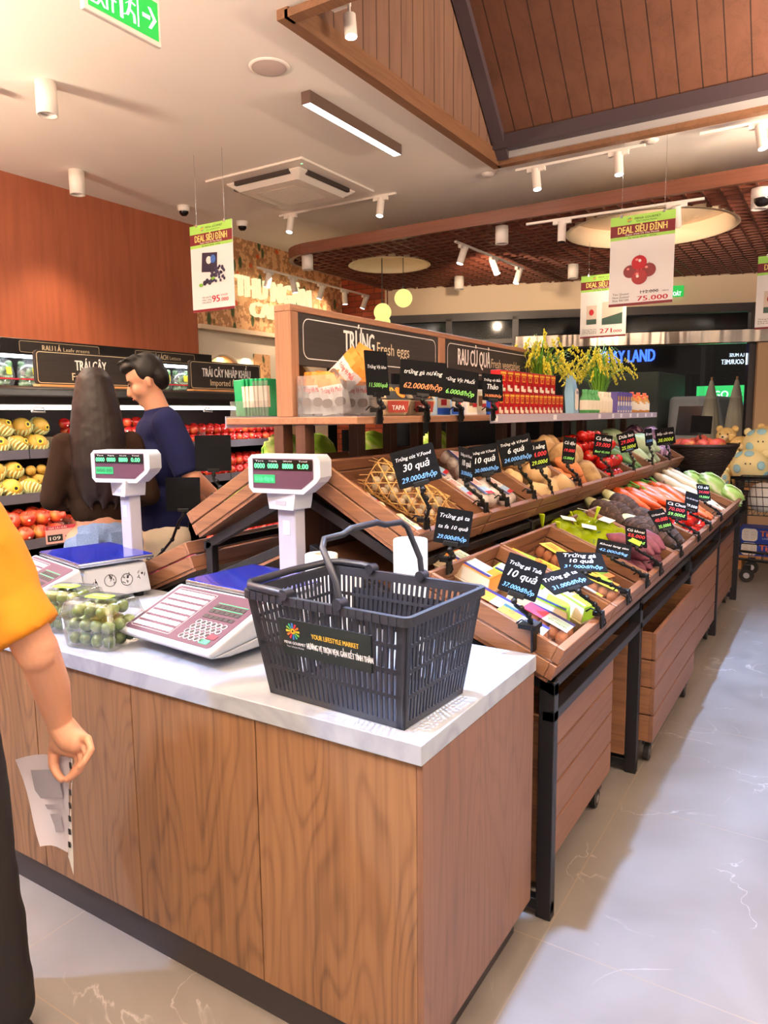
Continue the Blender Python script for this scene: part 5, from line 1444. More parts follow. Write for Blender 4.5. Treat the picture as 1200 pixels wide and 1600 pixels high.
for y, c, w, h, az, tilt, roll, lines, lb in (
    (1.90, (-1.0, 1.76, 1.31), .125, .105, -50, 12, 14, [('Trứng cút V.Food', 'w'), ('30 quả', 'w'), ('29.000đ/hộp', 'b')], 'chalk card reading 29.000 over the woven quail egg basket'),
    (2.33, (-1.0, 2.08, 1.295), .115, .10, 5, 5, -10, [('Trứng cút V.Food', 'w'), ('10 quả', 'w'), ('30.000đ/hộp', 'b')], 'chalk card turned nearly edge-on before the white eggs'),
    (2.52, (-1.0, 2.22, 1.30), .105, .10, -42, 8, 8, [('Trứng cút V.Food', 'w'), ('10 quả', 'w'), ('30.000đ/hộp', 'b')], 'chalk card reading 30.000 before the white egg packs'),
    (2.80, (-1.0, 2.49, 1.32), .125, .10, -52, 8, 12, [('Trứng vịt V.Food', 'w'), ('6 quả', 'w'), ('24.000đ/hộp', 'b')], 'chalk card reading 24.000 above the jicama roots'),
    (3.00, (-1.0, 2.72, 1.30), .10, .12, -45, 8, 10, [('Củ năng', 'w'), ('34.000', 'r'), ('29.000đ', 'y')], 'chalk card reading 29.000 with red and lime writing before the jicama'),
    (3.40, (-1.0, 3.10, 1.30), .075, .13, -40, 5, -8, [('Củ đậu', 'w'), ('19.000', 'r'), ('15.000đ', 'g')], 'narrow chalk card reading 15.000 beside the celeriac'),
    (3.97, (-1.0, 3.62, 1.30), .115, .125, -45, 5, -8, [('Cà chua', 'w'), ('59.000', 'r'), ('Beef 45.000', 'g')], 'dark chalk card standing before the upper tomatoes'),
    (4.45, (-1.0, 4.10, 1.30), .12, .125, -55, 8, 14, [('Dưa leo', 'w'), ('29.000', 'r'), ('25.000đ', 'y')], 'chalk card reading 25.000 before the cucumbers'),
    (4.95, (-1.0, 4.62, 1.31), .09, .12, -20, 5, 4, [('Bí non', 'w'), ('32.000', 'b')], 'chalk card turned away before the pale gourds'),
    (5.50, (-1.0, 5.10, 1.30), .15, .13, -60, 5, 8, [('Bắp cải tím', 'w'), ('38.000đ', 'y')], 'wide chalk card before the purple cabbages')):
    price_card(lb, (UL[0], y, UL[1]), c, w, h, az, tilt, roll, lines)
LL = (-.595, .832)
for y, c, w, h, az, tilt, roll, lines, lb in (
    (2.18, (-.685, 2.10, .955), .15, .10, -50, 68, 20, [('Trứng gà ta', 'w'), ('31.000đ/hộp', 'b')], 'chalk card lying back almost flat over the lime egg cartons'),
    (2.50, (-.70, 2.32, .97), .15, .105, -55, 66, -5, [('Trứng gà', 'w'), ('10 quả', 'w'), ('31.000đ/hộp', 'b')], 'chalk card lying back flat between the two egg crates'),
    (2.78, (-.70, 2.72, .955), .15, .105, -55, 60, -22, [('Khoai lang tím', 'w'), ('42.000đ/kg', 'b')], 'chalk card lying tilted on the sweet potatoes with a lime flag'),
    (3.02, (-.68, 2.98, .965), .10, .12, -50, 50, -18, [('Củ khoai', 'w'), ('55.000', 'r'), ('45.000đ', 'g')], 'chalk card reading 45.000 above the sweet potatoes'),
    (3.45, (-.67, 3.40, .98), .10, .13, -45, 40, 10, [('Củ Khoai môn', 'w'), ('40.000', 'r'), ('35.000đ', 'g')], 'chalk card reading 35.000 before the large taro root'),
    (3.92, (-.66, 3.70, .99), .12, .12, -55, 40, -15, [('Cà Chua', 'w'), ('70.000', 'r'), ('59.000đ', 'g')], 'chalk card reading 59.000 before the small tomato heap'),
    (4.30, (-.66, 4.12, .985), .09, .13, -50, 30, -20, [('Cà rốt Đà Lạt', 'w'), ('29.000', 'w')], 'chalk card leaning before the carrots with white writing only'),
    (4.72, (-.66, 4.50, 1.0), .09, .12, -50, 30, -8, [('Củ cải', 'w'), ('24.000', 'r'), ('19.000đ', 'g')], 'chalk card before the radishes at the end of the carrots')):
    price_card(lb, (LL[0], y, LL[1]), c, w, h, az, tilt, roll, lines)
price_card('chalk card reading 37.000 on a large clamp at the near egg crate side', (-.685, 1.838, .868), (-.70, 1.80, 1.02), .105, .105, -62, 18, -20, [('Trứng gà Tafa', 'w'), ('10 quả', 'w'), ('37.000đ/hộp', 'b')], big=True)
price_card('chalk card reading 29.000 rising from the back of the near egg crate', (-1.0, 1.95, 1.0), (-.95, 1.89, 1.125), .105, .105, -55, 10, -10, [('Trứng gà ta', 'w'), ('ta fa 10 quả', 'w'), ('29.000đ/hộp', 'b')])
MB().box(-.02, -.012, 0, .02, .012, .002).build('lime_flag', LIME, loc=(-.64, 2.80, .965), rot=(.5, .4, 0))
tag(bpy.data.objects['lime_flag'], 'small lime paper flag stuck beside the tilted sweet potato card', 'flag')
# blank backs of two cards on the hidden side
price_card('blank back of a black price card over the low tray with red onions', (-2.36, 1.98, .86), (-2.16, 1.97, 1.155), .135, .13, 120, -4, 0, [('Hành tây', 'w'), ('32.000đ', 'g')], 'price cards seen from behind')
price_card('blank back of a black price card on the upper hidden tray beside the man', (-2.0, 2.0, 1.14), (-2.02, 2.0, 1.315), .135, .135, 125, -4, 0, [('Tỏi', 'w'), ('60.000đ', 'g')], 'price cards seen from behind')
# ================================================================ refrigerated fruit case along the wall
FB = mat('black_case_panel', srgb(20, 18, 19), .35)
FD = mat('dark_case_lining', srgb(52, 34, 34), .6)
FS = mat('grey_shelf_lip', srgb(108, 106, 118), .35, .3)
CASE = thing('fruit_case', 'long open chilled case of fruit along the timber wall', 'display case', (-4.5, 0, 0))
def fx(x): return x + 4.5
Ya, Yb = .2, 5.74
MB().box(fx(-5.45), Ya, 0, fx(-4.38), Yb, .40).build('base', FB, CASE)
MB().box(fx(-5.5), Ya, .4, fx(-5.4), Yb, 1.66).build('back_panel', FD, CASE)
for y0, y1 in ((Ya - .04, Ya), (Yb, Yb + .04)):
    MB().prism([(fx(-5.5), 0), (fx(-4.38), 0), (fx(-4.38), .45), (fx(-4.9), 1.3), (fx(-4.62), 1.53), (fx(-4.62), 1.66), (fx(-5.5), 1.66)], (y0, y1)).build('end_panel', FB, CASE)
cn = MB().prism([(fx(-5.5), 1.66), (fx(-5.5), 1.56), (fx(-4.66), 1.535), (fx(-4.60), 1.545), (fx(-4.575), 1.60), (fx(-4.60), 1.655), (fx(-4.66), 1.672)], (Ya, Yb))
co = cn.build('canopy', FB, CASE, .01, 2)
for y in (2.95, 4.5):
    MB().tube([(fx(-4.585), y - .05, 1.50), (fx(-4.585), y - .02, 1.53), (fx(-4.585), y + .04, 1.525), (fx(-4.585), y + .05, 1.495), (fx(-4.585), y - .05, 1.50)], .006, 6).build('ticket_hook', WHITE, co)
lt = MB()
for k in range(5): lt.box(fx(-4.66), Ya + .05 + k * 1.1, 1.515, fx(-4.62), Ya + 1.13 + k * 1.1, 1.535)
lt.build('light_tube', LAMP_WARM, CASE)
SHV = ((-4.75, 1.255, .62), (-4.65, .965, .72), (-4.50, .675, .86), (-4.40, .43, .9))
TILT = .16
for k, (x, z, d) in enumerate(SHV):
    s = MB().hexa([(fx(x), Ya, z - .075), (fx(x), Ya, z - .06), (fx(x - d), Ya, z - .06 + d * TILT), (fx(x - d), Ya, z - .075 + d * TILT)], [(fx(x), Yb, z - .075), (fx(x), Yb, z - .06), (fx(x - d), Yb, z - .06 + d * TILT), (fx(x - d), Yb, z - .075 + d * TILT)])
    so = s.build('shelf', FB, CASE)
    y = Ya
    while y < Yb - .1:
        MB().box(fx(x), y + .004, z - .075, fx(x) + .012, min(y + .92, Yb) - .004, z - .012).build('shelf_lip', FS, so); y += .92
    if k < 3:
        for y in (3.02, 3.16, 4.62):
            MB().box(fx(x) - .22, y, z - .05, fx(x) - .002, y + .004, z + .07).build('divider', ACRYLIC, so)
for k in range(4):
    lamp('case_light', 'AREA', (-4.72, .9 + k * 1.4, 1.50), 6, (1.0, .93, .84), target=(-4.95, .9 + k * 1.4, .9), shape='RECTANGLE', size=.05, size_y=1.3)
APPLE = noisy('red_apple_skin', srgb(158, 12, 24), srgb(184, 38, 32), 7, .25, srgb(214, 116, 60), 2.0)
APPLE2 = noisy('blush_peach_skin', srgb(170, 28, 36), srgb(220, 84, 50), 9, .35, srgb(236, 176, 84), 2.0)
APPLEG = noisy('green_apple_skin', srgb(122, 172, 36), srgb(148, 192, 60), 6, .25)
STEMM = mat('fruit_stem', srgb(80, 56, 34), .7)
STK = mat('fruit_sticker', srgb(240, 232, 220), .4)
def apple(m, nm, sq=1.0):
    def f():
        t = thing(nm, '', 'fruit')
        b = MB().lathe([(0.004, -.034), (.016, -.040), (.030, -.032), (.0415, -.012), (.045, .008), (.041, .026), (.029, .038), (.014, .038), (.003, .029)], 16)
        b.v = [(x, y, z * sq) for x, y, z in b.v]
        b.build('flesh', m, t)
        MB().cyl((0, 0, .028), (.004, .002, .048), .0018, 6).build('stem', STEMM, t)
        MB().ell((.040, .0, .012), (.005, .009, .009), 8, 6).build('sticker', STK, t)
        return t
    return f
def shelf_pt(k, u, h): x, z, d = SHV[k]; return (x - .05 - u, z - .05 + (u + .05) * TILT + h)
def heap(key, build, k, y0, y1, step, rows, lay, label, cat, group, r, upright=True, s0=.90, s1=1.0):
    for L in range(lay):
        for i in range(rows - L):
            n = int((y1 - y0 - L * step * .5) / step)
            for j in range(max(n, 1)):
                x, z = shelf_pt(k, .01 + i * step * .95 + L * step * .5, r * 1.08 + L * r * 1.66)
                y = y0 + (j + .5 + .5 * (L % 2)) * step + q.uniform(-.006, .006)
                put(key, build, (x + q.uniform(-.004, .004), y, z), (q.uniform(-.5, .5), q.uniform(.0, 1.0), q.uniform(-.8, .8)), label, cat, group, q.uniform(s0, s1))
heap('apple', apple(APPLE, 'red_apple'), 0, 3.30, 4.30, .094, 3, 3, 'red apple on the top shelf behind the two people', 'apple', 'red apples behind the two people', .042)
heap('apple', apple(APPLE, 'red_apple'), 0, 4.30, 5.68, .094, 3, 2, 'red apple on the top shelf past the man, under the sign', 'apple', 'red apples on the top shelf', .042)
heap('apple', apple(APPLE, 'red_apple'), 1, 4.56, 5.66, .094, 4, 2, 'red apple on the middle shelf past the man', 'apple', 'red apples on the middle shelf', .042)
heap('peach', apple(APPLE2, 'peach', .92), 2, 2.62, 3.10, .105, 3, 2, 'big red and yellow peach on the lowest shelf left of the woman', 'fruit', 'peaches left of the woman', .05, s0=1.15, s1=1.25)
heap('peach', apple(APPLE2, 'peach', .92), 2, 3.18, 4.55, .10, 3, 2, 'red and yellow peach on the lowest shelf between the people', 'fruit', 'peaches between the people', .047, s0=1.0, s1=1.15)
heap('gapple', apple(APPLEG, 'green_apple'), 2, 4.64, 5.62, .098, 3, 2, 'bright green apple on the low shelf under the red ones', 'apple', 'green apples', .042, s0=1.0, s1=1.1)
heap('apple', apple(APPLE, 'red_apple'), 3, 4.3, 5.3, .095, 1, 2, 'red apple in the bottom trough below the green apples', 'apple', 'red apples in the bottom trough', .042)
MEL = mat('netted_melon_skin', srgb(214, 168, 70), .5); FOAM = mat('pale_foam_net', srgb(214, 220, 160), .8)
def melon():
    t = thing('melon', '', 'melon')
    MB().ell((0, 0, 0), (.066, .066, .060), 16, 10).build('flesh', MEL, t)
    m = MB()
    for k in range(16):
        a = 2 * PI * k / 16
        m.tube([(.068 * math.cos(b) * math.cos(a + .1 * math.sin(b * 5)), .068 * math.cos(b) * math.sin(a + .1 * math.sin(b * 5)), .063 * math.sin(b)) for b in (-1.3, -.9, -.5, -.1, .3)], .0075, 5, caps=False)
    m.build('foam_net', FOAM, t)
    d = MB(); rplate(d, .04, .04, .02, .001, 0, frame((.05, 0, .046), (0, 1, 0), (-.6, 0, .75))); rplate(d, .022, .022, .011, .001, 1, frame((.0505, 0, .0466), (0, 1, 0), (-.6, 0, .75)))
    d.build('sticker', [YELLOW, INK_DARK], t)
    return t
heap('melon', melon, 0, 2.45, 3.24, .135, 2, 2, 'yellow melon in a foam net on the top shelf left of the woman', 'melon', 'netted melons, top shelf', .062, s0=.95, s1=1.05)
heap('melon', melon, 1, 2.45, 3.02, .135, 2, 2, 'yellow melon in a foam net on the middle shelf before the golden kiwis', 'melon', 'netted melons, middle shelf', .062, s0=.95, s1=1.05)
GOLDK = noisy('golden_kiwi_skin', srgb(214, 176, 80), srgb(190, 148, 58), 16, .6)
KIWI = noisy('brown_kiwi_skin', srgb(170, 132, 72), srgb(138, 104, 54), 24, .8)
def kiwi(m, nm): return lambda: MB().ell((0, 0, 0), (.031, .040, .029), 12, 8).build(nm, m)
heap('gkiwi', kiwi(GOLDK, 'golden_kiwi'), 1, 2.95, 3.20, .08, 3, 3, 'golden kiwi in the heap between the melons and the brown kiwis', 'kiwi', 'golden kiwis', .036, s0=1.1, s1=1.2)
heap('kiwi', kiwi(KIWI, 'brown_kiwi'), 1, 3.22, 3.62, .083, 2, 4, 'brown kiwi stacked beside the golden ones by the woman', 'kiwi', 'brown kiwis', .028, s0=.95, s1=1.05)
# ticket boards on the shelf lips
def ticket(label, x, y, z, lines, w=.14, h=.115):
    t = thing('price_board', label, 'price board', (x, y, z), R(-12), 'wood framed price boards')
    MB().box(-.008, -w / 2, 0, 0, w / 2, h).build('wood_frame', W_LEDGE, t, .002, 1)
    b = MB().box(0, -w / 2 + .012, .012, .002, w / 2 - .012, h - .012).build('slate', SLATE, t)
    m = MB(); m2 = MB()
    fit(m, frame((.0025, -w / 2 + .022, h * .58), (0, 1, 0), (0, 0, 1)), lines[0], .03, w - .044, shear=.25)
    fit(m2, frame((.0025, -w / 2 + .022, h * .22), (0, 1, 0), (0, 0, 1)), lines[1], .03, w - .044, shear=.25)
    m.build('chalk_writing', CHALK['w'], b); m2.build('chalk_writing', CHALK['b' if lines[1][0] == '9' else 'o'], b)
ticket('wood framed chalk board reading 95.000 on the top shelf lip behind the woman', -4.70, 3.17, 1.13, ('Hồng', '95.000đ'))
ticket('wood framed chalk board reading Kiwi Xanh on the middle shelf lip', -4.60, 3.20, .85, ('Kiwi Xanh', '145.000đ'))
t = thing('price_label', 'pink paper price label reading 109 on the lowest shelf lip', 'price label', (-4.46, 2.98, .615), R(-12))
MB().box(-.003, -.11, 0, 0, .11, .12).build('card', mat('pink_label_card', srgb(226, 176, 170), .5), t)
m = MB().box(0, -.11, .095, .0008, .11, .12, 1).box(0, -.10, .015, .0008, .0, .06, 2)
fit(m, frame((.0015, -.085, .024), (0, 1, 0), (0, 0, 1)), '109', .035, .07, 0, bold=.02); fit(m, frame((.0015, .02, .03), (0, 1, 0), (0, 0, 1)), '129', .028, .055, 2, bold=.02); fit(m, frame((.0015, -.09, .1), (0, 1, 0), (0, 0, 1)), 'GIÁ ƯU ĐÃI', .016, .12, 0)
m.build('print', [INK_WHITE, mat('rose_print', srgb(190, 60, 76), .5), INK_DARK], t)
# boards standing on the canopy
def board(label, y0, y1, z0, z1, x, big, small, bs, ss, gap):
    t = thing('sign_board', label, 'sign', (x, y0, z0), 0, 'dark boards over the fruit case')
    w, h = y1 - y0, z1 - z0
    b = MB(); rplate(b, w, h, .03, .03, 0, frame((.015, w / 2, h / 2), (0, 1, 0), (0, 0, 1))); bo = b.build('board', W_SIGN, t)
    MB().box(-.03, 0, -.022, .05, w, .0).build('timber_foot', W_LEDGE, t)
    m = MB(); ring_flat(m, w - .02, h - .02, .025, .004, 0, frame((.0158, w / 2, h / 2), (0, 1, 0), (0, 0, 1))); m.build('border_line', INK_CREAM, bo)
    m = MB(); fit(m, frame((.0165, w / 2, h * .46), (0, 1, 0), (0, 0, 1)), big, .105, bs, 0, bold=.02, align='CENTER'); m.build('lettering', INK_WHITE, bo)
    m = MB(); fit(m, frame((.0165, w / 2, h * .15), (0, 1, 0), (0, 0, 1)), small, .078, ss, 0, bold=.006, align='CENTER'); m.build('lettering', INK_CREAM, bo)
board('dark sign board reading Fresh fruits over the two people', 3.12, 4.02, 1.695, 1.935, -4.86, 'TRÁI CÂY', 'Fresh fruits', .27, .33, 0)
board('dark sign board reading Imported Fruits standing past the man', 4.56, 5.47, 1.695, 1.945, -4.86, 'TRÁI CÂY NHẬP KHẨU', 'Imported Fruits', .62, .43, 0)
# tall chiller of leafy greens behind
CH = thing('vegetable_chiller', 'tall black chiller of bagged leafy greens behind the fruit case', 'chiller', (-5.6, 0, 0))
MB().box(-.39, Ya, 0, -.30, 5.58, 2.09).build('back_panel', FD, CH)
for y0, y1 in ((Ya - .03, Ya), (5.52, 5.58)): MB().box(-.30, y0, 0, 0, y1, 2.09).build('end_panel', FB, CH)
hd = MB().box(-.30, Ya, 1.965, .0, 5.52, 2.09).build('header', FB, CH, .003, 1)
MB().box(-.30, Ya, 1.60, -.05, 5.52, 1.66).build('shelf', FB, CH)
MB().box(-.06, Ya, 1.94, -.03, 5.52, 1.965).build('light_tube', LAMP_COOL, CH)
MB().box(-.0, 3.2, 2.005, .001, 3.32, 2.04).build('chiller_badge', GREY, hd)
for y0, y1, a, b, wa, wb in ((3.47, 4.22, 'RAU LÁ', 'Leafy greens', .17, .25), (4.6, 5.34, 'XÀ LÁCH', 'Lettuce', .19, .14)):
    w = y1 - y0
    p = MB(); rplate(p, w, .10, .02, .006, 0, frame((.006, (y0 + y1) / 2, 2.028), (0, 1, 0), (0, 0, 1))); po = p.build('name_plate', W_SIGN, hd)
    m = MB(); ring_flat(m, w - .01, .09, .016, .003, 0, frame((.0068, (y0 + y1) / 2, 2.028), (0, 1, 0), (0, 0, 1)))
    fit(m, frame((.007, y0 + w * .27, 2.005), (0, 1, 0), (0, 0, 1)), a, .065, wa, 0, bold=.025); fit(m, frame((.007, y0 + w * .30 + wa, 2.008), (0, 1, 0), (0, 0, 1)), b, .048, wb, 0)
    m.build('lettering', INK_CREAM, po)
for k in range(3): lamp('case_light', 'AREA', (-5.66, 1.4 + k * 1.6, 1.93), 9, (.9, 1.0, .92), target=(-5.75, 1.4 + k * 1.6, 1.6), shape='RECTANGLE', size=.05, size_y=1.5)
GREENB = cabbage_mat('bagged_greens', srgb(96, 140, 84), srgb(150, 186, 130), srgb(206, 224, 190))
def greens():
    t = thing('greens_bag', '', 'bag of greens')
    b = MB(); rr = random.Random(4)
    for k in range(26): b.ell((rr.uniform(-.03, .03), rr.uniform(-.075, .075), rr.uniform(.03, .24)), (.02, .035, .03), 6, 5, rot=(rr.uniform(0, 3), 0, rr.uniform(0, 3)))
    b.build('leaves', GREENB, t)
    m = MB().ell((0, 0, .148), (.055, .112, .145), 12, 8); m.build('film', FILM, t)
    MB().box(.05, -.115, .10, .056, .115, .112).build('red_band', INK_RED, t)
    d = MB(); rplate(d, .05, .06, .006, .001, 0, frame((.0575, .02, .17), (0, 1, 0), (0, 0, 1))); d.build('sticker', YELLOW, t)
    return t
for k in range(15): put('greens', greens, (-5.74 + q.uniform(-.02, .02), 2.0 + k * .235, 1.665), (0, -.1, q.uniform(-.2, .2)), 'clear bag of leafy greens in the lit chiller above the fruit', 'bag of greens', 'bags of leafy greens')
# ================================================================ people
SKIN = mat('skin', srgb(196, 142, 114), .5); SKIN.node_tree.nodes['Principled BSDF'].inputs['Subsurface Weight'].default_value = .08
HAIR = mat('black_hair', srgb(18, 13, 12), .5, spec=.25)
HAIRB = mat('dark_brown_hair', srgb(26, 14, 12), .5, spec=.3)
DARK = mat('eye_dark', srgb(20, 16, 16), .3); LIPS = mat('lips', srgb(180, 96, 90), .5)
def cap(mb, a, b, ra, rb, n=18, m=None):
    a, b = Vector(a), Vector(b); d = b - a; L = d.length
    k = m or max(2, int(L / (min(ra, rb) * .6)))
    for i in range(k + 1):
        s = i / k; r = ra + (rb - ra) * s
        mb.ell(a + d * s, (r, r, r), n, 10)
    mb.tube([a, b], [ra, rb], n)
def chain(mb, pts):
    for (a, ra), (b, rb) in zip(pts, pts[1:]): cap(mb, a, b, ra, rb)
def skin_up(mb, name, m, parent, voxel, smooth, it2=0):
    o = mb.build(name, m, parent)
    r = o.modifiers.new('join', 'REMESH'); r.mode = 'VOXEL'; r.voxel_size = voxel; r.use_smooth_shade = True
    s = o.modifiers.new('soft', 'SMOOTH'); s.iterations = smooth; s.factor = .5
    return o
def folds(o, seed, strength=.010, size=.14):
    tx = bpy.data.textures.new('cloth_folds_%d' % seed, 'CLOUDS'); tx.noise_scale = size
    d = o.modifiers.new('folds', 'DISPLACE'); d.texture = tx; d.strength = strength; d.mid_level = .5
def head(mb, c, rz, nod=0.0, s=1.0):
    """skull, jaw, nose, ears as one surface; faces +y before turning"""
    M = Matrix.Translation(c) @ Matrix.Rotation(rz, 4, 'Z') @ Matrix.Rotation(nod, 4, 'X') @ Matrix.Scale(s, 4)
    E = lambda c, r, rot=None: mb.ell(c, r, 14, 10, 0, M, rot)
    E((0, -.012, .03), (.074, .092, .088)); E((0, .012, -.03), (.062, .074, .075)); E((0, .035, -.075), (.040, .040, .032)); E((0, .062, -.09), (.022, .018, .018))
    E((-.035, .05, -.03), (.026, .028, .035)); E((.035, .05, -.03), (.026, .028, .035)); E((0, .055, .03), (.055, .025, .03))
    mb.tube([M @ Vector(p) for p in ((0, .078, .012), (0, .095, -.018), (0, .104, -.030), (0, .088, -.038))], [.008, .011, .014, .01], 8)
    E((0, .082, -.056), (.022, .010, .007)); E((0, .080, -.066), (.020, .011, .007))
    for sx in (-1, 1): E((sx * .073, -.012, -.012), (.009, .018, .030), (0, 0, sx * .4))
    return M
def face_bits(t, M, brow=HAIR):
    for sx in (-1, 1):
        MB().ell((0, 0, 0), (.012, .005, .005), 10, 6, 0, M @ Matrix.Translation((sx * .030, .0785, .006))).build('eye', DARK, t)
        MB().tube([M @ Vector(p) for p in ((sx * .014, .083, .022), (sx * .032, .0815, .028), (sx * .048, .070, .022))], .0035, 6).build('eyebrow', brow, t)
    MB().ell((0, 0, 0), (.019, .005, .0055), 10, 6, 0, M @ Matrix.Translation((0, .0915, -.061))).build('lips', LIPS, t)
def hand_curled(mb, w, d, up, side, s=1.0):
    """relaxed hand: w wrist, d pointing to the fingers, side towards the thumb, up = back of hand"""
    w, d, up, side = Vector(w), Vector(d).normalized(), Vector(up).normalized(), Vector(side).normalized()
    for k in range(4):
        c = w + d * (.045) * s + side * (.026 - .0175 * k) * s
        chain(mb, [(w + side * (.014 - .009 * k) * s, .016 * s), (c, .0125 * s), (c + d * .035 * s, .011 * s)])
        L = (.9, 1, .95, .78)[k]
        kn = c + d * .037 * s
        chain(mb, [(kn, .0095 * s), (kn + (d * .024 - up * .014) * L * s, .0085 * s), (kn + (d * .028 - up * .038) * L * s, .0078 * s), (kn + (d * .014 - up * .052) * L * s, .007 * s)])
    th = w + d * .018 * s + side * .024 * s
    chain(mb, [(th, .014 * s), (th + (d * .024 + side * .018 - up * .012) * s, .011 * s), (th + (d * .05 + side * .014 - up * .026) * s, .0088 * s)])

def legs(mb, hip, foot, w, r=(.085, .056, .04), spread=.0):
    for s in (-1, 1):
        chain(mb, [((s * w, 0, hip), r[0]), ((s * (w + spread), .01, hip * .55), r[1]), ((s * (w + spread), -.01, foot), r[2])])
def shoe(t, x, y, rz=0, m=None):
    MB().hexa([(-.04, -.09, 0), (.04, -.09, 0), (.045, .15, 0), (-.045, .15, 0)], [(-.035, -.085, .075), (.035, -.085, .075), (.03, .13, .04), (-.03, .13, .04)]).build('shoe', m or WHITE, t, .02, 3, (x, y, .0), (0, 0, rz))

# woman seen from behind
W = thing('person', 'woman with very long dark hair in a brown top and jeans, seen from behind', 'person', (-2.82, 2.09, 0), R(55))
b = MB()
Mh = head(b, (0, .03, 1.545), 0, -.25, .95)
chain(b, [((0, 0, 1.49), .05), ((0, -.005, 1.36), .055)])
for s in (-1, 1):
    chain(b, [((s * .15, 0, 1.32), .045), ((s * .20, -.02, 1.10), .038), ((s * .14, .17, 1.06), .030)])
    hand_curled(b, (s * .14, .17, 1.06), (-.3 * s, 1, -.1), (0, 0, 1), (-s, 0, 0), .9)
b.ell((0, 0, 1.25), (.14, .085, .16), 14, 10); b.ell((0, 0, 1.02), (.12, .08, .14), 14, 10)
legs(b, .90, .06, .085, (.08, .05, .036))
skin_up(b, 'body', SKIN, W, .008, 5)
face_bits(W, Mh)
b = MB()
for s in (-1, 1): chain(b, [((s * .135, 0, 1.335), .058), ((s * .205, -.025, 1.10), .050), ((s * .145, .15, 1.06), .038)])
b.ell((0, -.005, 1.28), (.165, .105, .12), 16, 10); b.ell((0, 0, 1.16), (.145, .10, .16), 16, 10); chain(b, [((-.05, 0, 1.055), .088), ((.05, 0, 1.055), .088)]); b.ell((0, 0, 1.375), (.085, .065, .05), 12, 8)
o = skin_up(b, 'top', mat('dark_brown_knit', srgb(40, 27, 20), .95, spec=.1), W, .010, 6); folds(o, 1, .012, .09)
DENIM = noisy('blue_denim', srgb(112, 132, 164), srgb(90, 110, 146), 260, .8)
b = MB(); legs(b, .88, .10, .078, (.094, .068, .060)); b.ell((0, -.005, .94), (.124, .09, .09), 16, 10)
for s in (-1, 1): b.ell((s * .065, -.045, .875), (.072, .072, .09), 14, 10)
o = skin_up(b, 'jeans', DENIM, W, .010, 5); folds(o, 2, .010, .07)
for s in (-1, 1): MB().add([(s * .025, -.140, .955), (s * .115, -.118, .955), (s * .115, -.128, .87), (s * .07, -.146, .84), (s * .03, -.146, .87)], [(0, 1, 2, 3, 4)]).build('back_pocket', DENIM, W)
b = MB(); b.ell((0, .005, 1.572), (.080, .104, .100), 16, 10)
for k in range(13):
    a = -1.45 + 2.9 * k / 12; x, y = math.sin(a), -math.cos(a)
    b.tube([(x * .03, .01 + y * .03, 1.668), (x * .056, .005 + y * .075, 1.625), (x * .078, y * .09 - .005, 1.50), (x * .092, y * .085 - .03, 1.36), (x * .094, y * .06 - .065, 1.24), (x * .085, y * .03 - .085, 1.14 + .02 * math.sin(k * 2.3)), (x * .06, y * .02 - .088, 1.07 + .03 * math.sin(k * 1.7))], [.012, .020, .026, .028, .026, .018, .006], 8)
o = skin_up(b, 'hair', HAIRB, W, .008, 6)
tx = bpy.data.textures.new('strands', 'CLOUDS'); tx.noise_scale = .03
d = o.modifiers.new('strands', 'DISPLACE'); d.texture = tx; d.strength = .004; d.mid_level = .5
for s in (-.09, .09): shoe(W, s, 0)

# man in navy shirt, hands clasped behind him
P = thing('person', 'man with short black hair in a navy t-shirt, hands clasped behind his back', 'person', (-2.86, 2.47, 0), R(147))
b = MB()
Mh = head(b, (.0, .05, 1.63), R(-10), -.42, 1.0)
chain(b, [((0, .03, 1.57), .056), ((0, -.02, 1.43), .062)])
arm = {-1: [((-.19, -.02, 1.40), .052), ((-.245, -.11, 1.17), .044), ((-.13, -.245, 1.05), .032)], 1: [((.19, -.02, 1.40), .052), ((.245, -.11, 1.17), .043), ((.06, -.255, 1.01), .031)]}
for s in (-1, 1):
    chain(b, arm[s])
hand_curled(b, (-.10, -.25, 1.025), (.8, -.35, -.45), (0, -1, .2), (0, -.2, -1), 1.0)
hand_curled(b, (.055, -.26, 1.0), (-.85, -.3, -.3), (0, -1, .2), (0, .2, 1), 1.0)
b.ell((0, 0, 1.28), (.16, .10, .18), 14, 10); b.ell((0, 0, 1.0), (.15, .105, .16), 14, 10)
legs(b, .86, .06, .095, (.09, .056, .042))
skin_up(b, 'body', SKIN, P, .008, 4)
face_bits(P, Mh)
b = MB()
for s in (-1, 1): chain(b, [((s * .17, -.015, 1.42), .075), ((s * .212, -.065, 1.29), .073)]); b.tube([(s * .212, -.065, 1.29), (s * .236, -.095, 1.185)], [.073, .072], 20)
b.ell((0, -.01, 1.38), (.20, .12, .10), 16, 10); b.ell((0, 0, 1.24), (.20, .135, .20), 16, 10); chain(b, [((-.06, 0, 1.04), .125), ((.06, 0, 1.04), .125)]); chain(b, [((-.065, 0, .955), .122), ((.065, 0, .955), .122)])
b.ell((0, -.012, 1.47), (.085, .08, .045), 14, 8)
o = skin_up(b, 't_shirt', mat('navy_cotton', srgb(21, 24, 60), .9, spec=.15), P, .010, 5); folds(o, 3, .010, .16)
MB().ell((0, 0, 0), (.02, .004, .014), 10, 6).build('chest_print', INK_WHITE, P, loc=(-.07, .148, 1.28))
b = MB(); legs(b, .86, .42, .092, (.115, .10, .098)); b.ell((0, 0, .92), (.165, .125, .12), 16, 10)
o = skin_up(b, 'shorts', mat('beige_twill', srgb(216, 204, 184), .85), P, .010, 5); folds(o, 4, .010, .1)
b = MB()
E = lambda c, r: b.ell(c, r, 14, 10, 0, Mh)
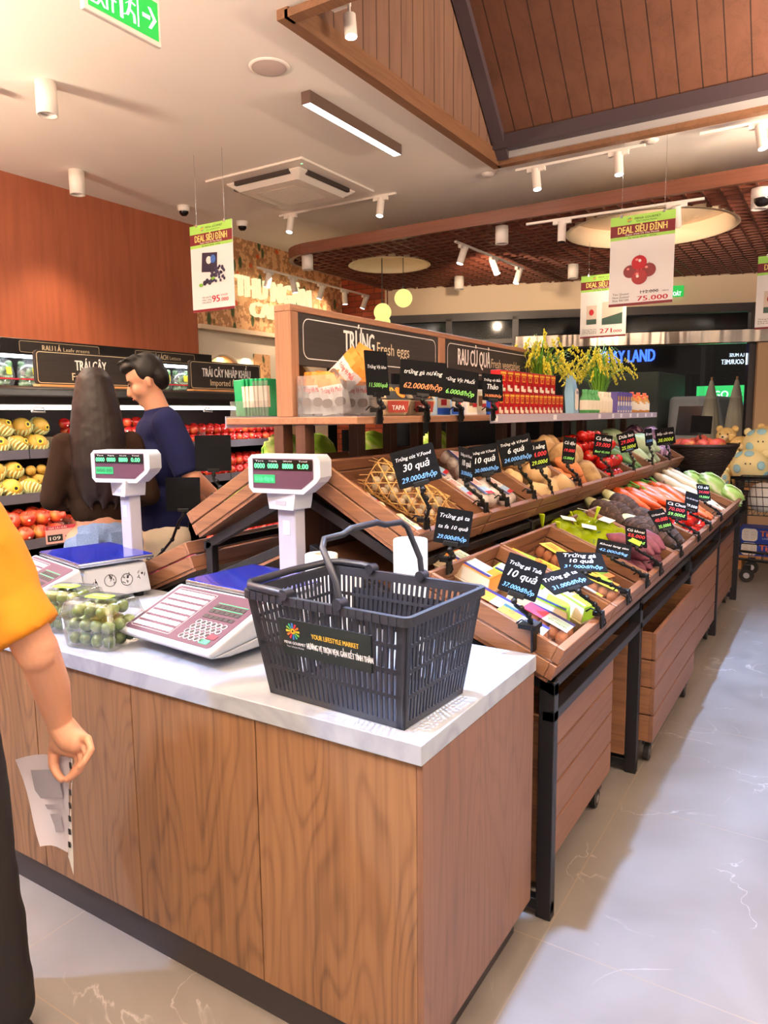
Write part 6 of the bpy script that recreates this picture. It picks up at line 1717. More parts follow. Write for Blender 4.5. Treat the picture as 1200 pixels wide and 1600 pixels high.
E((0, -.030, .050), (.080, .088, .078)); E((0, .028, .084), (.066, .060, .036)); E((0, -.062, .0), (.070, .055, .075)); E((-.066, -.018, .035), (.016, .04, .045)); E((.066, -.018, .035), (.016, .04, .045))
for k in range(26):
    x = rnd.uniform(-.055, .055); y = rnd.uniform(-.03, .07)
    b.tube([Mh @ Vector((x, y, .105)), Mh @ Vector((x * 1.1, y + .012, .124)), Mh @ Vector((x * 1.15, y + .028, .122))], [.014, .009, .003], 6)
skin_up(b, 'hair', HAIR, P, .006, 7)
MB().tube([(-.04, -.28, .99), (-.03, -.30, .97), (-.02, -.295, .95), (-.035, -.285, .965)], .006, 6).build('key', GOLD, P)
for s in (-.1, .1): shoe(P, s, 0)

# shopper in yellow at the counter, arm hanging with a leaflet
Yp = thing('person', 'person in a yellow polo shirt and black trousers at the counter, holding a leaflet', 'person', (0, 0, 0))
k = .88
def sc_(x, y, z, s=.914): return (x * s, y * s, 1.45 + (z - 1.45) * s)
def px_(x, y, z): return Vector((x * k, y * k, 1.45 + (z - 1.45) * k))
b = MB()
hx, hy = -1.685, .765
chain(b, [((hx + .17, hy + .015, 1.265), .055), (sc_(-1.567, .945, .955), .044), (sc_(-1.557, .955, .91), .042)])
wr = px_(-1.669, 1.07, .668)
chain(b, [(sc_(-1.557, .955, .925), .042), (sc_(-1.585, 1.0, .81), .040), (wr, .0275)])
chain(b, [(wr, .030), (px_(-1.64, 1.08, .632), .031), (px_(-1.612, 1.08, .630), .026)])
chain(b, [(wr, .026), (px_(-1.675, 1.08, .615), .028), (px_(-1.64, 1.085, .607), .024)])
F = lambda *ps: chain(b, [(px_(*p[:3]), p[3] * .92) for p in ps])
F((-1.61, 1.085, .640, .016), (-1.568, 1.078, .650, .0100), (-1.545, 1.07, .630, .0086), (-1.548, 1.052, .606, .0085), (-1.560, 1.045, .591, .0075))
F((-1.62, 1.085, .630, .016), (-1.588, 1.08, .632, .0102), (-1.562, 1.07, .608, .0090), (-1.574, 1.052, .576, .009), (-1.594, 1.045, .557, .008))
F((-1.63, 1.085, .618, .016), (-1.608, 1.08, .618, .0102), (-1.586, 1.072, .588, .0090), (-1.603, 1.056, .553, .009), (-1.622, 1.05, .538, .008))
F((-1.64, 1.085, .608, .016), (-1.630, 1.085, .604, .0102), (-1.618, 1.082, .572, .0090), (-1.634, 1.072, .540, .009), (-1.646, 1.068, .527, .008))
F((-1.69, 1.075, .618, .020), (-1.703, 1.07, .588, .0155), (-1.694, 1.06, .556, .0125), (-1.675, 1.056, .538, .0105), (-1.656, 1.056, .527, .009))
chain(b, [((hx, hy, 1.36), .05), ((hx, hy + .02, 1.46), .05)])
Mh = head(b, (hx, hy + .05, 1.525), 0, -.2, .97)
chain(b, [((hx - .19, hy, 1.275), .055), ((hx - .24, hy + .02, 1.0), .043), ((hx - .20, hy + .13, .86), .030)])
hand_curled(b, (hx - .20, hy + .13, .86), (.1, .2, -1), (-1, 0, 0), (0, 1, .2))
b.ell((hx, hy, 1.15), (.15, .1, .2), 14, 10); b.ell((hx, hy, .92), (.12, .08, .10), 14, 10)
for s in (-1, 1): chain(b, [((hx + s * .085, hy + .02, .82), .06), ((hx + s * .105, hy + .04, .45), .045), ((hx + s * .11, hy + .05, .07), .036)])
o = skin_up(b, 'body', SKIN, Yp, .003, 4)
face_bits(Yp, Mh)
YS = mat('yellow_pique_cotton', srgb(206, 128, 12), .85)
b = MB()
chain(b, [((hx + .155, hy + .01, 1.265), .088), (sc_(-1.65, .90, 1.12), .088), (sc_(-1.615, .92, 1.03), .077)]); b.tube([sc_(-1.61, .92, 1.03), sc_(-1.570, .943, .955)], [.076, .075], 20)
chain(b, [((hx - .16, hy, 1.27), .08), ((hx - .23, hy + .02, 1.05), .075)])
b.ell((hx, hy, 1.24), (.175, .115, .12), 16, 10); b.ell((hx, hy, 1.08), (.165, .125, .22), 16, 10); chain(b, [((hx - .05, hy, .92), .118), ((hx + .05, hy, .92), .118)]); chain(b, [((hx - .05, hy, .85), .12), ((hx + .05, hy, .85), .12)]); b.ell((hx, hy, 1.34), (.075, .07, .05), 12, 8)
o = skin_up(b, 'polo_shirt', YS, Yp, .010, 5); folds(o, 5, .014, .10)
b = MB()
for s in (-1, 1): chain(b, [((hx + s * .085, hy + .01, .80), .092), ((hx + s * .105, hy + .03, .45), .074), ((hx + s * .11, hy + .05, .10), .072)])
b.ell((hx, hy, .84), (.145, .10, .10), 16, 10)
o = skin_up(b, 'trousers', mat('black_trousers', srgb(20, 13, 16), .85), Yp, .010, 5); folds(o, 6, .012, .1)
b = MB(); b.ell((hx, hy + .03, 1.56), (.088, .105, .10), 14, 10); b.ell((hx, hy - .03, 1.50), (.08, .07, .10), 14, 10); skin_up(b, 'hair', HAIR, Yp, .008, 3)
for s in (-.1, .1): shoe(Yp, hx + s, hy - .03, 0, RUBBER)
# the leaflet in that hand
LF = clear_plastic('thin_glossy_paper', (.9, .9, .95), .04, .72)
LF.node_tree.nodes['Diffuse BSDF'].inputs[0].default_value = (*srgb(214, 212, 226), 1)
t = thing('leaflet', 'folded translucent leaflet held in the hand of the person in yellow', 'leaflet', (0, 0, 0))
def wing(A, B, Cc, D, curl, n=8):
    A, B, Cc, D = map(Vector, (A, B, Cc, D)); m = MB(); v = []
    for i in range(n + 1):
        for j in range(n + 1):
            u, w = i / n, j / n
            v.append(A.lerp(B, u).lerp(D.lerp(Cc, u), w) + Vector((0, curl * math.sin(PI * u) * (1 - .4 * w) + .004 * math.sin(5 * w + 3 * u), .004 * math.sin(7 * u))))
    m.add(v, [(i * (n + 1) + j, (i + 1) * (n + 1) + j, (i + 1) * (n + 1) + j + 1, i * (n + 1) + j + 1) for i in range(n) for j in range(n)], 0, True)
    return m
sp0, sp1 = px_(-1.645, 1.078, .580), px_(-1.684, 1.08, .292)
wo = wing(px_(-1.80, 1.02, .560), sp0, sp1, px_(-1.71, 1.02, .345), .02).build('translucent_sheet', LF, t)
m = MB(); GI = mat('ghosted_print', srgb(150, 146, 158), .7)
ex = (sp0 - px_(-1.80, 1.02, .560)).normalized(); M = frame(px_(-1.765, 1.028, .50), ex, Vector((.06, 0, 1)))
for (x, y, w, h, s_) in ((.012, -.04, .07, .07, 0), (.016, -.068, .06, .012, 0), (.020, -.125, .046, .045, 0)):
    m.add([(x, y, -.004), (x + w, y, -.004), (x + w, y + h, -.004), (x, y + h, -.004)], [(0, 1, 2, 3)], s_, False, M)
fit(m, M @ Matrix.Translation((.075, -.012, -.006)), '188', .05, .055, 1, bold=.03, mirror=True)
m.build('print_showing_through', [GI, INK_WHITE], wo)
w2 = wing(sp0, px_(-1.626, 1.072, .596), px_(-1.664, 1.07, .243), sp1, .0).build('folded_edge', PAPER, t)
m = MB()
for i in range(7):
    f_ = .06 + i * .12; a = px_(-1.634, 1.0725, .585).lerp(px_(-1.672, 1.0705, .27), f_)
    m.cbox(a + Vector((.003, -.004, 0)), (.008, .001, .014))
m.build('edge_print', INK_DARK, w2)
# ================================================================ ceiling fittings
def downlight(label, x, y, z, r=.062, h=.19, lit=True):
    t = thing('downlight', label, 'ceiling light', (x, y, z), 0, 'white cylinder downlights')
    MB().lathe([(0, 0), (r, 0), (r, -h), (r - .008, -h), (r - .014, -h + .02)], 24).build('housing', WHITE_PAINT, t)
    MB().lathe([(r - .012, -h + .018), (0, -h + .024)], 20).build('lens', CHROME if not lit else LAMP_COOL, t)
for x, y, z, lb, lit in ((-4.24, 2.93, ZC, 'white cylinder downlight on the cream ceiling near the exit sign', False), (-5.5, 4.03, ZC, 'white cylinder downlight close to the timber wall', False),
                    (-2.68, 6.28, zg, 'white cylinder downlight at the near edge of the grille, between the tracks', False), (-4.80, 6.2, zg, 'white cylinder downlight in the grille before the cashier wall', False), (-2.68, 8.3, zg, 'white cylinder downlight in the grille behind the hanging posters', False),
                    (-.64, 6.35, zg, 'white cylinder downlight in the grille above the small dome camera', False), (-4.05, 8.2, zg, 'white cylinder downlight in the grille behind the globe lamps', False)):
    downlight(lb, x, y, z, .062 if z > 3.2 else .058, .19 if z > 3.2 else .15, lit)
def track(label, a, b, heads, lit=True, L=.16):
    """track rail from a to b with spot heads: (fraction, aim vector)"""
    a, b = Vector(a), Vector(b); d = (b - a).normalized()
    t = thing('track_light', label, 'track light', tuple(a), 0, 'white track lights')
    M = frame((0, 0, 0), d, (0, 0, 1)); ln = (b - a).length
    MB().box(0, -.012, -.018, ln, .012, .0, 0, Matrix.Rotation(math.atan2(d.y, d.x), 4, 'Z')).build('rail', WHITE_PAINT, t)
    for f, aim in heads:
        p = d * ln * f; aim = Vector(aim).normalized()
        bx = MB().box(-.075, -.016, -.048, .075, .016, -.018, 0, Matrix.Translation(p) @ Matrix.Rotation(math.atan2(d.y, d.x), 4, 'Z')).build('adapter', WHITE_PAINT, t)
        c = p + Vector((0, 0, -.048)); e = c + Vector((0, 0, -.03))
        m = MB().cyl(c, e, .007, 8); s = e - aim * L * .3; f_ = e + aim * L * .7
        m.tube([s, f_], .034, 20); ho = m.build('spot_head', WHITE_PAINT, t)
        MB().tube([f_ - aim * .002, f_ + aim * .003], .030, 18).build('lens', LAMP_COOL if lit else CHROME, ho)
dn = (0.1, -.15, -1)
track('white track with two lit spots along the edge of the roof well', (-2.4, 5.9, 3.43), (-1.38, 5.9, 3.43), ((.17, (.15, -.1, -1)), (.81, (.1, -.1, -1))))
track('white track with one lit spot at the far right of the roof well edge', (-1.0, 5.9, 3.43), (.3, 5.9, 3.43), ((.30, (.2, -.1, -1)),))
track('white track with two lit spots beside the air conditioner', (-5.0, 6.02, ZC), (-3.62, 6.02, ZC), ((.10, (0, -.25, -1)), (.88, (.0, -.2, -1))))
track('white track with three unlit-looking spots running into the grille', (-3.2, 6.4, 3.07), (-3.15, 8.0, 3.07), ((.10, (-.25, -.2, -1)), (.52, (.35, .1, -1)), (.92, (-.2, -.25, -1))))
track('white track with two spots below the large ceiling ring', (-2.40, 6.15, 3.06), (-1.0, 6.2, 3.06), ((.22, (0, -.05, -1)), (.86, (0, .5, -1))), False)
track('white track with five spots washing the leaf patterned wall', (-5.48, 6.2, 3.06), (-5.55, 8.5, 3.06), ((.08, (-.4, .1, -1)), (.27, (.1, .2, -1)), (.52, (-.35, -.1, -1)), (.74, (0, .1, -1)), (.96, (-.35, -.2, -1))))
t = thing('track_light', 'single white spot inside the roof well under the planked gable', 'track light', (-2.36, 3.46, 3.62), 0, 'white track lights')
MB().tube([(0, 0, -.06), (.01, 0, -.17)], .034, 20).tube([(0, 0, 0), (0, 0, -.06)], .008, 8).box(-.11, -.02, -.01, .0, .02, .01).build('spot_head', WHITE_PAINT, t)
MB().tube([(.0102, 0, -.169), (.0104, 0, -.174)], .030, 18).build('lens', LAMP_COOL, t)
t = thing('linear_light', 'lit linear light fitting on the cream ceiling beside the roof well', 'ceiling light', (-3.0, 4.46, ZC))
MB().box(-.035, -.565, -.075, .035, .565, 0).build('housing', mat('brown_fitting', srgb(96, 72, 62), .5), t, .002, 1)
MB().box(-.030, -.555, -.0765, .030, .555, -.074).build('diffuser', mat('lit_diffuser', (1, 1, 1), .4, emit=(1, .97, .93), estr=6), t)
MB().box(.030, .555, -.076, .036, .566, -.02).build('end_cap', CHROME, t)
for k, (x, y) in enumerate(((-3.0, 1.4), (-4.6, 2.2), (-.2, -1.2), (2.4, 1.0), (2.6, 4.0))):
    o = t.copy(); C.objects.link(o); o.location = (x, y, ZC); o['label'] = 'linear ceiling light out of view, ' + ('over the weighing counter', 'towards the fruit case', 'behind the viewer', 'over the next aisle', 'far over the next aisle')[k]
    for ch in t.children:
        c = ch.copy(); C.objects.link(c); c.parent = o
for k, (x, y, e_) in enumerate(ADDED_UPLIGHTS):  # bodies for the lamps added to brighten the ceiling
    t = thing('added_uplighter', 'added unseen lamp brightening the ceiling, ' + ('towards the fruit case', 'behind the counter shopper', 'above the viewer', 'over the next aisle', 'far down the next aisle')[k], 'pendant lamp', (x, y, 2.6), 0, 'added ceiling fill lamps')
    MB().box(-.17, -.63, 0, .17, .63, .012).box(-.17, -.63, .012, -.155, .63, .05).box(.155, -.63, .012, .17, .63, .05).build('housing', WHITE_PAINT, t)
    MB().cyl((0, -.5, .01), (0, -.5, ZC - 2.6), .004, 6).cyl((0, .5, .01), (0, .5, ZC - 2.6), .004, 6).build('cable', CHROME, t)
t = thing('ceiling_speaker', 'round perforated speaker set flush in the cream ceiling', 'speaker', (-2.98, 3.53, ZC))
MB().lathe([(0, -.006), (.10, -.006), (.112, -.003), (.115, 0)], 32).build('grille', mat('speaker_grille', srgb(206, 186, 180), .6), t)
MB().lathe([(.102, -.0075), (.118, -.004), (.12, 0)], 32).build('rim', WHITE_PAINT, t)
# air conditioner cassette
t = thing('air_conditioner', 'white square air conditioner cassette in the cream ceiling', 'air conditioner', (-4.28, 5.33, ZC))
m = MB(); rplate(m, .95, .95, .05, .02, 0, Matrix.Rotation(PI, 4, 'X')); 
MB().cbox((0, 0, -.009), (1.06, 1.06, .018)).build('ceiling_frame', WHITE_PAINT, t, .004, 1)
MB().hexa([(-.42, -.42, -.02), (.42, -.42, -.02), (.42, .42, -.02), (-.42, .42, -.02)], [(-.33, -.33, -.085), (.33, -.33, -.085), (.33, .33, -.085), (-.33, .33, -.085)]).build('panel', WHITE_PAINT, t, .02, 3)
gm_ = mat('intake_grille', srgb(196, 170, 152), .7)
m = MB().cbox((0, 0, -.0865), (.44, .44, .003)); m.build('intake', gm_, t)
m = MB()
for k in range(22): m.cbox((-.21 + k * .02, 0, -.0885), (.004, .43, .002)); m.cbox((0, -.21 + k * .02, -.0885), (.43, .004, .002))
m.build('intake_lattice', WHITE_PAINT, t)
for rz in range(4):
    m = MB().box(-.30, -.415, -.052, .30, -.385, -.02, 0, Matrix.Rotation(rz * PI / 2, 4, 'Z')); m.build('louvre', mat('louvre_dark', srgb(60, 48, 44), .5), t)
MB().cbox((.46, -.44, -.019), (.02, .006, .003)).build('status_light', mat('tiny_green_light', (0, 0, 0), emit=(.2, 1, .4), estr=2), t)
def dome(label, x, y, z, s=1.0):
    t = thing('dome_camera', label, 'camera', (x, y, z), 0, 'ceiling cameras')
    MB().lathe([(0, 0), (.06 * s, 0), (.06 * s, -.035 * s), (.045 * s, -.05 * s)], 20).build('base', WHITE_PAINT, t)
    MB().lathe([(.045 * s, -.05 * s), (.042 * s, -.07 * s), (.025 * s, -.088 * s), (0, -.093 * s)], 20).build('dome', mat('smoked_dome', srgb(24, 20, 20), .1), t)
dome('small dome camera on the cream ceiling above the hanging blueberry poster', -5.55, 5.24, ZC)
dome('small dome camera on the cream ceiling past the blueberry poster', -5.48, 5.98, ZC)
dome('dome camera hanging below the grille at the picture edge', -.60, 6.15, zg - .06, 1.3)
for x, y, lb in ((-2.7, 6.02, 'small smoke detector between the roof well and the grille'), (-1.36, 6.0, 'smoke detector with a green light behind the queen apple poster wires')):
    t = thing('smoke_detector', lb, 'detector', (x, y, ZC)); MB().lathe([(0, -.022), (.03, -.022), (.05, -.01), (.055, 0)], 20).build('body', WHITE_PAINT, t)
    MB().cbox((0, -.03, -.018), (.012, .004, .004)).build('status_light', bpy.data.materials['tiny_green_light'], t)
# globe pendants
GLOBE = mat('lit_globe', (0, 0, 0), .4, emit=(1.0, .88, .28), estr=.85)
for x, y, z, lb in ((-4.16, 7.06, 2.714, 'lit globe pendant on a thin cord, highest of the three'), (-4.43, 7.06, 2.587, 'lit globe pendant behind the header rail, above the lowest globe'), (-4.65, 7.4, 2.518, 'lit globe pendant half hidden by the header, lowest of the three')):
    t = thing('globe_lamp', lb, 'pendant lamp', (x, y, z), 0, 'globe pendants')
    MB().ell((0, 0, 0), (.098, .098, .098), 24, 16).build('globe', GLOBE, t)
    MB().cyl((0, 0, .09), (0, 0, 3.24 - z), .004, 6).cyl((0, 0, .09), (0, 0, .13), .015, 10).build('cord', FRAME, t)
    lamp('globe_glow', 'POINT', (x, y, z), 14, (1, .85, .5), shadow_soft_size=.1)
# exit sign
t = thing('exit_sign', 'green lit exit sign with running figure and arrow hanging from the ceiling', 'exit sign', (-2.65, 2.2, 3.165))
EG = mat('exit_green', srgb(20, 150, 50), .4, emit=(.01, .42, .06), estr=.8); EWt = mat('exit_white', (.9, 1, .95), .4, emit=(.75, .85, 1.0), estr=1.1)
MB().box(-.012, -.185, -.108, .012, .205, .085).build('housing', WHITE_PAINT, t, .003, 1)
f = MB().box(.012, -.165, -.088, .0135, .19, .068).build('face', EG, t)
m = MB()
X = lambda y, z: frame((.0142, y, z), (0, 1, 0), (0, 0, 1))
fit(m, X(-.155, -.07), 'EXIT', .075, .125, 0, bold=.02); fit(m, X(-.155, .012), 'LỐI THOÁT', .05, .135, 0, bold=.02)
m.box(.0137, -.012, -.07, .0141, .004, .055).box(.0137, -.012, .045, .0141, .085, .055).box(.0137, .078, -.07, .0141, .085, .055)
for pts, r in (([(.045, .03)], .013),): m.ell((.0141, .045, .03), (.0006, .013, .013), 10, 6)
for a, b in (((.042, .015), (.036, -.02)), ((.036, -.02), (.060, -.036)), ((.060, -.036), (.062, -.066)), ((.036, -.02), (.024, -.045)), ((.024, -.045), (.006, -.05)), ((.042, .012), (.066, .004)), ((.04, .012), (.018, -.004))):
    m.tube([(.0141, *a), (.0141, *b)], .0065, 6, flat=.2)
m.add([(.0142, .105, -.018), (.0142, .145, -.018), (.0142, .145, -.002), (.0142, .105, -.002)], [(0, 1, 2, 3)])
for s in (1, -1): m.add([(.0142, .135, -.010 + s * .042), (.0142, .15, -.010 + s * .042), (.0142, .18, -.010), (.0142, .162, -.010)], [(0, 1, 2, 3) if s < 0 else (3, 2, 1, 0)])
m.build('symbols', EWt, f)
for y in (-.1, .12): MB().cyl((0, y, .085), (0, y, ZC - 3.165), .003, 6).build('hanger', CHROME, t)

# ================================================================ hanging posters
def poster(label, xc, y, z0, w, h, ztop, kind, title='DEAL SIÊU ĐỈNH'):
    t = thing('hanging_poster', label, 'poster', (xc, y, z0), 0, 'hanging deal posters')
    MB().box(-w / 2, -.002, 0, w / 2, .002, h).build('board', PAPER, t)
    LG = 'lime_header'; lg = bpy.data.materials.get(LG) or mat(LG, srgb(166, 222, 96), .5)
    mr = bpy.data.materials.get('maroon_band') or mat('maroon_band', srgb(120, 18, 32), .5)
    yb = -.0026
    for nm, z0_, z1, k_, m_ in (('header_band', .74, 1, 0, lg), ('title_band', .775, .90, 1, mr), ('foot_band', 0, .03, 1, mr)):
        y_ = yb - k_ * .0003; MB().add([(-w / 2, y_, h * z0_), (w / 2, y_, h * z0_), (w / 2, y_, h * z1), (-w / 2, y_, h * z1)], [(0, 1, 2, 3)]).build(nm, m_, t)
    T = lambda x, z: frame((x, yb - .001, z), (1, 0, 0), (0, 0, 1))
    m, pic = MB(), MB()
    fit(m, T(-w * .38, h * .808), title, h * .11, w * .76, 0, bold=.02); fit(m, T(-w * .26, h * .783), 'Super Deal Of The Month', h * .026, w * .52, 1, bold=.02)
    fit(m, T(-w * .22, h * .748), 'Áp dụng: 06/06 - 07/06', h * .022, w * .44, 2)
    sunburst(m, T(-w * .20, h * .95), h * .028, 4)
    fit(m, T(-w * .12, h * .948), 'MENA GOURMET', h * .032, w * .40, 2); fit(m, T(-w * .10, h * .922), 'Your Lifestyle Market', h * .02, w * .32, 2)
    if kind == 'apple':
        for k, (x, z, r) in enumerate(((-.17, .35, .075), (.12, .35, .08), (-.03, .44, .085), (-.02, .28, .088))):
            pic.ell((x * w, yb - .001 - .0005 * k, z * h + .02), (r * h, .0008, r * h * .95), 18, 10, (14, 14, 3, 15)[k]); pic.ell((x * w - .3 * r * h, yb - .0018 - .0005 * k, z * h + .02 + .4 * r * h), (r * h * .22, .0004, r * h * .16), 10, 6, 16)
            pic.tube([(x * w, yb - .0022 - .0005 * k, z * h + .02 + r * h * .75), (x * w + .004, yb - .0022 - .0005 * k, z * h + .02 + r * h * 1.1)], .0012, 5, 2)
        for x, z in ((-.02, .46), (-.05, .29)): pic.ell((x * w, yb - .0036, z * h + .02), (.017 * h, .0006, .017 * h), 12, 6, 1)
        fit(m, T(-.02, h * .045), '75.000', h * .075, w * .47, 3, bold=.03); fit(m, T(0, h * .125), '112.000', h * .05, w * .28, 2); m.add([(0, yb - .0014, h * .143), (w * .28, yb - .0014, h * .143), (w * .28, yb - .0014, h * .147), (0, yb - .0014, h * .147)], [(0, 1, 2, 3)], 2)
        for k, s in enumerate(('Táo Queen', 'New Zealand', 'Size 90/100')): fit(m, T(-w * .44, h * (.125 - .035 * k)), s, h * .032, w * .26, 2)
        fit(m, T(w * .34, h * .13), 'VNĐ/KG', h * .02, w * .1, 2)
    elif kind == 'berry':
        pic.add([(x, yb - .0012, z) for x, z in ((-w * .25, h * .46), (w * .12, h * .44), (w * .14, h * .66), (-w * .22, h * .68))], [(0, 1, 2, 3)], 11)
        for k in range(42):
            x, z = rnd.uniform(-.02, .30) * w, rnd.uniform(.33, .5) * h; pic.ell((x, yb - .003, z), (.018 * h, .0012, .018 * h), 8, 5, 10 + k % 2)
        for x, z in ((-.12, .35), (-.18, .33), (-.06, .33)): pic.ell((x * w, yb - .003, z * h), (.03 * h, .0012, .03 * h), 10, 6, 11)
        for x, z in ((-.27, .31), (.02, .37)): pic.ell((x * w, yb - .0032, z * h), (.035 * h, .0012, .022 * h), 10, 6, 9)
        pic.ell((-.06 * w, yb - .004, .585 * h), (.045 * h, .0008, .045 * h), 14, 6, 1); pic.ell((.04 * w, yb - .0042, .59 * h), (.045 * h, .0008, .05 * h), 14, 6, 7)
        fit(m, T(-w * .02, h * .10), '95', h * .11, w * .18, 3, bold=.03); fit(m, T(w * .18, h * .10), '.000', h * .06, w * .18, 3, bold=.03); fit(m, T(w * .19, h * .16), 'Đ/HỘP', h * .03, w * .16, 3)
        for k, s in enumerate(('Việt Quất Mỹ', 'Hộp 125g', '106.000đ')): fit(m, T(-w * .26, h * (.155 - .03 * k)), s, h * .026, w * .22, 2)
    else:
        pic.box(-w * .36, yb - .002, h * .22, -w * .14, yb, h * .52, 12); pic.box(-.02 * w, yb - .002, h * .2, w * .42, yb, h * .56, 12); pic.add([(-.02 * w, yb - .0024, h * .2), (w * .42, yb - .0024, h * .2), (w * .42, yb - .0024, h * .38), (-.02 * w, yb - .0024, h * .30)], [(0, 1, 2, 3)], 13)
        pic.box(-w * .36, yb - .0024, h * .22, -w * .14, yb, h * .30, 13); pic.ell((-w * .25, yb - .003, h * .41), (.04 * h, .0006, .05 * h), 10, 6, 3)
        fit(m, T(-w * .06, h * .07), '271' if kind == 'beer' else '439', h * .10, w * .26, 3, bold=.03); fit(m, T(w * .21, h * .07), '.000', h * .06, w * .2, 3, bold=.03)
        for k in range(3): fit(m, T(-w * .45, h * (.13 - .03 * k)), ('Thùng bia lon', 'Đặc biệt 330ml', '279.000đ')[k], h * .025, w * .32, 2)
        if kind == 'beer': fit(m, T(0, h * .42), 'SAIGON', h * .05, w * .36, 2, bold=.02)
    inks = [mat('gold_letter', srgb(240, 226, 130), .5), INK_WHITE, INK_DARK, INK_RED] + SUN + [mat('blue_berry', srgb(44, 44, 84), .4), mat('dark_berry', srgb(30, 28, 58), .4), mat('pale_can', srgb(214, 196, 180), .4), mat('can_green', srgb(30, 70, 56), .4), mat('deep_apple_red', srgb(130, 14, 24), .4), mat('mid_apple_red', srgb(164, 18, 30), .4), mat('apple_shine', srgb(236, 140, 130), .4)]
    m.build('lettering', inks, t); pic.build('picture', inks, t)
    for x in (-w * .33, w * .33):
        MB().cyl((x, 0, h), (x, 0, ztop - z0), .0016, 5).build('hanging_wire', CHROME, t)
        MB().box(x - .008, -.006, h - .012, x + .008, .006, h + .012).build('wire_clip', CHROME, t)
poster('hanging deal poster with blueberries priced 95.000, before the timber wall', -4.28, 4.31, 2.285, .455, .665, ZC, 'berry')
poster('hanging deal poster with red apples priced 75.000, nearest over the stands', -1.387, 5.93, 2.27, .475, .67, ZC, 'apple')
poster('hanging deal poster with beer priced 271.000, half behind the red apple poster', -2.08, 7.4, 2.19, .45, .605, 3.12, 'beer')
poster('hanging deal poster priced 439.000 cut off by the picture edge', -.50, 7.3, 2.16, .44, .62, 3.12, 'other')

# ================================================================ cashier corner
LET_M = mat('lit_letters', (0, 0, 0), .4, emit=(1.0, .90, .48), estr=.78)
for s, y, z, h, w in (('THU NGÂN', 6.36, 2.83, .33, 1.36), ('CASHIER', 6.60, 2.62, .24, 1.0)):
    t = thing('lit_sign', 'glowing cream letters reading %s on the leaf patterned wall' % s, 'sign', (-5.99, y, z))
    m = MB(); V, F = text_mesh(s, h, depth=.03); x0 = min(v[0] for v in V); k = w / (max(v[0] for v in V) - x0)
    for sft in (-.006, .006): m.add([((v[0] - x0) * k + sft, v[1], v[2]) for v in V], F, 0, False, frame((.035, 0, 0), (0, 1, 0), (0, 0, 1)))
    m.build('letters', LET_M, t)
CAB = thing('arched_cabinet', 'cream cabinet with arched lit niches below the leaf patterned wall', 'cabinet', (-6.0, 5.8, 0))
W_ARCH = mat('cream_cabinet_paint', srgb(240, 226, 204), .6)
def arch_front(y0, y1, yc, r, zs, z0, z1):
    pts = [(y0, z0), (yc - r, z0), (yc - r, zs)] + [(yc - r * math.cos(a), zs + r * math.sin(a)) for a in [PI * k / 16 for k in range(1, 16)]] + [(yc + r, zs), (yc + r, z0), (y1, z0), (y1, z1)]
    m = MB(); n = 16
    ap = [(yc - r * math.cos(PI * k / n), zs + r * math.sin(PI * k / n)) for k in range(n + 1)]
    x = -.06
    for (ya, za), (yb, zb) in zip(ap, ap[1:]): m.add([(x, ya, za), (x, yb, zb), (x, yb, z1), (x, ya, z1)], [(0, 1, 2, 3)]); m.add([(x, ya, za), (x, yb, zb), (x - .06, yb, zb), (x - .06, ya, za)], [(3, 2, 1, 0)])
    m.add([(x, y0, z0), (x, yc - r, z0), (x, yc - r, z1), (x, y0, z1)], [(0, 1, 2, 3)]); m.add([(x, yc + r, z0), (x, y1, z0), (x, y1, z1), (x, yc + r, z1)], [(0, 1, 2, 3)])
    m.build('arch_front', W_ARCH, CAB)
    MB().tube([(x + .005, ya, za) for ya, za in ap], .02, 8).build('arch_trim', W_ARCH, CAB)
arch_front(0, .92, .42, .34, 1.82, .9, 2.2); arch_front(1.22, 2.4, 1.75, .36, 1.80, .9, 2.2)
MB().box(-.06, .92, .9, -.05, 1.22, 2.2).build('leaf_strip', LEAF, CAB)
MB().box(-.5, 0, .0, -.04, 2.6, .9).build('base', W_ARCH, CAB); MB().box(-.5, 0, 1.62, -.08, 2.6, 1.645).build('shelf', W_LEDGE, CAB)
MB().box(-.5, 0, 2.2, -.06, 2.6, 2.44).build('top_box', W_ARCH, CAB)
bk_ = MB().box(-.5, 0, .9, -.48, 2.6, 2.2).build('back_panel', mat('niche_back', srgb(236, 206, 160), .6), CAB)
lamp('niche_light', 'AREA', (-6.25, 6.6, 2.15), 10, (1, .8, .5), target=(-6.3, 6.6, 1.5), shape='RECTANGLE', size=.1, size_y=1.8)
BTL = mat('dark_wine_glass', srgb(30, 22, 20), .15)
for k in range(6):
    def wb():
        t = thing('wine_bottle', '', 'bottle'); MB().lathe([(0, 0), (.036, 0), (.037, .17), (.014, .23), (.013, .29), (0, .29)], 14).build('glass', BTL, t); MB().lathe([(.0375, .05), (.0375, .13)], 14).build('label', mat('wine_label', srgb(190, 150, 90), .6), t); return t
    put('wine', wb, (-6.2, 7.35 + k * .085, 1.646), None, 'dark wine bottle standing in the second arched niche', 'bottle', 'wine bottles in the niche')
t = thing('gift_box', 'small orange and cream gift boxes stand at the first arched niche', 'box', (-6.22, 6.05, 1.646)); MB().cbox((0, 0, .09), (.16, .22, .18)).build('box_body', ORANGE, t); MB().cbox((.081, .03, .1), (.003, .12, .1)).build('front_print', CREAMP, t)
# register seen under the shelf, past the posts
t = thing('cash_desk', 'dark cash desk with a screen seen between the shelf posts', 'counter', (-4.6, 6.7, 0))
MB().box(-.4, -.6, 0, .4, .6, .95).build('desk', W_DARK, t); MB().box(-.02, -.2, 1.0, .02, .2, 1.30).build('screen', PLASTIC_BLACK, t); MB().box(-.06, -.06, .95, .06, .06, 1.0).build('screen_foot', PLASTIC_BLACK, t)

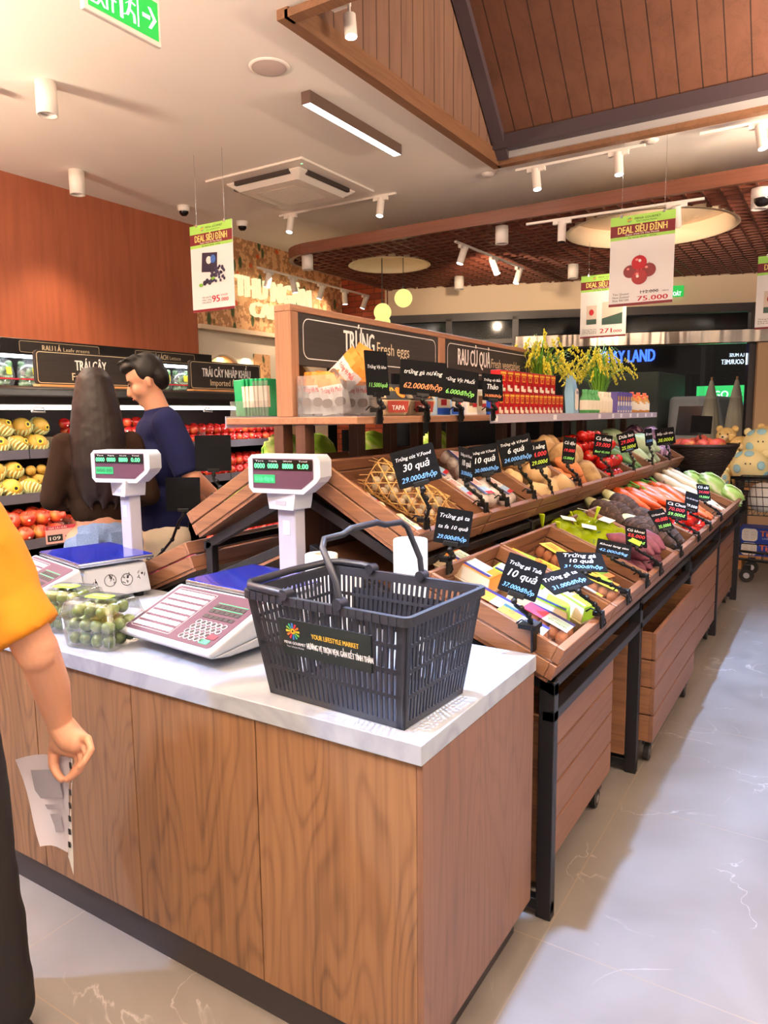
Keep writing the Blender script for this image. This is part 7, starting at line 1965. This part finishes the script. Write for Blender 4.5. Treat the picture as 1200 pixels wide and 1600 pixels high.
# ================================================================ far end of the stands
WK = noisy('black_wicker', srgb(48, 34, 30), srgb(32, 22, 20), 60, .6)
t = thing('wicker_basket', 'black wicker display basket standing past the green cabbages', 'basket', (-.98, 6.42, .80))
m = MB(); prof = [(.10, 0), (.14, .10), (.19, .20), (.245, .30), (.27, .375)]
for i in range(30):
    f_ = i / 29 * 3.999; j = int(f_); r = prof[j][0] + (prof[j + 1][0] - prof[j][0]) * (f_ - j); z = prof[j][1] + (prof[j + 1][1] - prof[j][1]) * (f_ - j)
    m.tube([((r + .004 * (-1) ** (k + i)) * math.cos(2 * PI * k / 40), (r + .004 * (-1) ** (k + i)) * math.sin(2 * PI * k / 40), z) for k in range(41)], .0072, 5, caps=False)
m.lathe([(r - .008, z) for r, z in prof], 30); m.build('woven_wall', WK, t)
MB().tube([(.275 * math.cos(2 * PI * k / 30), .275 * math.sin(2 * PI * k / 30), .38) for k in range(31)], .014, 8, caps=False).build('rim', WK, t)
tb = thing('plinth', 'low dark plinth that carries the black wicker basket', 'plinth', (-.98, 6.42, 0)); MB().box(-.22, -.22, 0, .22, .22, .79).build('block', W_DARK, tb); MB().box(-.24, -.24, .775, .24, .24, .80).build('top', BLACK, tb)
for k in range(9):
    a = k * .7
    put('mango', mk('mango', lambda: MB().ell((0, 0, 0), (.065, .05, .045), 12, 9), noisy('blush_mango_skin', srgb(226, 120, 80), srgb(206, 70, 80), 8, .35, srgb(230, 180, 90))), (-.98 + .15 * math.cos(a) * (k > 0), 6.42 + .15 * math.sin(a) * (k > 0), 1.19 + (.03 if k == 0 else 0)), (q.uniform(-.3, .3), q.uniform(-.3, .3), q.uniform(0, 3)), 'blushed mango lying in the black wicker basket', 'mango', 'mangoes in the wicker basket')
price_card('blank black card on a stem standing in the wicker basket before the truck', (-.98, 6.30, 1.18), (-.97, 6.33, 1.355), .185, .17, -80, 2, -3, [], 'chalk price cards')

# shopping cart with bags
CW = mat('black_cart_wire', srgb(36, 35, 38), .4, .5)
t = thing('shopping_cart', 'black wire shopping cart loaded with white bags at the aisle end', 'shopping cart', (-.75, 6.75, 0))
m = MB(); x1, y1 = .80, .50
for z, k in ((.58, .05), (.66, .04), (.74, .02), (.82, .01), (.88, 0)):
    m.tube([(k, k, z), (x1 - k, k, z), (x1 - k, y1 - k, z), (k, y1 - k, z), (k, k, z)], .005, 6)
for i in range(17):
    x = i / 16
    m.tube([(.05 + x * (x1 - .1), .05, .58), (x * x1, 0, .88)], .0028, 5); m.tube([(.05 + x * (x1 - .1), y1 - .05, .58), (x * x1, y1, .88)], .0028, 5); m.tube([(.05 + x * (x1 - .1), .05, .58), (.05 + x * (x1 - .1), y1 - .05, .58)], .0028, 5)
for i in range(11):
    y = i / 10
    for xx, k in ((0, .05), (x1, -.05)): m.tube([(xx + k, .05 + y * (y1 - .1), .58), (xx, y * y1, .88)], .0028, 5)
m.build('wire_basket', CW, t)
MB().tube([(-.02, -.02, .80), (-.03, -.03, .90), (x1 * .5, -.04, .905), (x1, -.03, .90)], .014, 10).build('handle', PLASTIC_BLACK, t)
m = MB()
for yy in (.06, y1 - .06): m.tube([(.02, yy, .86), (.0, yy, .45), (.02, yy, .20), (x1 - .05, yy, .17), (x1 - .02, yy, .13)], .012, 8)
for z in (.20, .27): m.tube([(.03, .05, z), (x1 - .06, .05, z), (x1 - .06, y1 - .05, z), (.03, y1 - .05, z), (.03, .05, z)], .005, 6)
for i in range(8): m.tube([(.03 + i * .1, .05, .20), (.03 + i * .1, .05, .27)], .003, 5); m.tube([(.03 + i * .1, .05, .20), (.03 + i * .1, y1 - .05, .20)], .003, 5)
m.build('lower_frame', CW, t)
for xx, yy in ((.12, .06), (.12, y1 - .06), (x1 - .06, .06), (x1 - .06, y1 - .06)):
    w = MB().cyl((0, -.014, 0), (0, .014, 0), .058, 18).build('wheel', RUBBER, t, loc=(xx, yy, .06)); MB().cyl((0, -.016, 0), (0, .016, 0), .025, 12).build('hub', GREY, w); MB().box(-.03, -.02, .05, .03, .02, .09).build('fork', CW, w)
BAGM = clear_plastic('white_carrier_film', (1, 1, 1), .06, .75)
for k, (x, y, lb) in enumerate(((-.55, 6.98, 'white carrier bag lying in the near end of the cart'), (-.28, 7.0, 'white carrier bag behind the first one in the cart'))):
    m = MB().ell((0, 0, 0), (.13, .17, .12), 16, 12); rr = random.Random(k)
    m.v = [tuple(Vector(v) * (1 + .14 * math.sin(9 * v[0] + k * 20 + 13 * v[2]) * math.cos(17 * v[1] + 9 * v[2]))) for v in m.v]
    o = m.build('carrier_bag', BAGM, None, loc=(x, y, .715)); tag(o, lb, 'bag', 'white carrier bags')
# beer cartons on a pallet
t = thing('pallet', 'timber pallet under the blue beer cartons', 'pallet', (-.85, 7.36, 0))
for y in (0, .125, .25): MB().box(0, y, .11, 1.2, y + .10, .13).build('deck_board', W_LEDGE, t)
for x in (0, .45, .95): MB().box(x, 0, 0, x + .12, .35, .11).build('bearer', W_LEDGE, t)
BLU = mat('deep_blue_carton', srgb(30, 60, 160), .4)
def beer(label, x, z, m0):
    t = thing('beer_carton', label, 'carton', (x, 7.38, z), 0, 'beer cartons on the pallet')
    MB().box(0, 0, 0, .40, .26, .128).build('carton', m0, t, .002, 1)
    m = MB(); T = lambda a, b: frame((a, -.0012, b), (1, 0, 0), (0, 0, 1))
    if m0 is BLU:
        fit(m, T(.17, .055), 'Tiger', .075, .17, 0, bold=.03); fit(m, T(.19, .03), 'LAGER BEER', .018, .12, 1)
        rplate(m, .13, .115, .03, .0005, 1, T(.085, .064))
        for k in range(7):
            for s in (-1, 1): m.tube([(.085 + s * .012, -.0018, .02 + k * .014), (.085 + s * .035, -.0018, .026 + k * .014), (.085 + s * .052, -.0018, .02 + k * .014)], .0032, 5, 2 if k % 2 else 3, flat=.2)
    else:
        fit(m, T(.03, .05), 'BIA', .06, .2, 1, bold=.03)
        m.add([(.01, -.001, .01), (.39, -.001, .01), (.39, -.001, .04), (.01, -.001, .04)], [(0, 1, 2, 3)], 1)
    m.build('print', [mat('tiger_orange_ink', srgb(240, 120, 50), .5), INK_WHITE, NAVY, ORANGE], t)
beer('blue beer carton with orange lettering, lower one under the cart', -.76, .13, BLU); beer('blue beer carton with orange lettering, upper one under the cart', -.76, .26, BLU)
beer('blue beer carton with orange lettering, lower one cut by the picture edge', -.34, .13, BLU); beer('blue beer carton with orange lettering, upper one cut by the picture edge', -.34, .26, BLU)
OB = mat('orange_carton', srgb(230, 110, 60), .5)
beer('orange beer carton half hidden behind the stand post, lower one', -1.18, .13, OB); beer('orange beer carton half hidden behind the stand post, upper one', -1.18, .26, OB)
# plush toys on a table
t = thing('toy_table', 'low table that carries the heap of plush bears', 'table', (-.75, 8.1, 0)); MB().box(-.65, -.35, .70, .95, .35, .73).build('tabletop', W_LEDGE, t)
for sx in (-.6, .88):
    for sy in (-.3, .3): MB().box(sx, sy - .02, 0, sx + .04, sy + .02, .70).build('leg', W_DARK, t)
PLUSH = noisy('cream_plush', srgb(240, 214, 150), srgb(226, 190, 120), 40, .95); PLUSH2 = mat('pale_muzzle_plush', srgb(246, 230, 190), .95); BLUEP = mat('pale_blue_plush', srgb(160, 210, 228), .95)
def bear():
    t = thing('teddy_bear', '', 'teddy bear')
    b = MB().ell((0, 0, .13), (.115, .10, .13), 14, 10).ell((0, -.02, .30), (.10, .09, .09), 14, 10)
    for s in (-1, 1): b.ell((s * .075, 0, .375), (.036, .022, .036), 10, 7).ell((s * .115, -.05, .18), (.045, .075, .04), 10, 7, rot=(.3, 0, -s * .4)).ell((s * .08, -.12, .05), (.052, .085, .048), 10, 7)
    b.build('body', PLUSH, t)
    m = MB().ell((0, -.10, .285), (.045, .03, .034), 12, 8); mo = m.build('muzzle', PLUSH2, t); MB().ell((0, -.132, .297), (.012, .008, .008), 8, 6).build('nose', DARK, mo)
    for s in (-1, 1): MB().ell((s * .038, -.103, .325), (.008, .005, .008), 8, 6).build('eye', DARK, t)
    return t
for x, y, z, rz, lb, s in ((-1.13, 8.0, .735, .2, 'teddy bear sitting at the left end of the toy heap beside the wicker basket', 1.05), (-1.0, 8.15, .90, -.2, 'teddy bear high in the heap under the folded parasols', 1.0), (-.86, 8.0, .80, .4, 'teddy bear in the middle of the heap', 1.05), (-.95, 7.88, .735, -.3, 'teddy bear lowest in the heap behind the cart handle', .95),
                           (-.62, 8.15, .92, 0, 'teddy bear behind the round ball toys', 1.0), (-.50, 8.0, .735, .3, 'teddy bear between the two ball toys', 1.0), (-.15, 8.05, .735, 0, 'teddy bear at the far edge of the table', 1.0)):
    put('bear', bear, (x, y, z), (0, 0, rz), lb, 'teddy bear', 'teddy bears on the table', s)
def ballbear(label, x, y, z, r):
    t = thing('ball_toy', label, 'plush toy', (x, y, z)); b = MB().ell((0, 0, 0), (r, r * .9, r * .95), 20, 14); 
    for s in (-1, 1): b.ell((s * r * .75, 0, r * .72), (r * .22, r * .14, r * .22), 10, 7)
    b.build('body', mat('butter_plush', srgb(244, 232, 176), .95), t)
    for a, e in ((-.6, -.1), (.7, .1), (0, .9), (-.9, .8), (1.2, -.5), (.05, -.75)):
        M = Matrix.Translation(Vector((math.sin(a) * math.cos(e), -math.cos(a) * math.cos(e) * .9, math.sin(e) * .95)) * r); n = Vector((math.sin(a) * math.cos(e), -math.cos(a) * math.cos(e), math.sin(e)))
        MB().ell((0, 0, 0), (r * .25, r * .25, r * .05), 12, 8, 0, M @ n.to_track_quat('Z', 'Y').to_matrix().to_4x4()).build('patch', BLUEP, t)
    for s in (-.12, .12): MB().ell((s * r, -r * .9, r * .2), (r * .035, r * .02, r * .05), 8, 6).build('eye', DARK, t)
ballbear('big round cream ball toy with blue patches, upper one at the picture edge', -.66, 7.9, 1.13, .17); ballbear('big round cream ball toy with blue patches, lower one over the cart', -.74, 7.72, .93, .17)
ballbear('small round cream ball toy with blue patches beside the cabbages', -1.0, 7.66, .82, .10)

# ================================================================ street outside
t = thing('delivery_truck', 'pale delivery truck with a dark box parked outside the glass front', 'truck', (-3.3, 13.6, 0), R(-4))
MB().box(-1.2, -.2, .75, .55, 1.6, 2.15).build('cargo_box', mat('dark_cargo_box', srgb(74, 80, 70), .6), t, .02, 1)
TR = mat('truck_paint', srgb(190, 192, 196), .35)
MB().hexa([(.62, 0, .45), (1.75, 0, .45), (1.75, 1.5, .45), (.62, 1.5, .45)], [(.66, .08, 1.72), (1.45, .08, 1.72), (1.45, 1.42, 1.72), (.66, 1.42, 1.72)]).build('cab', TR, t, .08, 4)
MB().add([(.80, -.02 + .045, 1.05), (1.42, -.02 + .045, 1.05), (1.34, .05, 1.55), (.84, .05, 1.55)], [(0, 1, 2, 3)]).build('side_window', LCD, t)
for x in (-.8, 1.25):
    w = MB().cyl((0, 0, 0), (0, .2, 0), .36, 24).build('wheel', RUBBER, t, loc=(x, -.05, .36)); MB().cyl((0, -.01, 0), (0, .02, 0), .18, 18).build('hub', GREY, w)
MB().box(-1.2, .1, .55, 1.5, 1.4, .75).build('chassis', BLACK, t)
PAR = noisy('cream_parasol_cloth', srgb(222, 214, 192), srgb(200, 190, 168), 3, .9)
def parasol():
    t = thing('folded_parasol', '', 'parasol')
    n = 24; m = MB(); pr = [(.20, .75), (.17, 1.1), (.12, 1.5), (.075, 1.75), (.03, 1.93), (.012, 1.96)]
    v = [((r * (1 + .18 * (-1) ** j)) * math.cos(2 * PI * j / n), (r * (1 + .18 * (-1) ** j)) * math.sin(2 * PI * j / n), z) for r, z in pr for j in range(n)]
    m.add(v, [(i * n + j, i * n + (j + 1) % n, (i + 1) * n + (j + 1) % n, (i + 1) * n + j) for i in range(len(pr) - 1) for j in range(n)], 0, True); m.build('canopy', PAR, t)
    MB().cyl((0, 0, .05), (0, 0, 2.0), .02, 10).build('pole', W_LEDGE, t); MB().lathe([(0, 0), (.22, 0), (.22, .04), (.05, .07), (0, .07)], 20).build('base', STEEL_DARK, t)
    MB().lathe([(.115, 1.66), (.105, 1.69)], 20).build('tie', PAR, t)
    return t
put('parasol', parasol, (-1.85, 12.9, 0), (0, 0, .0), 'folded cream parasol outside, beside the truck cab', 'parasol', 'folded parasols', (.82, .82, 1))
put('parasol', parasol, (-1.48, 12.9, 0), (0, 0, .3), 'folded cream parasol outside, nearer the tan pier', 'parasol', 'folded parasols', (.82, .82, 1))
t = thing('street_sign', 'green and teal lit shop sign across the street behind the parasols', 'sign', (-2.15, 16, 1.3)); MB().box(-.42, 0, .33, .48, .08, .66).build('upper_panel', mat('lit_green_panel', srgb(20, 190, 70), .4, emit=(.03, .65, .16), estr=.8), t); MB().box(-.2, 0, 0, .48, .08, .33).build('lower_panel', mat('lit_teal_panel', srgb(20, 180, 160), .4, emit=(.03, .5, .45), estr=.7), t)
m = MB(); fit(m, frame((-.1, -.005, .42), (1, 0, 0), (0, 0, 1)), 'GO SE', .2, .5, 0, bold=.02); m.build('lettering', EWt, t)
NEON = mat('blue_neon', (0, 0, 0), .4, emit=(.03, .10, 1.0), estr=3.0)
t = thing('neon_sign', 'blue neon letters reading STAY LAND on the dark building opposite', 'sign', (-4.5, 16, 2.5)); m = MB(); fit(m, frame((0, -.02, 0), (1, 0, 0), (0, 0, 1)), 'STAY LAND', .36, 1.1, 0, bold=.03); m.build('letters', NEON, t); MB().box(-1.2, 0, -.3, 2.2, .05, .8).build('fascia', NIGHT, t)
MB().box(-1.1, .05, -2.5, -1.05, .10, -.2).box(1.75, .05, -2.5, 1.8, .10, -.2).build('fascia_post', NIGHT, t)
# reversed lettering on the glass
t = thing('glass_lettering', 'white lettering on the door glass that reads backwards from inside', 'sign', (0, 0, 0)); Mg = SF @ frame((4.5, .028, 2.03), (1, 0, 0), (0, 0, 1))
m = MB(); fit(m, Mg, 'GOURMET', .085, .26, 0, bold=.02, mirror=True); fit(m, Mg @ Matrix.Translation((0, .09, 0)), 'LA MUSE', .06, .17, 0, bold=.02, mirror=True)
m.box(4.52, .025, 2.02, 4.60, .03, 2.16, 0, SF); m.build('letters', mat('lit_pale_letters', (0, 0, 0), .4, emit=(.7, .85, 1.0), estr=1.2), t)
lamp('street_light', 'POINT', (-2.2, 12.2, 3.2), 14, (1, .85, .7), shadow_soft_size=.2)
t = thing('exit_sign', 'small green lit exit sign on the beige bulkhead behind the apple poster', 'exit sign', (0, 0, 0)); MB().box(3.35, -.05, 2.86, 3.75, -.01, 2.99, 0, SF).build('housing', EG, t)
m = MB(); fit(m, SF @ frame((3.38, -.053, 2.87), (1, 0, 0), (0, 0, 1)), 'EXIT LỐI THOÁT', .07, .34, 0, bold=.02); m.build('lettering', EWt, t)

settle()
